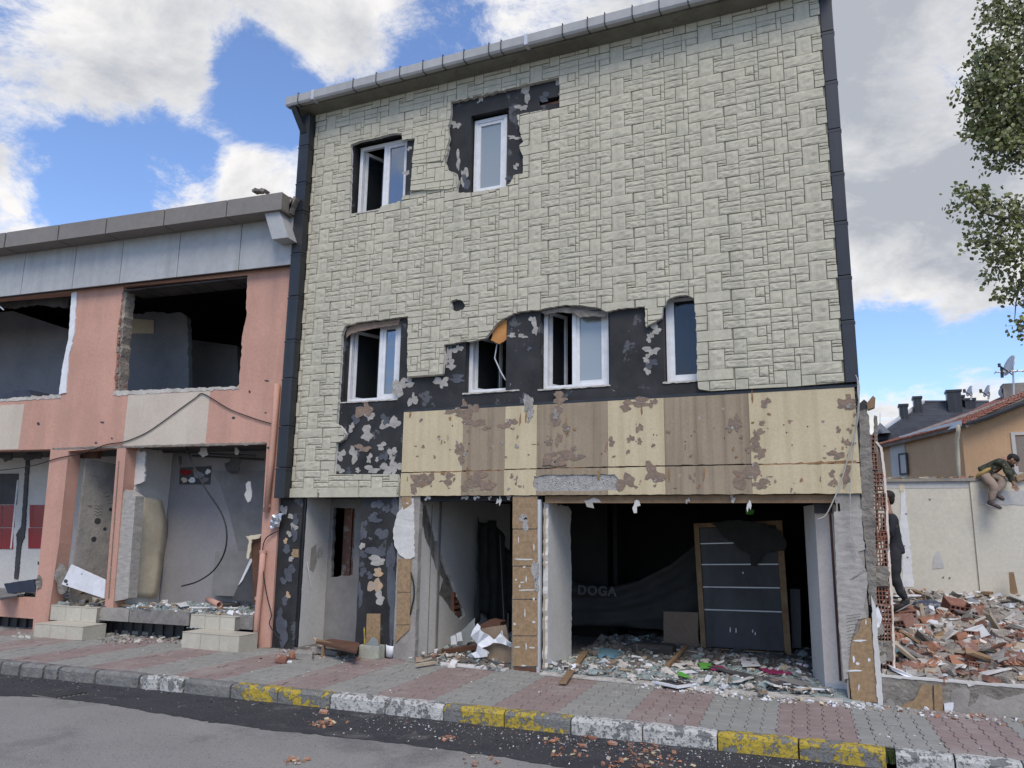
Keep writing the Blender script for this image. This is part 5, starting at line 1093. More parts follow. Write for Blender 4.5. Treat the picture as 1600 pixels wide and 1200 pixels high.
for k in range(46):
    x = .4+k*.14+random.uniform(-.05, .05); MB().box((x, YW+.1, zt1+.075), (random.uniform(.08, .26), .16, random.uniform(.02, .05)), Matrix.Rotation(random.uniform(-.2, .2), 3, 'Y'), jit=.2).build('mortar_lump', random.choice(['woodlight', 'dust', 'brick2', 'tile']), LW)

# ================================================================ HOUSES BEHIND
# terrace house with clay tiles
YH = 16.0
H = root('clay_roofed_house', (5, YH+2, .5), 'apricot rendered house with a mossy clay tile roof behind the plot wall', 'house')
def PH(u, v, y): return atY(u, v, y)
# corner of the house at u=1505; the long wall runs away to the left, the gable to the right
cn = PH(1504, 690, YH-1); 
cx, cy_ = cn.x, cn.y
eL = PH(1360, 690, YH+2.6)
ev = Vector((eL.x-cx, eL.y-cy_, 0)); eg = Vector((1.0, -.02, 0)).normalized()
def wall_between(p, q, z0, z1_, holes, m_, nm, par, th=.2):
    e = Vector((q[0]-p[0], q[1]-p[1], 0)); n = Vector((-e.y, e.x, 0)).normalized(); fr = Fr((p[0], p[1], 0), e, n); b = MB().prism(fr, [[(0, z0), (e.length, z0), (e.length, z1_), (0, z1_)]], holes, 0, th, 0); return b.build(nm, m_, par), fr
ze = PH(1504, 668, cy_).z
w1, fr1 = wall_between((eL.x, eL.y), (cx, cy_), -.3, ze, [], 'apricot', 'wall', H)
zrt = PH(1640, 600, cy_).z
frg = Fr((cx, cy_, 0), eg, Vector((-eg.y, eg.x, 0)))
gw = frg.uv(1587, 720)[0]; gwz0 = frg.uv(1590, 738)[1]; gwz1 = frg.uv(1590, 680)[1]
win_h = [(gw+.04, gwz0), (gw+1.0, gwz0), (gw+1.0, gwz1), (gw+.04, gwz1)]
gp = [(.001, -.3), (7, -.3), (7, frg.uv(1640, 612)[1]+1.0), frg.uv(1640, 615), frg.uv(1600, 627), frg.uv(1545, 655), (.001, ze+.02)]
MB().prism(frg, [gp], [win_h], 0, .2, 0).build('gable_wall', 'apricot', H)
hw = MB().prism(frg, [[(gw-.05, gwz0-.08), (gw+1.1, gwz0-.08), (gw+1.1, gwz1+.08), (gw-.05, gwz1+.08)]], [win_h], -.03, .02, 0).build('window', 'whitewall', H)
MB().fbox(frg, gw, gw+1.05, gwz0, gwz1, .15, .18).build('pane', 'glass_dark', hw)
# recessed part of the long wall with a small window
l1 = (Vector((cx, cy_, 0))-Vector((eL.x, eL.y, 0))).length
a_ = fr1.uv(1392, 710, -.01)[0]; b__ = fr1.uv(1415, 710, -.01)[0]
MB().fbox(fr1, a_, b__, .5, ze-.05, -.03, 0).build('pale_wall_strip', 'whitewall', H)
w0, w1_ = fr1.uv(1405, 725, -.05)[0], fr1.uv(1418, 725, -.05)[0]; wz0, wz1 = fr1.uv(1410, 742, -.05)[1], fr1.uv(1410, 708, -.05)[1]
sw_ = MB().prism(fr1, [[(w0, wz0), (w1_, wz0), (w1_, wz1), (w0, wz1)]], [[(w0+.05, wz0+.05), (w1_-.05, wz0+.05), (w1_-.05, wz1-.05), (w0+.05, wz1-.05)]], -.07, -.031, 0).build('window', 'sheet', H)
MB().fbox(fr1, w0+.05, w1_-.05, wz0+.05, wz1-.05, -.05, -.04).build('curtain', 'whitewall', sw_)
# roof: tiles in rows on the slope above the long wall; eave px line (1365,698)->(1504,664); verge (1504,664)->(1600,627); ridge (1440,640?)->(1640,590)
E0, E1 = PH(1352, 702, YH+2.4), PH(1508, 664, cy_-.35)
V1 = PH(1640, 606, cy_-.35+.0); V1 = PH(1640, 610, cy_-.3)
slope_top1 = PH(1652, 566, YH+3.2); slope_top0 = PH(1395, 672, YH+6.5)
def lerp(a, b, t): return a+(b-a)*t
# the plane: lower edge E0-E1, upper edge T0-T1
T1 = PH(1680, 585, cy_+.3); T0 = PH(1408, 686, YH+6)
rp_ = MB(); rn_, cn_ = 15, 56
nrm = (E1-E0).cross(T1-E1).normalized(); 
if nrm.z < 0: nrm = -nrm
roofc = MB().tri([E0, E1, T1, T0]+[p-nrm*.08 for p in (E0, E1, T1, T0)], [(0, 1, 2, 3), (7, 6, 5, 4), (0, 4, 5, 1), (1, 5, 6, 2), (2, 6, 7, 3), (3, 7, 4, 0)]).build('roof', 'dust', H)
tiles = []
for i in range(rn_):
    for j in range(cn_):
        t0, t1 = i/rn_, (i+1.12)/rn_; s0_, s1_ = j/cn_, (j+1)/cn_
        def Pp(s, t): return lerp(lerp(E0, E1, s), lerp(T0, T1, s), t)
        a, b_, c, d = Pp(s0_, t0), Pp(s1_, t0), Pp(s1_, t1), Pp(s0_, t1); m0 = (a+b_)/2+nrm*.07; m1 = (c+d)/2+nrm*.05
        j_ = nrm*random.uniform(0, .015); u_, v_2 = proj(a)
        tb = ([a+nrm*.045+j_, m0+j_, b_+nrm*.03+j_, b_+nrm*.0, a+nrm*.0, d+nrm*.015, m1, c+nrm*.01], [(0, 1, 6, 5), (1, 2, 7, 6), (4, 1, 0), (4, 3, 1), (3, 2, 1), (4, 0, 5)])
        tiles.append((v_2 if 1340 < u_ < 1610 else -9999, tb))
tiles.sort(key=lambda k: -k[0]); rt = MB()
for k, (vv_, tb) in enumerate(tiles):
    if k < 280: MB().tri(*tb).build('roof_tile', 'rooftile', roofc)
    else: rt.tri(*tb)
tag(rt.build('roof_tile', 'rooftile', roofc), kind='stuff', label='clay roof tiles farther up the slope')
g0, g1 = PH(1406, 690, YH+1.6), PH(1503, 666, cy_-.4)
MB().hexa([g0, g1, g1+Vector((0, 0, .17)), g0+Vector((0, 0, .17))], [g0+Vector((0, .14, 0)), g1+Vector((0, .14, 0)), g1+Vector((0, .14, .17)), g0+Vector((0, .14, .17))]).build('gutter', 'galv', H)
MB().tube([PH(1498, 664, cy_-.3), PH(1497, 675, cy_-.3), PH(1495, 688, cy_-.12), PH(1497, 720, cy_-.1), PH(1499, 775, cy_-.1)], .055, 8).build('drain_pipe', 'wallpaper', H, smooth=True)
MB().tube([PH(1508, 663, cy_-.3), PH(1545, 652, cy_-.3), PH(1600, 630, cy_-.3), PH(1660, 606, cy_-.3)], .06, 6).build('verge_board', 'sheet', H)
MB().hexa([PH(1508, 668, cy_-.28), PH(1640, 618, cy_-.28), PH(1640, 609, cy_-.28), PH(1508, 661, cy_-.28)], [PH(1508, 668, cy_+.0), PH(1640, 618, cy_+.0), PH(1640, 609, cy_+.0), PH(1508, 661, cy_+.0)]).build('eave_board', 'sheet', H)
# darker house with slate-coloured roof and black chimneys
YD = 27.0
D = root('slate_roofed_house', (9, YD+3, 0), 'house with a dark tiled hipped roof and boxy black chimneys beyond the clay roof', 'house')
ra, rb, rc, rd_ = PH(1362, 676, YD), PH(1520, 676, YD), PH(1476, 629, YD+3), PH(1440, 630, YD+3)
r2a = PH(1340, 676, YD-1)
def slab(nm, pts, m_, par, th=.15): 
    pts = [Vector(p) for p in pts]; n = (pts[1]-pts[0]).cross(pts[2]-pts[0]).normalized()*th; k = len(pts); return MB().tri(pts+[p-n for p in pts], [tuple(range(k)), tuple(range(2*k-1, k-1, -1))]+[(i, (i+1) % k, (i+1) % k+k, i+k) for i in range(k)]).build(nm, m_, par)
rs = slab('roof', [PH(1355, 690, YD), PH(1560, 690, YD), PH(1545, 630, YD+3), PH(1443, 630, YD+3)], 'slatetile', D)
for i in range(14):
    t = (i+.5)/14; a = lerp(PH(1355, 690, YD), PH(1443, 630, YD+3), t)+Vector((0, -.04, .05)); b_ = lerp(PH(1560, 690, YD), PH(1545, 630, YD+3), t)+Vector((0, -.04, .05)); MB().tube([a, b_], .05, 4).build('tile_course', 'slatetile', rs)
for j in range(60):
    s = j/60; a = lerp(PH(1355, 690, YD), PH(1560, 690, YD), s)+Vector((0, -.05, .06)); b_ = lerp(PH(1443, 630, YD+3), PH(1545, 630, YD+3), s)+Vector((0, -.05, .06))
    if j % 1 == 0: MB().tube([a, b_], .035, 4).build('tile_rib', 'slatetile', rs)
MB().tube([PH(1355, 688, YD-.1), PH(1443, 628, YD+2.9)], .10, 6).build('hip_ridge', 'galv', D)
MB().tube([PH(1443, 629, YD+2.9), PH(1545, 629, YD+2.9)], .10, 6).build('hip_ridge', 'slatetile', D)
MB().fbox(Fr((0, YD+.6, 0), (1, 0, 0), (0, 1, 0)), PH(1365, 700, YD+.6).x, PH(1570, 700, YD+.6).x, -.2, PH(1365, 690, YD+.6).z, 0, 6).build('wall', 'lotwall2', D)
dg = MB().tri([PH(1363, 678, YD-.6), PH(1392, 676, YD-.6), PH(1375, 660, YD-.6), PH(1363, 678, YD+2), PH(1392, 676, YD+2), PH(1375, 660, YD+2)], [(0, 1, 2), (5, 4, 3), (0, 3, 4, 1), (1, 4, 5, 2), (2, 5, 3, 0)]).build('dormer', 'bluewall', D)
MB().tri([PH(1370, 676, YD-.65), PH(1381, 675, YD-.65), PH(1375, 668, YD-.65)], [(0, 1, 2)]).build('pane', 'glass_dark', dg)
for (u0, u1, vt, vb, y) in ((1405, 1420, 633, 655, YD+1.5), (1427, 1442, 621, 648, YD+2), (1479, 1505, 611, 650, YD+2), (1507, 1526, 624, 648, YD+2.3), (1501, 1509, 619, 648, YD+2.6)):
    a, b_ = PH(u0, vt, y), PH(u1, vb, y); ch = MB().box(((a.x+b_.x)/2, y+.3, (a.z+b_.z)/2-.3), (b_.x-a.x, .6, a.z-b_.z+.6)).build('chimney', 'black_plain', D, bevel=.01)
    MB().box(((a.x+b_.x)/2, y+.3, a.z), (b_.x-a.x+.08, .68, .1)).build('cap', 'black_plain', ch); MB().box(((a.x+b_.x)/2, y-.01, (a.z+b_.z)/2), (.03, .02, a.z-b_.z)).build('seam', 'slate', ch)
# red tiled roof far right with aerials
A_ = root('red_roofed_house', PH(1590, 650, 21), 'far house whose old red tile roof carries the satellite dishes', 'house')
slab('roof', [PH(1520, 640, 20), PH(1700, 600, 20), PH(1700, 585, 22), PH(1570, 617, 22)], 'rooftile', A_)
MB().box(PH(1590, 612, 21), (.9, .6, .5)).build('chimney', 'concrete', A_)
MB().fbox(Fr((0, 20.4, 0), (1, 0, 0), (0, 1, 0)), PH(1530, 700, 20.4).x, PH(1700, 700, 20.4).x, -.2, PH(1530, 645, 20.4).z, 0, 4).build('wall', 'apricot', A_)
def dish(u, v, rpx, y, az, lab, poleto, big=False):
    c = PH(u, v, y); r = rpx/F_PX*(y+9); rt_ = root('satellite_dish', c, lab, 'satellite dish')
    ax = Vector((math.sin(az)*.9, -math.cos(az)*.9, .35)).normalized(); e1 = ax.orthogonal().normalized(); e2 = ax.cross(e1); b = MB(); n = 18
    b.v.append(tuple(c-ax*r*.25))
    for q in range(1, 4):
        for k in range(n): f = q/3; t = 2*math.pi*k/n; b.v.append(tuple(c-ax*r*.25*(1-f*f)+(e1*math.cos(t)+e2*math.sin(t))*r*f))
    for k in range(n): b.f.append((0, 1+k, 1+(k+1) % n))
    for q in range(2):
        for k in range(n): a = 1+q*n+k; a2 = 1+q*n+(k+1) % n; b.f.append((a, a+n, a2+n, a2))
    b.m = [0]*len(b.f); o = b.build('reflector', 'galv', rt_, smooth=True); o.modifiers.new('s', 'SOLIDIFY').thickness = .03
    MB().tube([c-ax*r*.3, c-ax*r*.3+Vector((0, 0, -.1)), PH(*poleto, y)], .03, 6).build('mast', 'galv', rt_)
    f_ = c+ax*r*.9-Vector((0, 0, r*.3)); MB().tube([c-ax*r*.2-Vector((0, 0, r*.8)), f_], .02, 5).build('feed_arm', 'sheet', rt_); MB().box(f_, (.08, .08, .12)).build('feed_horn', 'sheet', rt_)
    return rt_
dd = dish(1577, 571, 15, 20.5, R(-75), 'large satellite dish on a tall mast with a yagi aerial', (1584, 617))
p0, p1 = PH(1555, 582, 20.5), PH(1600, 579, 20.5); MB().tube([p0, p1], .025, 5).build('boom', 'galv', dd)
for k in range(5): q = lerp(p0, p1, k/4); MB().tube([q-Vector((.02, .35, .02)), q+Vector((.02, .35, .02))], .014, 4).build('aerial_rod', 'galv', dd)
MB().tube([PH(1565, 574, 20.5), PH(1566, 590, 20.5)], .05, 5).build('reflector_rod', 'sheet', dd)
dish(1515, 611, 8, 21, R(-75), 'small edge-on satellite dish nearest the black chimneys', (1517, 625))
dish(1542, 611, 9, 21, R(-80), 'small edge-on satellite dish between the two others on the red roof', (1544, 624))
dish(1571, 612, 9, 21, R(-30), 'small round satellite dish facing the street below the large one', (1574, 622))
tag(MB().tube([PH(1375, 667, 27), PH(1375, 645, 27)], .02, 4).build('aerial', 'galv'), 'thin aerial sticking up over the dark dormer', 'aerial')

# ================================================================ TREE (upper right)
def tree():
    r_ = root('plane_tree', (9.5, 9, 0), 'tall leafy tree reaching in from the right behind the plot', 'tree')
    Y = 9.0; base = atY(1900, 1000, Y); base.z = .3
    def pt(u, v, dy=0): return atY(u, v, Y+dy)
    limbs = [([base, pt(1860, 700), pt(1830, 450), pt(1790, 250), pt(1740, 60), pt(1700, -120)], .22, .06),
             ([pt(1830, 450), pt(1740, 360, .3), pt(1650, 330, .2), pt(1590, 340), pt(1545, 335), pt(1510, 312)], .09, .01), ([pt(1650, 330, .2), pt(1610, 400), pt(1590, 460), pt(1585, 505)], .035, .006),
             ([pt(1590, 345), pt(1570, 400, .2), pt(1545, 430, .1)], .02, .005), ([pt(1800, 290), pt(1690, 240), pt(1600, 190), pt(1560, 150), pt(1530, 100)], .09, .01),
             ([pt(1690, 240), pt(1620, 265), pt(1570, 245), pt(1540, 235)], .035, .006), ([pt(1600, 190), pt(1560, 190, .2), pt(1520, 170, .1)], .03, .005), ([pt(1770, 180), pt(1680, 80), pt(1610, 30), pt(1580, -20)], .07, .01)]
    MB().tube(curve_pts(limbs[0][0], 4), [limbs[0][1]+(limbs[0][2]-limbs[0][1])*k/20 for k in range(21)], 10).build('trunk', 'bark', r_, smooth=True)
    for pts, ra_, rb_ in limbs[1:]:
        c = curve_pts(pts, 4); n = len(c); MB().tube(c, [ra_+(rb_-ra_)*k/(n-1) for k in range(n)], 7).build('limb', 'bark', r_, smooth=True)
    tw = MB(); rn = random.Random(5); lv = MB()
    cl = [(1590, 40, 62, .5), (1655, 60, 70, 1), (1570, 110, 52, .4), (1545, 85, 26, .3), (1525, 150, 24, .3), (1560, 160, 45, .4), (1600, 160, 60, .6), (1530, 135, 22, .3), (1540, 205, 26, .3), (1580, 215, 48, .5), (1645, 205, 45, .6), (1560, 185, 30, .3), (1575, 18, 24, .3),
          (1515, 172, 14, .2), (1592, 248, 20, .3), (1535, 205, 14, .2), (1523, 208, 10, .2),
          (1530, 308, 24, .3), (1500, 305, 14, .2), (1495, 325, 12, .2), (1525, 335, 18, .2), (1560, 330, 26, .3), (1590, 345, 34, .4), (1520, 365, 14, .2), (1550, 370, 20, .2), (1580, 385, 30, .3), (1600, 410, 36, .4), (1560, 415, 14, .2), (1550, 438, 9, .1), (1575, 445, 12, .2), (1595, 460, 20, .2), (1565, 460, 8, .1), (1592, 498, 12, .15), (1600, 512, 10, .1), (1512, 385, 8, .1), (1545, 400, 9, .1), (1665, 395, 45, .6), (1675, 150, 75, .9), (1740, 300, 80, .9), (1740, 100, 130, 1.2), (1780, 330, 110, 1.1)]
    for (u, v, r, dz) in cl:
        c = atY(u, v, Y); rw = r/F_PX*(Y+9.5)
        n = int(min(1300, max(24, r*r*.46)))
        if u > 1625: n = int(n*.35)
        elif v > 290: n = int(n*.62)
        else: n = int(n*.85)
        nb = max(3, n//14)
        for k in range(nb):
            d = Vector((rn.gauss(0, 1), rn.gauss(0, 1), rn.gauss(0, 1))).normalized()*(rn.random()**.45)
            bc = c+Vector((d.x*rw, d.y*rw*1.1, d.z*rw))
            if rn.random() < .5: tw.tube([c+(bc-c)*.2, c+(bc-c)*.6+Vector((0, 0, .02)), bc], .005, 3, cap=False)
            for q in range(14):
                o = bc+Vector((rn.gauss(0, .11), rn.gauss(0, .11), rn.gauss(0, .09))); s = rn.uniform(.038, .07)
                a = Vector((rn.gauss(0, 1), rn.gauss(0, 1), rn.gauss(0, .7))).normalized(); e = a.orthogonal().normalized(); f = a.cross(e)
                e = (e*math.cos(q)+f*math.sin(q)); f = a.cross(e)
                lv.tri([o-e*s*.9, o-f*s*.6-e*.1*s+a*s*.2, o+e*s*.5-f*s*.45, o+e*s, o+e*s*.4+f*s*.5, o+f*s*.65-e*s*.2+a*s*.2], [(0, 1, 2, 3, 4, 5)], 1 if rn.random() < .3 else 0)
    tw.build('twig', 'bark', r_); tag(r_.children[-1], kind='stuff')
    lo = lv.build('crown', ['leaf', 'leaf_pale'], r_)
    return r_
tree()
# ================================================================ DEBRIS
def chips(nm, n, place, smin, smax, mats, flat=.35, parent=None, seed=1, label=None):
    """a scatter nobody could count: small irregular fragments lying on a surface"""
    rn = random.Random(seed); st = random.getstate(); random.seed(seed); b = MB()
    for _ in range(n):
        p = place(rn)
        if p is None: continue
        s = smin+(smax-smin)*rn.random()**3; h = s*rn.uniform(flat*.4, flat*1.6)
        rot = Matrix.Rotation(rn.uniform(0, 6.3), 3, 'Z') @ Matrix.Rotation(rn.gauss(0, .35), 3, 'X') @ Matrix.Rotation(rn.gauss(0, .35), 3, 'Y')
        b.box(Vector(p)+Vector((0, 0, h*.35)), (s, s*rn.uniform(.35, 1), h), rot, mi=rn.choices(range(len(mats)), [k[1] for k in mats])[0], jit=.35)
    random.setstate(st); o = b.build(nm, [k[0] for k in mats], parent); tag(o, label, kind='stuff'); return o
def zone(x0, x1, y0, y1, z, den=None):
    def f(rn):
        x = rn.uniform(x0, x1); y = rn.uniform(y0, y1)
        if den and rn.random() > den(x, y): return None
        zz = z(x, y) if callable(z) else z
        return (x, y, zz)
    return f
xa3, xb3 = ma1+.15, -.35
def heap3(x, y):        # loose layer on the shop floor
    return FLZ+.03+.05*max(0, noise.noise(Vector((x*2, y*2, 1))))+.02*noise.noise(Vector((x*8, y*8, 1)))+(.05 if y > 1.2 else 0)*min(1, (y-1.2))
hm = MB(); nx, ny = 70, 50
for i in range(nx+1):
    for j in range(ny+1):
        x = xa3-.05+(xb3+.42-xa3)*i/nx; y = -.06+3.1*j/ny; e = min(1, (y+.06)/.25); hm.v.append((x, y, .004+(heap3(x, y)-.004)*e if y < .25 else heap3(x, y)))
for i in range(nx):
    for j in range(ny): a = i*(ny+1)+j; hm.f.append((a, a+ny+1, a+ny+2, a+1)); hm.m.append(1 if (noise.noise(Vector((hm.v[a][0]*1.2, hm.v[a][1]*2.2, 9.)))+.25*noise.noise(Vector((hm.v[a][0]*6, hm.v[a][1]*6, 3.))) > -.08 and hm.v[a][1] < 1.15) else 0)
tag(hm.build('broken_glass_layer', ['floor_dust', 'glassbits']), 'layer of crushed glass and plaster dust covering the shop floor', kind='stuff')
WH = [('white', 2.2), ('plastergrit', 5), ('whitewall', 2.5), ('woodlight', 1.2), ('cardboard', 1.2), ('brick3', .5), ('glassbits', 5), ('floor_dust', 5), ('slate', .6)]
chips('plaster_crumbs', 2600, zone(xa3, xb3+.1, -.16, 1.3, heap3), .005, .040, WH, seed=2)
chips('plaster_crumbs', 260, zone(xa3, xb3+.1, -.1, 1.3, heap3), .05, .15, WH, flat=.15, seed=52)
chips('plaster_crumbs', 1300, zone(xa3, xb3+.1, 1.2, 3.0, heap3), .015, .11, [('plastergrit', 1.5), ('floor_dust', 9), ('glassbits', 1.5), ('brownboard', .6)], seed=3)
chips('plaster_crumbs', 700, zone(-2.3, .15, -.38, -.02, .004, lambda x, y: max(0, 1+(y+.1)*2.6)*(.4+.6*(x > -1.8))), .008, .055, [('white', 6), ('plastergrit', 4), ('cream', 1)], seed=4)
chips('plaster_crumbs', 420, zone(sa+.05, ma0-.05, -.15, 1.2, FLZ+.01), .012, .10, WH, seed=5)
chips('plaster_crumbs', 260, zone(sa+.02, ma0, .9, 2.2, FLZ+.05), .04, .2, [('glassbits', 4), ('whitewall', 3), ('greyboard', 3)], seed=6)
chips('grit', 1500, zone(-12, 3.5, -2.2, .05, .003, lambda x, y: .25+.5*math.exp(y*2.0)), .004, .018, [('white', 3), ('plastergrit', 5), ('dust', 2)], seed=7)
chips('grit', 700, zone(.1, 3.2, -.42, -.03, .004, lambda x, y: 1+(y)*2.0), .008, .05, [('plastergrit', 5), ('brick2', 1.6), ('white', 2), ('brick3', 1)], seed=8)
def roadz(rn):
    x = rn.uniform(-4.5, 1.2); y = ky(x)-.05-abs(rn.gauss(0, .38)); return (x, y, ZR+.006)
def clus(cs, z):
    def f(rn):
        u, v, su, sv = rn.choice(cs); p = ground(u+rn.gauss(0, su), v+rn.gauss(0, sv), z)
        return None if p.y > ky(p.x)-.02 else (p.x, p.y, z+.005)
    return f
chips('brick_crumbs', 420, clus([(500, 1132, 14, 3), (510, 1128, 12, 3), (460, 1190, 8, 3), (865, 1158, 10, 3), (890, 1180, 18, 5), (925, 1150, 8, 3), (1005, 1185, 26, 9), (1020, 1170, 20, 8), (1045, 1195, 26, 6), (1000, 1175, 14, 6), (980, 1195, 22, 5), (760, 1190, 22, 6), (700, 1155, 8, 2)], ZR+.004), .006, .045, [('brick2', 6), ('brick3', 2), ('cream', 1.5), ('plastergrit', 1)], seed=9)
chips('grit', 900, roadz, .004, .016, [('plastergrit', 3), ('brick2', 1), ('white', 2)], seed=10)
chips('asphalt_grit', 1600, lambda rn: (lambda x: (x, ky(x)-.03-abs(rn.gauss(0, .28)), ZR+.006))(rn.uniform(-13, 2)), .004, .022, [('tar', 6), ('concrete', 3), ('kerb', 2)], seed=11)
for (u, v, w, rz_, m_, lab) in ((923, 1141, .10, .5, 'brick2', 'flat orange brick shard leaning on the kerb at the yellow and white joint'), (926, 1153, .07, .2, 'brick', 'dark red brick lump in the gutter just below the white kerb'), (911, 1165, .07, .9, 'brick2', 'orange brick shard lying on the dark asphalt strip'), (957, 1161, .08, .7, 'brick2', 'long pale orange brick splinter on the dark asphalt strip'), (506, 1112, .09, .1, 'brick2', 'thin orange brick sliver at the foot of the yellow kerb'), (985, 1163, .05, 1.2, 'brick3', 'dusty brick bit among crumbs on the asphalt'), (1045, 1160, .07, .1, 'brick2', 'orange brick strip on the asphalt below the white kerb')):
    c = ground(u, v, ZR+.02); o = MB().box((0, 0, 0), (w, w*.55, .022), jit=.25).build('brick_shard', m_, bevel=.002); o.location = c; o.rotation_euler = (.15, .1, rz_); tag(o, lab, 'brick shard')
# left shop floor
zfl = zf+.005
lp_ = lambda rn: (lambda a, d: tuple(FL.p(a, zfl, d)))(rn.uniform(LA(178, 950)[0], LA(397, 950)[0]), rn.uniform(-.02, 1.4))
chips('glass_crumbs', 900, lp_, .01, .10, [('glassbits', 8), ('white', 3), ('slate', .6), ('woodlight', .8), ('brick3', .4), ('cardboard', .5)], seed=12)
chips('plaster_crumbs', 200, lambda rn: tuple(FL.p(rn.uniform(LA(85, 950)[0], LA(165, 950)[0]), zfl, rn.uniform(0, 1.2))), .02, .14, WH, seed=13)
chips('plaster_crumbs', 240, lambda rn: tuple(FL.p(rn.uniform(LA(-80, 950)[0], LA(55, 950)[0]), LA(20, 935)[1]+.0, rn.uniform(.02, 1.0))), .02, .16, [('white', 3), ('greyboard', 3), ('slate', 2), ('cream', 1)], seed=14)
chips('glass_crumbs', 160, lambda rn: (lambda p: (p.x, p.y, .225))(ground(rn.uniform(292, 385), rn.uniform(975, 983), .22)), .006, .03, [('glassbits', 1), ('white', 1)], seed=15)
chips('plaster_crumbs', 260, lambda rn: (lambda p: (p.x, p.y, .003))(ground(rn.uniform(155, 300), rn.uniform(988, 1006), 0)), .01, .09, [('concrete', 3), ('plastergrit', 4), ('dust', 3)], seed=16)
chips('plaster_crumbs', 60, lambda rn: (lambda p: (p.x, p.y, .003))(ground(rn.uniform(20, 60), rn.uniform(975, 1000), 0)), .01, .08, [('concrete', 3), ('plastergrit', 4)], seed=17)

def slab_px(nm, fr, pts, d, th, m_, lab, cat, tilt=None, sd=1, amp=.004, group=None):
    o = MB().prism(fr, [jag(fr.L(pts, d), amp, .04, seed=sd)], (), d, d+th, 0).build(nm, m_, bevel=.0); return tag(o, lab, cat, group)
def flat_px(nm, pts, z, th, m_, lab, cat, sd=1, amp=.006, tilt=0., group=None):
    """a sheet lying on a surface at height z, outline given where it shows"""
    P_ = [ground(u, v, z) for u, v in pts]; P2 = jag([(p.x, p.y) for p in P_], amp, .05, seed=sd); vs, fs = cdt([P2]); cx = sum(p[0] for p in vs)/len(vs); n = len(vs); b = MB()
    V = [(x, y, z+(x-cx)*tilt) for x, y in vs]+[(x, y, z-th+(x-cx)*tilt) for x, y in vs]; e = set((f[i], f[(i+1) % 3]) for f in fs for i in range(3))
    b.tri(V, [tuple(f) for f in fs]+[tuple(n+i for i in reversed(f)) for f in fs]+[(a, c, c+n, a+n) for (a, c) in e if (c, a) not in e]); return tag(b.build(nm, m_), lab, cat, group)
def beam_px(nm, a, b_, za, zb, w, th, m_, lab, cat):
    p, q = ground(*a, za), ground(*b_, zb); d = (q-p); l = d.length; x = d.normalized(); y = Vector((0, 0, 1)).cross(x).normalized(); z = x.cross(y); b = MB().box((p+q)/2+z*th*.5, (l, w, th), Matrix((x, y, z)).transposed()); return tag(b.build(nm, m_, bevel=.002), lab, cat)
# ---- left shop contents
wb = FL.L([(112, 882), (165, 906), (163, 935), (97, 913)], -.02)
o = MB().prism(FL, [wb], (), -.03, -.006, 0).build('white_board', 'white', bevel=.002); tag(o, 'white chipboard shelf end wedged aslant in the narrow doorway', 'board')
for (u, v, r) in ((103, 908, 3), (105, 913, 1.5), (128, 897, .8)): MB().prism(FL, [blob(FL, u, v, r, r, -.03, 1, 10, .02)], (), -.034, -.029, 0).build('cam_hole', 'sheet', o)
p0, p1 = FL.p(*FL.uv(108, 938, .3), .3), FL.p(*FL.uv(160, 905, .6), .6); tag(MB().tube([p0, p1], .03, 4).build('timber', 'wood'), 'brown timber leaning behind the white board in the narrow doorway', 'timber')
slab_px('chipboard_sheet', FL, [(337, 861), (391, 861), (391, 933), (330, 930)], .85, .02, 'greyboard', 'light grey cabinet panel leaning upright inside the pink shop', 'panel', amp=.001)
slab_px('slate_board', FL, [(392, 873), (400, 885), (398, 940), (362, 938), (372, 915)], .55, .03, 'slate', 'dark slate cabinet panel tipped over in front of the light grey one', 'panel', amp=.001)
slab_px('white_strip', FL, [(391, 873), (396, 873), (378, 908), (372, 915)], .53, .02, 'white', 'white edge board lying along the tipped dark panel', 'board', amp=.001)
slab_px('brown_board', FL, [(392, 842), (408, 840), (402, 945), (397, 945)], .35, .03, 'brownboard', 'red-brown board standing against the pink pier inside the shop', 'board', amp=.001)
slab_px('torn_liner', FL, [(384, 838), (409, 834), (405, 841), (393, 843), (392, 860), (388, 874), (385, 872), (389, 845)], .28, .02, 'wallpaper', 'torn beige edging curling off the red-brown board', 'scrap')
o = MB().tube([FL.p(*FL.uv(325, 937, .3), .3), FL.p(*FL.uv(343, 945, .05), .05)], .045, 12, cap=False).build('pipe_offcut', 'pink', smooth=True); o.modifiers.new('s', 'SOLIDIFY').thickness = .005; tag(o, 'short salmon pipe offcut lying on the glass-strewn shop floor', 'pipe')
flat_px('dark_tray', [(340, 936), (368, 934), (372, 943), (345, 945)], zf+.06, .03, 'slate', 'flat dark tray lying beside the pipe offcut', 'tray', amp=.001)
beam_px('white_batten', (296, 950), (397, 951), zf+.02, zf+.02, .03, .02, 'pvc', 'long white batten on the pink shop floor edge', 'batten')
beam_px('wood_batten', (188, 946), (235, 951), zf+.03, zf+.03, .03, .02, 'wood', 'brown batten on the shop floor by the peeled pier', 'batten')
flat_px('white_shard', [(354, 937), (364, 931), (370, 941)], zf+.08, .01, 'white', 'triangular white shard at the foot of the dark panel', 'shard', amp=.001)
flat_px('white_shard', [(276, 943), (290, 940), (296, 946), (282, 948)], zf+.05, .01, 'white', 'small white shard in the middle of the pink shop floor', 'shard', amp=.001)
slab_px('navy_cushion', FL, [(6, 912), (52, 905), (56, 925), (12, 927)], .12, .35, 'navy', 'dark navy cushion dumped on the low pink sill at the left', 'cushion')
flat_px('grey_cloth', [(0, 920), (20, 918), (28, 930), (0, 934)], LA(20, 935)[1]+.06, .04, 'greyboard', 'crumpled grey cloth on the low pink sill beside the navy cushion', 'cloth')
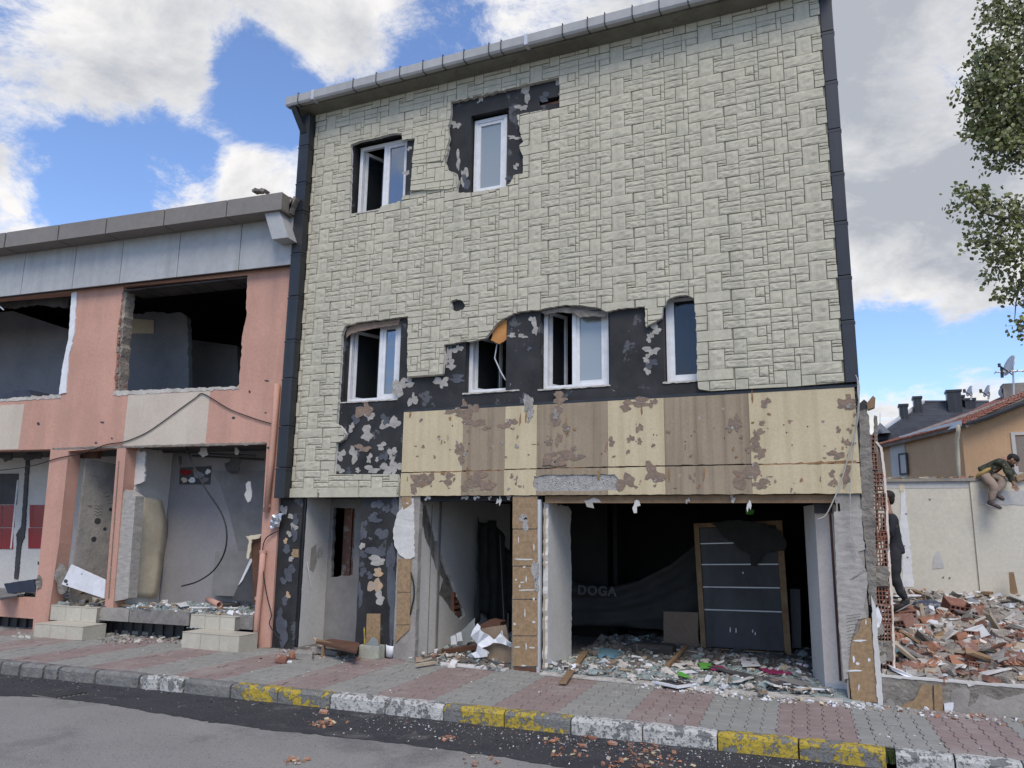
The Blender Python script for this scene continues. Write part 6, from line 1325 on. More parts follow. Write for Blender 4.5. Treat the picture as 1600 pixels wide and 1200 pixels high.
# ---- doorway one: bricks and boards
for i, (u, v, w, h, rz_, m_, lab) in enumerate([(441, 1030, .16, .09, .2, 'brick', 'dark red brick lying in front of the black column'), (462, 1024, .16, .08, 1.1, 'brick2', 'orange broken brick tipped beside the dark red one'), (476, 1024, .22, .10, .4, 'concrete', 'rounded grey stone lump in front of the first doorway'), (493, 1016, .13, .10, .9, 'concrete', 'square grey stone under the door boards'), (507, 1018, .18, .08, .1, 'concrete', 'grey stone block at the middle of the first doorway'), (473, 1005, .12, .09, .6, 'brick3', 'dusty pinkish stone against the door jamb'), (520, 1020, .16, .07, .2, 'concrete', 'dark grey stone at the right of the door rubble'), (486, 1003, .12, .08, 1.4, 'concrete', 'small grey stone behind the others in the first doorway'), (452, 1034, .07, .03, .9, 'white', 'small white tile chip by the orange brick')]):
    c = ground(u, v, h*.5); o = MB().box((0, 0, 0), (w, w*.62, h), jit=.18).build('rubble_stone' if m_ == 'concrete' else ('brick_fragment' if 'brick' in m_ else 'tile_chip'), m_, bevel=.012); o.location = c; o.rotation_euler = (.1*i % .3-.1, .12, rz_); tag(o, lab, 'stone' if m_ == 'concrete' else 'brick' if 'brick' in m_ else 'tile')
chips('plaster_crumbs', 240, lambda rn: (lambda p: (p.x, p.y, .004))(ground(rn.gauss(495, 38), rn.gauss(1017, 7), 0)), .01, .07, [('concrete', 4), ('brick3', 2), ('brick2', .6), ('plastergrit', 3)], seed=20)
zd = .12
fl = flat_px('door_leaf', [(494, 1002), (520, 998), (562, 1004), (557, 1018)], zd+.06, .03, 'brownboard', 'brown wooden door leaf fallen flat in the first doorway', 'door', amp=.001)
beam_px('timber', (495, 1004), (556, 1021), zd+.04, zd-.04, .04, .05, 'wood', 'wooden frame rail along the front of the fallen door', 'timber')
beam_px('timber', (490, 999), (508, 1018), zd+.02, .03, .035, .03, 'woodlight', 'short pale stick propped on the doorway rubble', 'timber')
o = MB().box((0, 0, 0), (.04, .04, .15)).build('timber', 'wood', bevel=.003); o.location = ground(505, 1018, .07); tag(o, 'stub of wood standing upright under the fallen door', 'timber')
# grey planter box with yellow stick, and white cup
def planter():
    c = ground(575, 1030, 0); r_ = root('planter_block', c, 'dusty pale green box with broken edges in front of the black column', 'box')
    w, d, h = .30, .17, .17; fr = Fr(c+Vector((-w/2, 0, 0)), (1, .05, 0), (-.05, 1, 0)); t_ = .02
    for q in ((0, w, 0, t_), (0, w, d-t_, d), (0, t_, t_, d-t_), (w-t_, w, t_, d-t_)): MB().fbox(fr, q[0], q[1], .001, h, q[2], q[3]).build('side', 'lotwall2' if 0 else 'cream_box', r_, bevel=.004)
    MB().fbox(fr, t_, w-t_, .001, h-.03, t_, d-t_).build('filling', 'dust', r_)
M['cream_box'] = mat('dusty_pale_green', (.40, .40, .32), (.28, .28, .24), s=8, bump=.4, bs=30)
planter()
tag(MB().tube([atY(569, 980, -.05), atY(570, 1008, -.08)], .010, 6).build('yellow_stick', 'kerb_y'), 'short yellow stick stuck in the pale green box', 'stick')
slab_px('broken_glass_piece', FM, [(572, 1008), (582, 995), (590, 1000), (592, 1010), (584, 1016), (574, 1014)], -.03, .006, 'glass_frost', 'broken piece of clear glass standing in the pale green box', 'glass')
def cup(u, v, r0, r1, h, m_, lab, cat, tilt=0.):
    c = ground(u, v, 0.02); b = MB(); n = 14
    for (r, z) in ((r0, 0), (r1, h), (r1*.9, h), (r0*.85, .01)): 
        for k in range(n): t = 2*math.pi*k/n; b.v.append((r*math.cos(t), r*math.sin(t), z))
    for q in range(3):
        for k in range(n): b.f.append((q*n+k, q*n+(k+1) % n, (q+1)*n+(k+1) % n, (q+1)*n+k))
    b.f.append(tuple(reversed(range(n)))); b.f.append(tuple(3*n+k for k in range(n))); b.m = [0]*len(b.f); o = b.build(cat, m_, smooth=True); o.location = c; o.rotation_euler = (0, tilt, 0); return tag(o, lab, cat)
cup(610, 1026, .06, .08, .15, 'white', 'white plastic tub standing at the foot of the plaster column', 'tub', .1)
beam_px('grey_bar', (589, 1029), (604, 1014), .02, .10, .015, .01, 'galv', 'thin grey bar leaning between the green box and the white tub', 'bar')
beam_px('pale_timber', (650, 1042), (680, 1037), .02, .02, .05, .035, 'woodlight', 'stubby pale timber in front of the cracked wall room', 'timber')
beam_px('pale_timber', (655, 1035), (672, 1031), .03, .04, .03, .02, 'woodlight', 'thin pale stick behind the stubby pale timber', 'timber')
# thresholds
thr = root('shop_threshold', (-2.5, -.04, 0), 'pale stone threshold strip along the gutted shop front', 'threshold')
MB().fbox(FM, FM.uv(672, 1040, -.06)[0], ma0-.02, .001, .03, -.10, .02).build('threshold_slab', 'whitewall', thr, bevel=.004)
MB().fbox(FM, ma1+.12, FM.uv(1130, 1070, -.06)[0], .001, .028, -.13, .0).build('threshold_slab', 'plastergrit', thr, bevel=.004)
MB().fbox(FM, FM.uv(1132, 1070, -.06)[0], -.2, .001, .034, -.14, -.01).build('threshold_slab', 'plastergrit', thr, bevel=.004)
# ---- room two: cardboard and white plasterboard
slab_px('cardboard_sheet', FM, [(752, 982), (790, 976), (800, 1022), (797, 1036), (760, 1030), (752, 1015)], .28, .012, 'cardboard', 'big brown cardboard sheet slumped behind the tiled pillar', 'cardboard')
slab_px('cardboard_box', FM, [(745, 979), (765, 968), (782, 972), (779, 990), (762, 992)], .45, .2, 'brownboard', 'torn brown box behind the crumpled white plasterboard', 'box')
def crumple(nm, pts, y, m_, lab, cat, amp=.05, sd=1):
    P_ = jag(FM.L(pts, y), .012, .05, seed=sd); vs, fs = cdt([P_]); n = len(vs); rn = random.Random(sd); dd = [rn.uniform(-amp, amp) for _ in vs]; b = MB(); b.tri([(x, y+d, z) for (x, z), d in zip(vs, dd)], fs)
    o = b.build(nm, m_); s_ = o.modifiers.new('s', 'SOLIDIFY'); s_.thickness = .012; return tag(o, lab, cat)
crumple('plasterboard_piece', [(740, 985), (745, 975), (758, 988), (770, 1000), (772, 1005), (755, 1012), (765, 1020), (760, 1026), (740, 1028), (730, 1024), (745, 1018), (748, 1006), (738, 998)], .2, 'white', 'crumpled white plasterboard heap on the floor of the cracked wall room', 'plasterboard', .04)
crumple('plasterboard_piece', [(768, 1000), (780, 990), (784, 985), (790, 998), (800, 1005), (800, 1012), (786, 1006), (772, 1004)], .22, 'white', 'torn white plasterboard strip right of the crumpled heap', 'plasterboard', .03, 3)
beam_px('dark_timber', (692, 1022), (745, 1014), .05, .07, .07, .06, 'brownboard', 'dark brown timber lying by the cracked wall', 'timber')
slab_px('glass_sheet', FM, [(700, 995), (722, 985), (742, 965), (742, 990), (728, 1008), (704, 1010)], .9, .008, 'glass_frost', 'broken frosted glass leaning in the back of the cracked wall room', 'glass')
for (u, v) in ((708, 1003), (717, 998)): slab_px('glass_shard', FM, [(u-4, v-8), (u+3, v-11), (u+6, v+3), (u-3, v+5)], .75+.05*(u % 2), .006, 'white', 'pale jagged shard by the cracked wall, %s of the two' % ('left' if u < 710 else 'right'), 'shard', amp=.003)
beam_px('thin_pole', (787, 975), (772, 840), .2, .2, .01, .01, 'galv', 'x', 'pole') if 0 else None
tag(MB().tube([atY(781, 835, .8), atY(789, 1000, .8)], .006, 6).build('thin_pole', 'sheet'), 'thin upright metal pole in front of the black drape', 'pole')
# ---- big shop
yP = FM.depth(1165, 1024, .06)
pr_ = root('wardrobe_door', FM.p(*FM.uv(1167, 1020, yP), yP), 'tall dark panelled door in a wooden frame leaning inside the shop', 'door panel')
Q = FM.L([(1084, 818), (1222, 813), (1237, 1027), (1096, 1018)], yP)
def qlerp(s, t): a = lerp(Vector(Q[0]), Vector(Q[1]), s); b_ = lerp(Vector(Q[3]), Vector(Q[2]), s); return tuple(lerp(a, b_, t))
def qpart(nm, s0_, s1_, t0, t1, d0, d1, m_): return MB().prism(FM, [[qlerp(s0_, t0), qlerp(s1_, t0), qlerp(s1_, t1), qlerp(s0_, t1)]], (), yP+d0, yP+d1, 0).build(nm, m_, pr_, bevel=.002)
qpart('frame_rail', 0, .06, 0, 1, -.02, .03, 'wood'); qpart('frame_rail', .93, 1, 0, 1, -.02, .03, 'wood'); qpart('frame_rail', .062, .928, 0, .035, -.018, .03, 'wood'); qpart('frame_rail', .062, .928, .97, 1, -.018, .03, 'wood')
tt = [.037, .165, .33, .505, .68, .968]
for i in range(5):
    qpart('dark_panel', .064, .926, tt[i]+.003, tt[i+1]-.008, 0, .02, 'slate')
    if i: qpart('metal_strip', .064, .926 if i > 1 else .5, tt[i]-.007, tt[i]+.002, -.008, .015, 'galv')
for i, (u, v) in enumerate([(1150, 985), (1176, 986), (1161, 895), (1141, 984), (1180, 990)]): MB().prism(FM, [blob(FM, u, v, .9, 4-i % 3, yP, i, 8, .3)], (), yP-.004, yP-.0005, 0).build('paint_splash', 'white', pr_)
def drape(nm, pts, y, lab, sd, amp=.05):
    P_ = jag(FM.L(pts, y), .01, .05, seed=sd); vs, fs = cdt([P_]); b = MB(); b.tri([(x, y+amp*noise.noise(Vector((x*5, 1, z*5))), z) for x, z in vs], fs); o = b.build(nm, 'cloth'); o.modifiers.new('s', 'SOLIDIFY').thickness = .006; return tag(o, lab, 'cloth')
drape('black_cloth', [(1112, 818), (1150, 812), (1195, 818), (1221, 832), (1230, 850), (1226, 860), (1205, 862), (1190, 868), (1183, 884), (1173, 884), (1172, 868), (1150, 852), (1130, 838)], yP-.07, 'black cloth thrown over the top of the wooden framed door panel', 5, .03)
yb = yP+.25
slab_px('lattice_board', FM, [(1037, 956), (1091, 957), (1091, 1018), (1037, 1012)], yP+.05, .02, 'cardboard', 'brown board with a diamond lattice pattern beside the panelled door', 'board', amp=.001)
lb = bpy.data.objects[-1] if 0 else None
q0 = FM.uv(1037, 1012, yP+.04); q1 = FM.uv(1090, 957, yP+.04); lt = MB()
for k in range(-12, 22):
    for sgn in (1, -1):
        x0 = q0[0]+k*.035; pts = []
        for st in range(2): pass
        h = q1[1]-q0[1]; w = q1[0]-q0[0]
        a = (x0, q0[1]) if sgn > 0 else (x0, q1[1]); b_ = (x0+h, q1[1]) if sgn > 0 else (x0+h, q0[1])
        t0 = max(0, (q0[0]-a[0])/h); t1 = min(1, (q1[0]-a[0])/h)
        if t1 <= t0: continue
        A = (a[0]+h*t0, a[1]+(b_[1]-a[1])*t0); C_ = (a[0]+h*t1, a[1]+(b_[1]-a[1])*t1); lt.tube([(A[0], yP+.042, A[1]), (C_[0], yP+.042, C_[1])], .003, 3)
lbo = [o for o in COL.objects if o.name == 'lattice_board'][0]; tag(lt.build('lattice', 'scar', lbo), kind='stuff')
# banner
yB = yP+.35
bn = MB(); nx, nz = 40, 12
top = [(868, 897), (900, 910), (950, 918), (1000, 907), (1050, 882), (1090, 848), (1120, 820)]; bot = [(868, 975), (900, 978), (950, 980), (1000, 982), (1050, 985), (1090, 986), (1120, 986)]
for i in range(nx+1):
    s = i/nx*6; k = min(5, int(s)); f = s-k; tp = FM.uv(top[k][0]+(top[k+1][0]-top[k][0])*f, top[k][1]+(top[k+1][1]-top[k][1])*f, yB); bt_ = FM.uv(bot[k][0]+(bot[k+1][0]-bot[k][0])*f, bot[k][1]+(bot[k+1][1]-bot[k][1])*f, yB)
    for j in range(nz+1):
        g = j/nz; x = tp[0]+(bt_[0]-tp[0])*g; z = tp[1]+(bt_[1]-tp[1])*g; bn.v.append((x, yB+.075*math.sin(g*17+s*1.3)*(1-g*.5)+.06*noise.noise(Vector((x*3, z*3, 0))), z))
for i in range(nx):
    for j in range(nz): a = i*(nz+1)+j; bn.f.append((a, a+nz+1, a+nz+2, a+1)); bn.m.append(0)
bno = tag(bn.build('black_banner', 'cloth', smooth=True), 'long black banner sagging across the back of the shop with pale letters', 'banner'); bno.modifiers.new('s', 'SOLIDIFY').thickness = .005
tx = bpy.data.curves.new('lettering', 'FONT'); tx.body = 'DOGA'; tx.size = .19; tx.extrude = .003; tx.fill_mode = 'NONE'; tx.bevel_depth = .0035; tx.space_character = 1.15
to = bpy.data.objects.new('lettering', tx); COL.objects.link(to); tx.materials.append(M['greyboard'])
pt_ = FM.uv(903, 922, yB-.09); tm = to; COL.objects.unlink(tm); COL.objects.link(tm); bpy.context.view_layer.update(); me_t = bpy.data.meshes.new_from_object(tm.evaluated_get(bpy.context.evaluated_depsgraph_get())); bpy.data.objects.remove(tm); me_t.name = 'lettering'; to = bpy.data.objects.new('lettering', me_t); COL.objects.link(to)
to.location = (pt_[0], yB-.10, pt_[1]-.06); to.rotation_euler = (R(90), 0, 0); to.parent = bno
# back of shop: beige wall with dark doorway
yb2 = 3.9
MB().prism(FM, [FM.L([(860, 775), (941, 777), (941, 1000), (860, 1000)], yb2)], [FM.L([(872, 806), (901, 807), (901, 940), (872, 940)], yb2)], yb2, yb2+.1, 0).build('inner_wall', 'wallpaper', B)
MB().fbox(FM, FM.uv(941, 900, yb2)[0]+.01, xRR-.22, FLZ, zc, 4.6, 4.7).build('inner_wall', 'dark', B)
gs = MB().box((0, 0, 0), (.56, .30, .13)).build('suitcase_body', 'cloth', bevel=.03); rt_ = root('suitcase', ground(1022, 1024, .05), 'black suitcase lying flat on the shop floor', 'suitcase'); gs.parent = rt_; gs.location = (0, 0, .09); gs.name = 'shell'; rt_.rotation_euler = (0, 0, .05)
o = MB().box((-.2, -.155, .0), (.008, .006, .12)).build('zip', 'greyboard', rt_); o.location = (0, 0, .09); o.matrix_parent_inverse = Matrix(); o = MB().box((.02, -.155, .02), (.16, .014, .02)).build('handle', 'sheet', rt_); o.matrix_parent_inverse = Matrix(); o.location = (0, 0, .09)
beam_px('plank', (879, 1069), (914, 1020), .02, .10, .085, .02, 'wood', 'bare wooden plank lying from the shop floor onto the pavement', 'plank')
beam_px('plank', (1043, 1043), (1073, 1012), .08, .14, .045, .04, 'wood', 'short squared timber leaning by the suitcase', 'plank')
beam_px('white_lath', (1070, 1018), (1170, 1028), .10, .09, .06, .02, 'woodlight', 'pale lath lying along the foot of the panelled door', 'lath')
cup(1252, 1031, .055, .065, .12, 'white', 'small white bucket between the dark cabinet and the side wall', 'bucket')
slab_px('dark_cabinet', FM, [(1234, 920), (1250, 921), (1252, 1012), (1238, 1012)], yP+.1, .3, 'slate', 'narrow dark grey cabinet behind the panelled door', 'cabinet', amp=.001)
o = MB().tube([ground(1229, 1036, .09), ground(1263, 1043, .09)], .035, 12).build('paper_roll', 'white', smooth=True); tag(o, 'white printed paper roll lying at the right of the shop floor', 'paper roll')
MB().tube([lerp(ground(1229, 1036, .09), ground(1263, 1043, .09), .78), lerp(ground(1229, 1036, .09), ground(1263, 1043, .09), .84)], .037, 12).build('red_band', 'red', o)
fp = root('fallen_picture_frame', ground(1055, 1064, .04), 'white rimmed picture lying face up at the shop threshold', 'picture')
def ring(z, pts, w, m_, nm, par):
    P_ = [ground(u, v, z) for u, v in pts]; c = sum((Vector(p) for p in P_), Vector())/4; b = MB(); I = [p+(c-p)*w for p in P_]
    b.v = [tuple(p) for p in P_]+[tuple(p) for p in I]+[tuple(p-Vector((0, 0, .02))) for p in P_]; b.f = [(i, (i+1) % 4, (i+1) % 4+4, i+4) for i in range(4)]+[(i, i+8, (i+1) % 4+8, (i+1) % 4) for i in range(4)]; b.m = [0]*8; b.build(nm, m_, par); b = MB().tri([p-Vector((0, 0, .006)) for p in I], [(0, 1, 2, 3)]); b.build('print', 'slate', par)
ring(.05, [(1018, 1064), (1054, 1055), (1094, 1068), (1058, 1073)], .25, 'white', 'frame', fp)
flat_px('green_scrap', [(1058, 1048), (1066, 1050), (1080, 1058), (1070, 1058), (1060, 1055)], .09, .004, 'green', 'bright green plastic scrap above the fallen picture', 'scrap')
flat_px('printed_sheet', [(1091, 1035), (1112, 1036), (1110, 1043), (1095, 1045)], .09, .004, 'green', 'green printed sheet left of the magenta one', 'sheet')
flat_px('printed_sheet', [(1108, 1041), (1128, 1040), (1136, 1046), (1112, 1047)], .09, .004, 'magenta', 'magenta printed sheet in the middle of the shop floor', 'sheet')
flat_px('printed_sheet', [(1185, 1044), (1240, 1044), (1256, 1054), (1200, 1052)], .08, .004, 'magenta', 'dark magenta poster under the glass at the right of the shop floor', 'poster')
flat_px('printed_sheet', [(1192, 1038), (1225, 1037), (1290, 1058), (1250, 1064)], .07, .004, 'slate', 'slate blue poster sheet spread at the right of the shop floor', 'poster')
flat_px('white_shard', [(1156, 1026), (1180, 1029), (1189, 1040), (1160, 1041)], .11, .006, 'white', 'folded white paper in front of the panelled door', 'paper')
flat_px('blue_cloth', [(930, 1014), (950, 1013), (977, 1018), (960, 1024), (935, 1023)], .11, .04, 'bluecloth', 'pale blue crumpled cloth left of the suitcase', 'cloth')
flat_px('round_white_dish', [(1122, 1068), (1128, 1065), (1136, 1066), (1138, 1071), (1130, 1074), (1123, 1072)], .06, .02, 'white', 'small round white dish at the threshold', 'dish')
flat_px('brown_cloth', [(1172, 1065), (1190, 1068), (1200, 1082), (1188, 1084), (1178, 1074)], .05, .01, 'cardboard', 'brown paper strip near the right end of the threshold', 'paper')
flat_px('dark_lath', [(1105, 1040), (1120, 1042), (1225, 1064), (1222, 1070), (1150, 1055)], .10, .012, 'slate', 'dark slate lath lying aslant across the glass', 'lath')
flat_px('dark_lath', [(1195, 1056), (1240, 1060), (1268, 1068), (1250, 1071)], .10, .012, 'greyboard', 'short grey lath at the right of the dark slate one', 'lath')
tag(MB().box(atY(1172, 800, 2.2), (.11, .09, .06), jit=.3).build('green_rag', 'green', bevel=.01), 'small green rag hanging in the dark above the door panel', 'rag')
big = [(-1.9, .45, 'white'), (-2.6, .25, 'woodlight'), (-1.2, .2, 'whitewall'), (-.75, .25, 'white'), (-.9, .05, 'whitewall'), (-.6, .0, 'woodlight'), (-2.9, .7, 'cardboard'), (-3.0, .3, 'whitewall'), (-2.1, .9, 'whitewall'), (-.5, .1, 'white'), (-1.6, .15, 'white'), (-3.1, 1.1, 'woodlight')]
for i, (x, y, m_) in enumerate(big):
    o = MB().box((0, 0, 0), (random.uniform(.14, .3), random.uniform(.05, .12), .012), jit=.3).build('plaster_shard', m_); o.location = (x, y, heap3(x, y)+.02); o.rotation_euler = (random.uniform(-.2, .2), random.uniform(-.15, .15), random.uniform(0, 3)); tag(o, 'flat pale shard among the crushed glass on the shop floor', 'shard', 'pale shards on the shop floor')
# ================================================================ RUBBLE PLOT, larger pieces
def onm(u, v, dz=0.):
    q = ray(u, v).normalized(); t = 5.
    while t < 26:
        p = CAM+q*t
        if p.y > .02 and p.z < mound_z(p.x, p.y)+dz: return p
        t += .02
    return CAM+q*16
mw = [('plastergrit', 6), ('dust', 11), ('brick3', 5), ('brick2', 1.2), ('brick', 1.6), ('white', .9), ('concrete', 4), ('woodlight', 1), ('tile', .8)]
chips('rubble_crumbs', 2600, zone(.1, 3.4, .02, 2.6, mound_z), .012, .10, mw, flat=.5, seed=31)
chips('rubble_crumbs', 2600, zone(.3, 5.5, 2.2, 6.9, mound_z), .02, .17, [('plastergrit', 5), ('dust', 4), ('brick3', 2.), ('brick2', .5), ('white', 2.5), ('concrete', 3), ('woodlight', 1.5), ('wood', .6)], flat=.3, seed=32)
chips('rubble_crumbs', 900, zone(.12, 3.2, .1, 1.9, mound_z), .05, .17, mw, flat=.45, seed=33)
# brick meshes: ribbed clay fragment, half brick with open cells, flat sherd
def ribbed(w, d, h, n=5):
    b = MB(); prof = []
    for i in range(n):
        x0 = -w/2+w*i/n; x1 = -w/2+w*(i+1)/n; prof += [(x0, h/2), (x0+w/n*.62, h/2), (x0+w/n*.66, h/2-.008), (x1, h/2-.008)]
    prof += [(w/2, -h/2), (-w/2, -h/2)]; n2 = len(prof)
    for y in (-d/2, d/2): b.v += [(x, y+.012*math.sin(i*2.3), z) for i, (x, z) in enumerate(prof)]
    b.f = [(i, (i+1) % n2, (i+1) % n2+n2, i+n2) for i in range(n2)]+[tuple(range(n2)), tuple(range(2*n2-1, n2-1, -1))]; b.m = [0]*len(b.f); return b
fm = {}
def keep(k, b, m_):
    o_ = b.build('x', m_); o_.data.name = k; fm.setdefault(k, []).append(o_.data); bpy.data.objects.remove(o_)
for m_ in ('brick', 'brick2', 'brick3'):
    keep('ribbed_brick_fragment', ribbed(.15, .13, .02), m_); keep('ribbed_brick_fragment', ribbed(.18, .09, .018, 6), m_)
    keep('hollow_brick_piece', hollow(.16, .12, .17, 4, 3), m_); keep('clay_sherd', MB().box((0, 0, 0), (.12, .08, .016), jit=.4), m_)
for m_ in ('whitewall', 'plastergrit', 'concrete', 'concrete', 'dust', 'lotwall2', 'white'): keep('plaster_slab_piece', MB().box((0, 0, 0), (.18, .12, .02), jit=.4), m_)
for m_ in ('woodlight', 'wood', 'brownboard'): keep('wood_splinter', MB().box((0, 0, 0), (.35, .04, .02), jit=.2), m_)
LB = {'ribbed_brick_fragment': ('ribbed fragment of red hollow brick in the rubble heap', 'brick', 'ribbed brick fragments in the rubble'), 'hollow_brick_piece': ('broken hollow brick with open cells in the rubble heap', 'brick', 'broken hollow bricks in the rubble'),
      'clay_sherd': ('small flat clay sherd in the rubble heap', 'clay sherd', 'clay sherds in the rubble'), 'plaster_slab_piece': ('pale plaster slab fragment in the rubble heap', 'plaster', 'plaster fragments in the rubble'), 'wood_splinter': ('splintered batten lying across the rubble plot', 'wood', 'wood splinters on the plot')}
rn = random.Random(11)
def put(k, p, s=1., rot=None, lab=None, mi=None):
    o = link(k, fm[k][rn.randrange(len(fm[k])) if mi is None else mi]); o.location = p; o.scale = (s, s, s); o.rotation_euler = rot or (rn.gauss(0, .4), rn.gauss(0, .4), rn.uniform(0, 6.3)); tag(o, lab or LB[k][0], LB[k][1], None if lab else LB[k][2]); return o
for k, n, u0, u1, v0, v1, smin, smax in (('ribbed_brick_fragment', 44, 1398, 1620, 955, 1058, .5, 1.1), ('hollow_brick_piece', 16, 1400, 1620, 950, 1045, .6, 1.), ('clay_sherd', 40, 1390, 1620, 960, 1062, .5, 1.1), ('plaster_slab_piece', 70, 1390, 1620, 930, 1062, .4, 2.0), ('wood_splinter', 34, 1390, 1620, 925, 1050, .6, 1.8)):
    for _ in range(n):
        uu = rn.uniform(u0, u1); p = onm(uu, rn.uniform(v0, v1)); o = put(k, p+Vector((0, 0, .03)), rn.uniform(smin, smax))
        cw = {'red_clay': 'dark red', 'orange_clay': 'orange', 'dusty_clay': 'dusty brown', 'white_plaster': 'off-white', 'white_board': 'bright white', 'concrete': 'grey', 'pale_grey_patch': 'light grey', 'beige_plaster': 'beige', 'plaster_grit': 'sandy', 'rubble_dust': 'dusty brown', 'pale_wood': 'pale', 'raw_wood': 'mid brown', 'brown_board': 'dark brown'}.get(o.data.materials[0].name, 'dusty')
        dw = 'at the front of' if p.y < .9 else 'in the middle of' if p.y < 2.2 else 'at the back of'; lw_ = 'left' if uu < 1460 else 'centre' if uu < 1530 else 'right'
        o['label'] = {'ribbed_brick_fragment': '%s ribbed hollow brick fragment', 'hollow_brick_piece': '%s hollow brick with open cells', 'clay_sherd': 'small flat %s clay sherd', 'plaster_slab_piece': '%s plaster slab fragment', 'wood_splinter': '%s splintered batten'}[k] % cw+' %s the plot, %s side' % (dw, lw_) if lw_ != 'centre' else {'ribbed_brick_fragment': '%s ribbed hollow brick fragment', 'hollow_brick_piece': '%s hollow brick with open cells', 'clay_sherd': 'small flat %s clay sherd', 'plaster_slab_piece': '%s plaster slab fragment', 'wood_splinter': '%s splintered batten'}[k] % cw+' %s the plot, near its centre' % dw
# pieces one can point to
def mpx(nm, pts, th, m_, lab, cat, lift=.06, sd=1, par=None):
    c = onm(sum(p[0] for p in pts)/len(pts), sum(p[1] for p in pts)/len(pts)); fr = Fr((0, c.y-.02, 0), (1, 0, 0), (0, 1, 0)); P_ = jag(fr.L(pts), .004, .04, seed=sd); vs, fs = cdt([P_]); n = len(vs); zc_ = sum(v[1] for v in vs)/n; b = MB()
    k = 1.3     # the outline is leaned back so that it lies on the heap
    F0 = [(x, c.y+(z-zc_)*k, z) for x, z in vs]; e = set((f[i], f[(i+1) % 3]) for f in fs for i in range(3))
    b.tri(F0+[(x, y+th*.6, z-th*.8) for x, y, z in F0], [tuple(f) for f in fs]+[tuple(n+i for i in reversed(f)) for f in fs]+[(a, q, q+n, a+n) for (a, q) in e if (q, a) not in e]); return tag(b.build(nm, m_, par), lab, cat)
mpx('white_board', [(1451, 931), (1462, 920), (1482, 924), (1474, 934)], .02, 'white', 'square white panel lying on the far rubble behind the black bag', 'panel')
mpx('patterned_slab', [(1493, 998), (1520, 994), (1545, 1004), (1565, 1016), (1562, 1022), (1520, 1019)], .03, 'beigewall', 'large pale slab with swirled relief in the middle of the heap', 'slab')
mpx('purple_sheet', [(1523, 993), (1545, 990), (1557, 998), (1548, 1003), (1535, 1001)], .01, 'purple', 'purple sheet poking out behind the patterned slab', 'sheet')
mpx('white_shard', [(1420, 984), (1441, 976), (1441, 990), (1438, 997), (1426, 992)], .02, 'white', 'pointed white tile shard on the left of the heap', 'tile')
mpx('pale_tile', [(1441, 985), (1447, 983), (1467, 985), (1466, 996), (1444, 992)], .02, 'beigewall', 'pale pinkish tile piece right of the pointed white shard', 'tile')
mpx('grey_slab', [(1525, 1040), (1555, 1027), (1570, 1036), (1562, 1045), (1540, 1046)], .03, 'concrete', 'grey mortar slab near the front right of the heap', 'slab')
mpx('grey_slab', [(1443, 1005), (1462, 999), (1480, 1004), (1474, 1011), (1450, 1011)], .03, 'dust', 'dusty oval mortar cake left of the patterned slab', 'slab')
mpx('white_strip', [(1552, 1002), (1562, 1003), (1598, 1026), (1600, 1031), (1570, 1014)], .015, 'white', 'long white strip slanting down the right of the heap', 'strip')
mpx('grey_triangle', [(1497, 1045), (1504, 1041), (1517, 1054), (1510, 1055)], .015, 'lotwall2', 'grey triangular tile near the front of the heap', 'tile')
mpx('white_shard', [(1478, 1054), (1484, 1049), (1494, 1053), (1483, 1056)], .012, 'white', 'small bright white shard just behind the coping', 'tile')
mpx('grey_board', [(1590, 966), (1612, 962), (1612, 975), (1600, 972)], .02, 'greyboard', 'grey board at the right edge of the heap', 'board')
mpx('dark_plastic', [(1477, 1035), (1484, 1030), (1494, 1034), (1492, 1042), (1482, 1042)], .01, 'slate', 'scrap of black plastic between the ribbed bricks', 'plastic')
for (u, v, k, s, mi, lab) in ((1450, 1040, 'ribbed_brick_fragment', 1.7, 2, 'largest ribbed orange brick, front middle of the heap'), (1469, 1034, 'ribbed_brick_fragment', 1.2, 2, 'ribbed orange brick standing on edge beside the largest one'), (1588, 1041, 'ribbed_brick_fragment', 1.5, 3, 'ribbed orange brick at the right front of the heap'),
                              (1413, 964, 'hollow_brick_piece', 1.5, 0, 'whole red hollow brick under the foot of the man in black'), (1410, 981, 'hollow_brick_piece', 1.3, 2, 'dusty hollow brick showing its cells beside the brick stub'), (1493, 956, 'hollow_brick_piece', 1.7, 0, 'red hollow brick with mortar beside the black bag'), (1525, 964, 'hollow_brick_piece', 1.2, 2, 'dusty brick pair standing alone beyond the heap'),
                              (1490, 982, 'ribbed_brick_fragment', 1.5, 0, 'flat red brick slab behind the pale pinkish tile'), (1578, 990, 'ribbed_brick_fragment', 1.9, 0, 'long dark red brick row at the right of the heap'), (1417, 1004, 'ribbed_brick_fragment', 1.3, 2, 'bright orange brick face low on the left of the heap'), (1478, 966, 'ribbed_brick_fragment', 1.4, 2, 'orange brick slab right below the black bag'), (1455, 973, 'clay_sherd', 2., 0, 'large flat red sherd below the black bag'), (1430, 1047, 'clay_sherd', 1.6, 2, 'brown clay sherd near the left front of the heap')):
    p = onm(u, v); put(k, p+Vector((0, 0, .05)), s, (.35, .15*((u % 3)-1), .3*((u % 5)-2)), lab, mi)
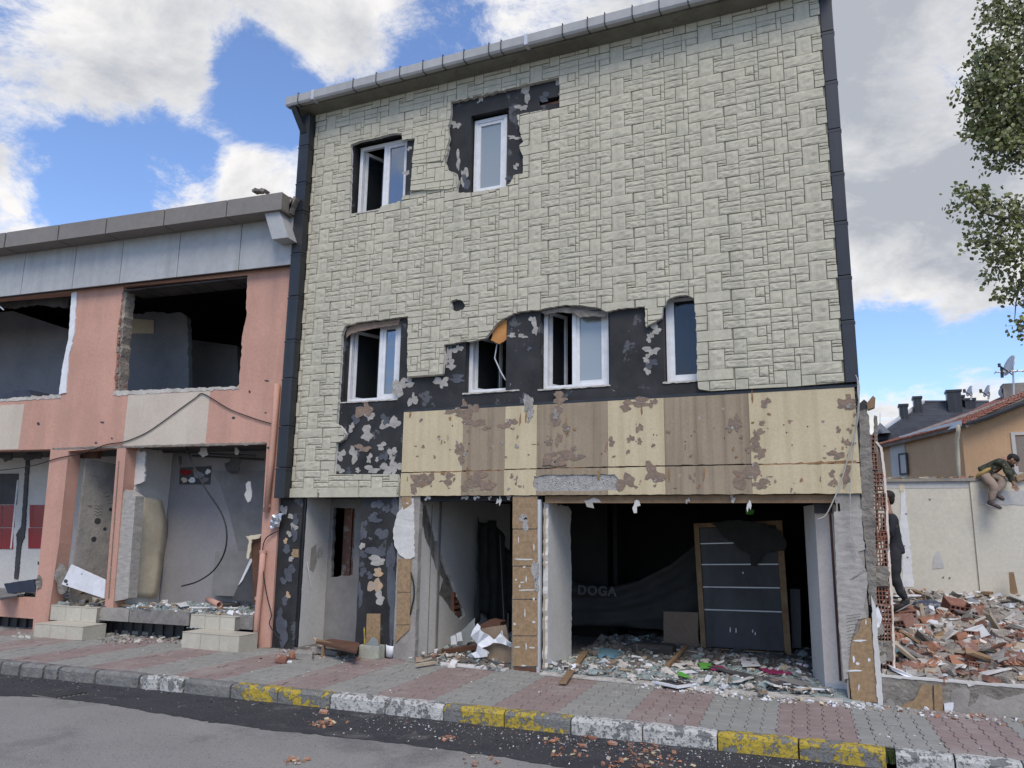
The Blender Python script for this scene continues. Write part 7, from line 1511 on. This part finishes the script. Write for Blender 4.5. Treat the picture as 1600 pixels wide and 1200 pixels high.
# black plastic bag
bg = MB(); c = onm(1456, 952); n = 22
for i in range(n+1):
    for j in range(12):
        t = i/n; a = 2*math.pi*j/12; r = math.sin(math.pi*max(.02, min(.98, t)))**.6; x = (t-.5)*.62; rr = r*(1+.25*noise.noise(Vector((t*6, math.cos(a)*2, math.sin(a)*2)))); bg.v.append((c.x+x, c.y+math.cos(a)*.17*rr, c.z+.05+math.sin(a)*.11*rr*(1.1-.5*t)+.04*noise.noise(Vector((t*9, a, 3)))))
for i in range(n):
    for j in range(12): bg.f.append((i*12+j, i*12+(j+1) % 12, (i+1)*12+(j+1) % 12, (i+1)*12+j)); bg.m.append(0)
tag(bg.build('plastic_bag', 'plasticbag', smooth=True), 'crumpled dark blue-black plastic bag in front of the man in black', 'bag')
cr = MB(); c = onm(1408, 1030)
for i in range(9):
    for j in range(7): cr.v.append((c.x-.09+i*.02+random.uniform(-.008, .008), c.y-.05+j*.02+.03*random.random(), c.z+.02+.14*math.sin(math.pi*j/6)*(.6+.4*random.random())))
for i in range(8):
    for j in range(6): a = i*7+j; cr.f.append((a, a+7, a+8, a+1)); cr.m.append(0)
o = tag(cr.build('plastic_scrap', 'bluecloth', smooth=True), 'pale blue crumpled plastic at the left front of the heap', 'plastic'); o.modifiers.new('s', 'SOLIDIFY').thickness = .005
p = onm(1583, 936); tag(MB().tri([atY(1576, 894, p.y+.05), atY(1584, 894, p.y+.05), atY(1593, 938, p.y), atY(1579, 939, p.y)]+[atY(1576, 894, p.y+.12), atY(1584, 894, p.y+.12), atY(1593, 938, p.y+.07), atY(1579, 939, p.y+.07)], [(0, 1, 2, 3), (7, 6, 5, 4), (0, 4, 5, 1), (1, 5, 6, 2), (2, 6, 7, 3), (3, 7, 4, 0)]).build('upright_board', 'wood'), 'brown board standing upright on the far side of the plot', 'board')
def mbeam(a, b_, w, th, m_, lab):
    p, q = onm(*a)+Vector((0, 0, .05)), onm(*b_)+Vector((0, 0, .05)); d = q-p; x = d.normalized(); y = Vector((0, 0, 1)).cross(x).normalized(); z = x.cross(y); tag(MB().box((p+q)/2, (d.length, w, th), Matrix((x, y, z)).transposed()).build('long_board', m_), lab, 'board')
mbeam((1540, 932), (1576, 924), .14, .05, 'wood', 'brown plank sloping up to the upright board'); mbeam((1590, 924), (1625, 926), .12, .05, 'wood', 'brown plank running off to the right from the upright board')
mbeam((1420, 925), (1446, 935), .1, .05, 'wood', 'dark plank lying near the raised heel of the man'); mbeam((1535, 922), (1570, 919), .18, .02, 'white', 'white board on the rubble at the foot of the plot wall'); mbeam((1395, 936), (1437, 935), .12, .02, 'white', 'white board behind the legs of the man in black'); mbeam((1482, 925), (1530, 937), .08, .03, 'woodlight', 'pale lath on the far rubble right of the white panel')
# weeds at the kerb gap
wd = MB(); c = ground(1391, 1178, -.05)
for i in range(90):
    a = random.uniform(0, 6.3); r = random.uniform(.0, .05); h = random.uniform(.06, .15); p = c+Vector((r*math.cos(a), r*math.sin(a)-.02, -.06)); wd.tri([p, p+Vector((.008, 0, 0)), p+Vector((random.gauss(0, .03), random.gauss(0, .03), h))], [(0, 1, 2)])
tag(wd.build('weeds', 'moss'), 'green weeds in the kerb gap', kind='stuff')
# ================================================================ PEOPLE
M['skin'] = mat('skin', (.34, .19, .125), (.29, .155, .10), s=20, r=.6, bump=.05); M['hair'] = mat('dark_hair', (.014, .011, .009), (.022, .018, .015), s=60, r=.7, bump=.4, bs=200)
M['black_shirt'] = mat('black_shirt', (.018, .019, .023), (.028, .03, .035), s=6, r=.85, bump=.4, bs=18, bdist=.02); M['black_jeans'] = mat('black_trousers', (.02, .021, .025), (.032, .033, .038), s=5, r=.85, bump=.4, bs=14, bdist=.02)
M['camo'] = mat('camouflage', (.075, .08, .05), (.02, .022, .018), s=12, r=.85, bump=.4, bs=18, bdist=.02, spots=(((.20, .18, .12), 16, .60, .01), ((.012, .013, .012), 21, .62, .01))); M['khaki'] = mat('khaki_trousers', (.30, .235, .19), (.24, .185, .15), s=6, r=.9, bump=.5, bs=14, bdist=.02); M['shoe'] = mat('dark_shoe', (.03, .03, .033), (.05, .045, .045), s=20, r=.6); M['shoe_brown'] = mat('grey_brown_shoe', (.10, .08, .075), (.06, .05, .048), s=20, r=.7); M['sole'] = mat('pale_sole', (.35, .34, .33), (.25, .24, .24)); M['yellow_cloth'] = mat('yellow_waistband', (.42, .29, .10), (.34, .22, .08))
def skin_mesh(verts, edges, radii, sub=2):
    me = bpy.data.meshes.new('tmp'); me.from_pydata([tuple(v) for v in verts], edges, []); ob = bpy.data.objects.new('tmp', me); COL.objects.link(ob); md = ob.modifiers.new('skin', 'SKIN')
    md.use_smooth_shade = True; md.branch_smoothing = .6
    seen = set(); adj = {i: [] for i in range(len(verts))}
    for a, b_ in edges: adj[a].append(b_); adj[b_].append(a)
    for i in range(len(verts)):
        d = me.skin_vertices[0].data[i]; r = radii[i]; d.radius = (r, r) if not isinstance(r, tuple) else r; d.use_root = False
    for i in range(len(verts)):
        if i in seen: continue
        st = [i]; me.skin_vertices[0].data[i].use_root = True
        while st:
            q = st.pop()
            if q in seen: continue
            seen.add(q); st += adj[q]
    s = ob.modifiers.new('sub', 'SUBSURF'); s.levels = sub; s.render_levels = sub
    dg = bpy.context.evaluated_depsgraph_get(); out = bpy.data.meshes.new_from_object(ob.evaluated_get(dg)); bpy.data.objects.remove(ob); return out
def ell(b, c, r, rot=None, n=10):
    Rm = rot or Matrix.Identity(3); base = len(b.v)
    for i in range(n+1):
        th = math.pi*i/n
        for j in range(n): ph = 2*math.pi*j/n; b.v.append(tuple(Vector(c)+Rm @ Vector((r[0]*math.sin(th)*math.cos(ph), r[1]*math.sin(th)*math.sin(ph), r[2]*math.cos(th)))))
    for i in range(n):
        for j in range(n): b.f.append((base+i*n+j, base+i*n+(j+1) % n, base+(i+1)*n+(j+1) % n, base+(i+1)*n+j)); b.m.append(0)
def person(lab, J, look, up_h, top_m, leg_m, shoe_m, hairlen, toes, grip, beard=True, sleeve=1.0):
    """J: dict of joint positions (world); look: facing direction of the head"""
    look = Vector(look).normalized(); upv = Vector(up_h).normalized(); side = look.cross(upv).normalized()
    rt_ = root('person', (J['pelvis'].x, J['pelvis'].y, min(j.z for j in J.values())), lab, 'person')
    V, E_, Rr, ix = [], [], [], {}
    def add(k, p, r, par=None):
        ix[k] = len(V); V.append(Vector(p)); Rr.append(r)
        if par is not None: E_.append((ix[par], ix[k]))
    add('pelvis', J['pelvis'], .125); add('belly', lerp(J['pelvis'], J['chest'], .45), .115, 'pelvis'); add('chest', J['chest'], .135, 'belly'); add('neckb', lerp(J['chest'], J['neck'], .75), .075, 'chest'); add('neck', J['neck'], .052, 'neckb')
    hc = J['head']; add('jaw', hc-upv*.055+look*.015, .062, 'neck'); add('skull', hc+upv*.015, .088, 'jaw'); add('crown', hc+upv*.06-look*.01, .07, 'skull')
    for s in 'LR':
        add('sh'+s, J['sh'+s], .062, 'chest'); add('el'+s, J['el'+s], .042, 'sh'+s); add('wr'+s, J['wr'+s], .028, 'el'+s); hd = (J['ha'+s]-J['wr'+s]); add('pm'+s, J['wr'+s]+hd*.55, (.034), 'wr'+s)
        add('hip'+s, J['hip'+s], .095, 'pelvis'); add('kn'+s, J['kn'+s], .062, 'hip'+s); add('cf'+s, lerp(J['kn'+s], J['an'+s], .35), .058, 'kn'+s); add('an'+s, J['an'+s], .038, 'cf'+s)
    def fingers(s):
        w, h = J['wr'+s], J['ha'+s]; d = (h-w).normalized(); sd = d.cross(Vector((0, 1, 0)) if abs(d.y) < .8 else Vector((0, 0, 1))).normalized(); nrm_ = d.cross(sd); pm_ = w+(h-w)*.55
        for k in range(4):
            o = pm_+sd*(k-1.5)*.019; L_ = (.072, .082, .077, .06)[k]; c1, c2, c3 = o+d*.03, o+d*(.03+L_*.5)+nrm_*grip*.012, o+d*(.03+L_*.8)+nrm_*grip*.038
            i0 = len(V); V.extend([o, c1, c2, c3]); Rr.extend([.011, .010, .009, .007]); E_.extend([(i0, i0+1), (i0+1, i0+2), (i0+2, i0+3)])
        o = pm_-d*.02-sd*.02; i0 = len(V); V.extend([o, o-sd*.028+d*.02, o-sd*.034+d*.05+nrm_*grip*.015]); Rr.extend([.013, .011, .009]); E_.extend([(i0, i0+1), (i0+1, i0+2)])
    for s in 'LR': fingers(s)
    me = skin_mesh(V, E_, Rr); hb_ = MB(); hb_.v = [tuple(v.co) for v in me.vertices]; hb_.f = [tuple(p.vertices) for p in me.polygons]; hb_.m = [0]*len(hb_.f)
    Rm = Matrix((side, look, upv)).transposed()
    ell(hb_, hc+look*.098-upv*.012, (.014, .020, .024), Rm, 8)
    for q in (-1, 1): ell(hb_, hc+side*q*.084-upv*.005, (.012, .02, .032), Rm, 8); ell(hb_, hc+look*.08+side*q*.032+upv*.012, (.016, .014, .010), Rm, 6)
    ell(hb_, hc+look*.082-upv*.052, (.028, .014, .010), Rm, 6)
    bo = hb_.build('body', 'skin', rt_, smooth=True)
    for q in (-1, 1): pass
    ey = MB(); [ell(ey, hc+look*.092+side*q*.032+upv*.012, (.008, .006, .006), Rm, 6) for q in (-1, 1)]; ey.build('eyes', 'hair', rt_)
    hr = MB(); ell(hr, hc+upv*.045-look*.022, (.092, .098, .082+hairlen), Rm, 14); ell(hr, hc-look*.055+upv*.0, (.075, .055, .085), Rm, 12); hr.build('hair', 'hair', rt_, smooth=True)
    if beard: br = MB(); ell(br, hc-upv*.075+look*.035, (.062, .055, .045), Rm, 12); br.build('beard', 'hair', rt_, smooth=True)
    def cloth(nm, keys, par, rad, m_):
        v, e, r = [], [], []; mp2 = {}
        for k, rr in keys: mp2[k] = len(v); v.append(V[ix[k]] if k in ix else J[k]); r.append(rr)
        for a, b_ in par: e.append((mp2[a], mp2[b_]))
        me_ = skin_mesh(v, e, r); me_.materials.clear(); me_.materials.append(M[m_]); me_.name = nm
        rd = random.uniform(0, 9)
        for q in me_.vertices: q.co += Vector((noise.noise(q.co*9+Vector((rd, 0, 0))), noise.noise(q.co*9+Vector((0, rd, 0))), noise.noise(q.co*9+Vector((0, 0, rd)))))*.014+Vector((noise.noise(q.co*26), noise.noise(q.co*26+Vector((3, 0, 0))), 0))*.010
        o = link(nm, me_, rt_); return o
    ix['hem'] = len(V); V.append(J['pelvis']+(J['pelvis']-J['chest']).normalized()*.05)
    ix['cuffL'] = len(V); V.append(lerp(J['elL'], J['wrL'], sleeve)); ix['cuffR'] = len(V); V.append(lerp(J['elR'], J['wrR'], sleeve))
    cloth('shirt', [('hem', .150), ('pelvis', .155), ('belly', .150), ('chest', .162), ('neckb', .082), ('shL', .083), ('shR', .083), ('elL', .058), ('elR', .058), ('cuffL', .042), ('cuffR', .042)], [('hem', 'pelvis'), ('pelvis', 'belly'), ('belly', 'chest'), ('chest', 'neckb'), ('chest', 'shL'), ('chest', 'shR'), ('shL', 'elL'), ('shR', 'elR'), ('elL', 'cuffL'), ('elR', 'cuffR')], 0, top_m)
    cloth('trousers', [('belly', .13), ('pelvis', .145), ('hipL', .112), ('hipR', .112), ('knL', .08), ('knR', .08), ('cfL', .072), ('cfR', .072), ('anL', .056), ('anR', .056)], [('belly', 'pelvis'), ('pelvis', 'hipL'), ('pelvis', 'hipR'), ('hipL', 'knL'), ('hipR', 'knR'), ('knL', 'cfL'), ('knR', 'cfR'), ('cfL', 'anL'), ('cfR', 'anR')], 0, leg_m)
    for s in 'LR':
        a, t = J['an'+s], toes[s]; d = (t-a); x = d.normalized(); b = MB(); hl = a-x*.05-Vector((0, 0, .05)); dn = (t-hl).normalized(); sd = dn.cross(Vector((0, 0, 1))).normalized(); upn = sd.cross(dn); Rm2 = Matrix((dn, sd, upn)).transposed()
        ell(b, lerp(hl, t, .62)+upn*.0, (.11, .046, .034), Rm2, 12); ell(b, lerp(hl, t, .22)+upn*.015, (.07, .042, .05), Rm2, 12); ell(b, a, (.05, .045, .045), Rm2, 10); so = b.build('shoe', shoe_m, rt_, smooth=True)
        b = MB(); ell(b, lerp(hl, t, .45)-upn*.036, (.145, .05, .014), Rm2, 12); b.build('sole', 'sole', so, smooth=True)
    return rt_
Y1 = 3.3
def j1(u, v, dy=0): return atY(u, v, Y1+dy)
gnd = mound_z(.5, 3.3)
person('man in black with short dark hair and beard standing half hidden behind the brick stub',
       dict(pelvis=j1(1397, 862), chest=j1(1390, 817), neck=j1(1388, 797), head=j1(1385, 780), shL=j1(1393, 808, .17), shR=j1(1395, 809, -.17), elL=j1(1380, 832, .2), elR=j1(1392, 835, -.22), wrL=j1(1366, 842, .1), wrR=j1(1374, 845, -.15), haL=j1(1358, 842, .05), haR=j1(1366, 844, -.1),
            hipL=j1(1394, 872, .09), hipR=j1(1399, 872, -.09), knL=j1(1380, 905, .1), knR=j1(1398, 903, -.12), anL=j1(1374, 944, .12), anR=j1(1415, 938, -.1)),
       (-1, -.1, -.1), (-.05, 0, 1), 'black_shirt', 'black_jeans', 'shoe', 0., {'L': j1(1358, 954, .1), 'R': j1(1398, 952, -.1)}, .6, sleeve=.15)
Y2 = YW+.0
def j2(u, v, dy=0): return atY(u, v, Y2+dy)
person('man in a camouflage jacket and khaki trousers bending over astride the plot wall',
       dict(pelvis=j2(1538, 739, .02), chest=j2(1562, 722, .0), neck=j2(1574, 717, -.02), head=j2(1582, 720, -.03), shL=j2(1567, 721, .18), shR=j2(1569, 724, -.17), elL=j2(1580, 738, .22), elR=j2(1577, 742, -.24), wrL=j2(1589, 746, .12), wrR=j2(1583, 755, -.22), haL=j2(1595, 750, .08), haR=j2(1588, 763, -.22),
            hipL=j2(1545, 742, .06), hipR=j2(1538, 744, -.08), knL=j2(1568, 751, -.16), knR=j2(1554, 759, -.30), anL=j2(1557, 770, -.2), anR=j2(1548, 784, -.28)),
       (.72, -.3, -.75), (.75, 0, .62), 'camo', 'khaki', 'shoe_brown', 0., {'L': j2(1567, 779, -.3), 'R': j2(1563, 793, -.35)}, .8, sleeve=.9)
o = MB(); ell(o, j2(1537, 738, -.02), (.16, .16, .05), Matrix.Rotation(-.6, 3, 'Y'), 14); tag(o.build('waist_cloth', 'yellow_cloth', smooth=True), 'yellow cloth tied round the waist of the man on the plot wall', 'cloth')
tag(MB().box(j2(1600, 744, .0), (.3, .2, .12), Matrix.Rotation(-.4, 3, 'Y'), jit=.1).build('block_lifted', 'tile', bevel=.02), 'tan block lying on the plot wall in front of the man in camouflage', 'block')
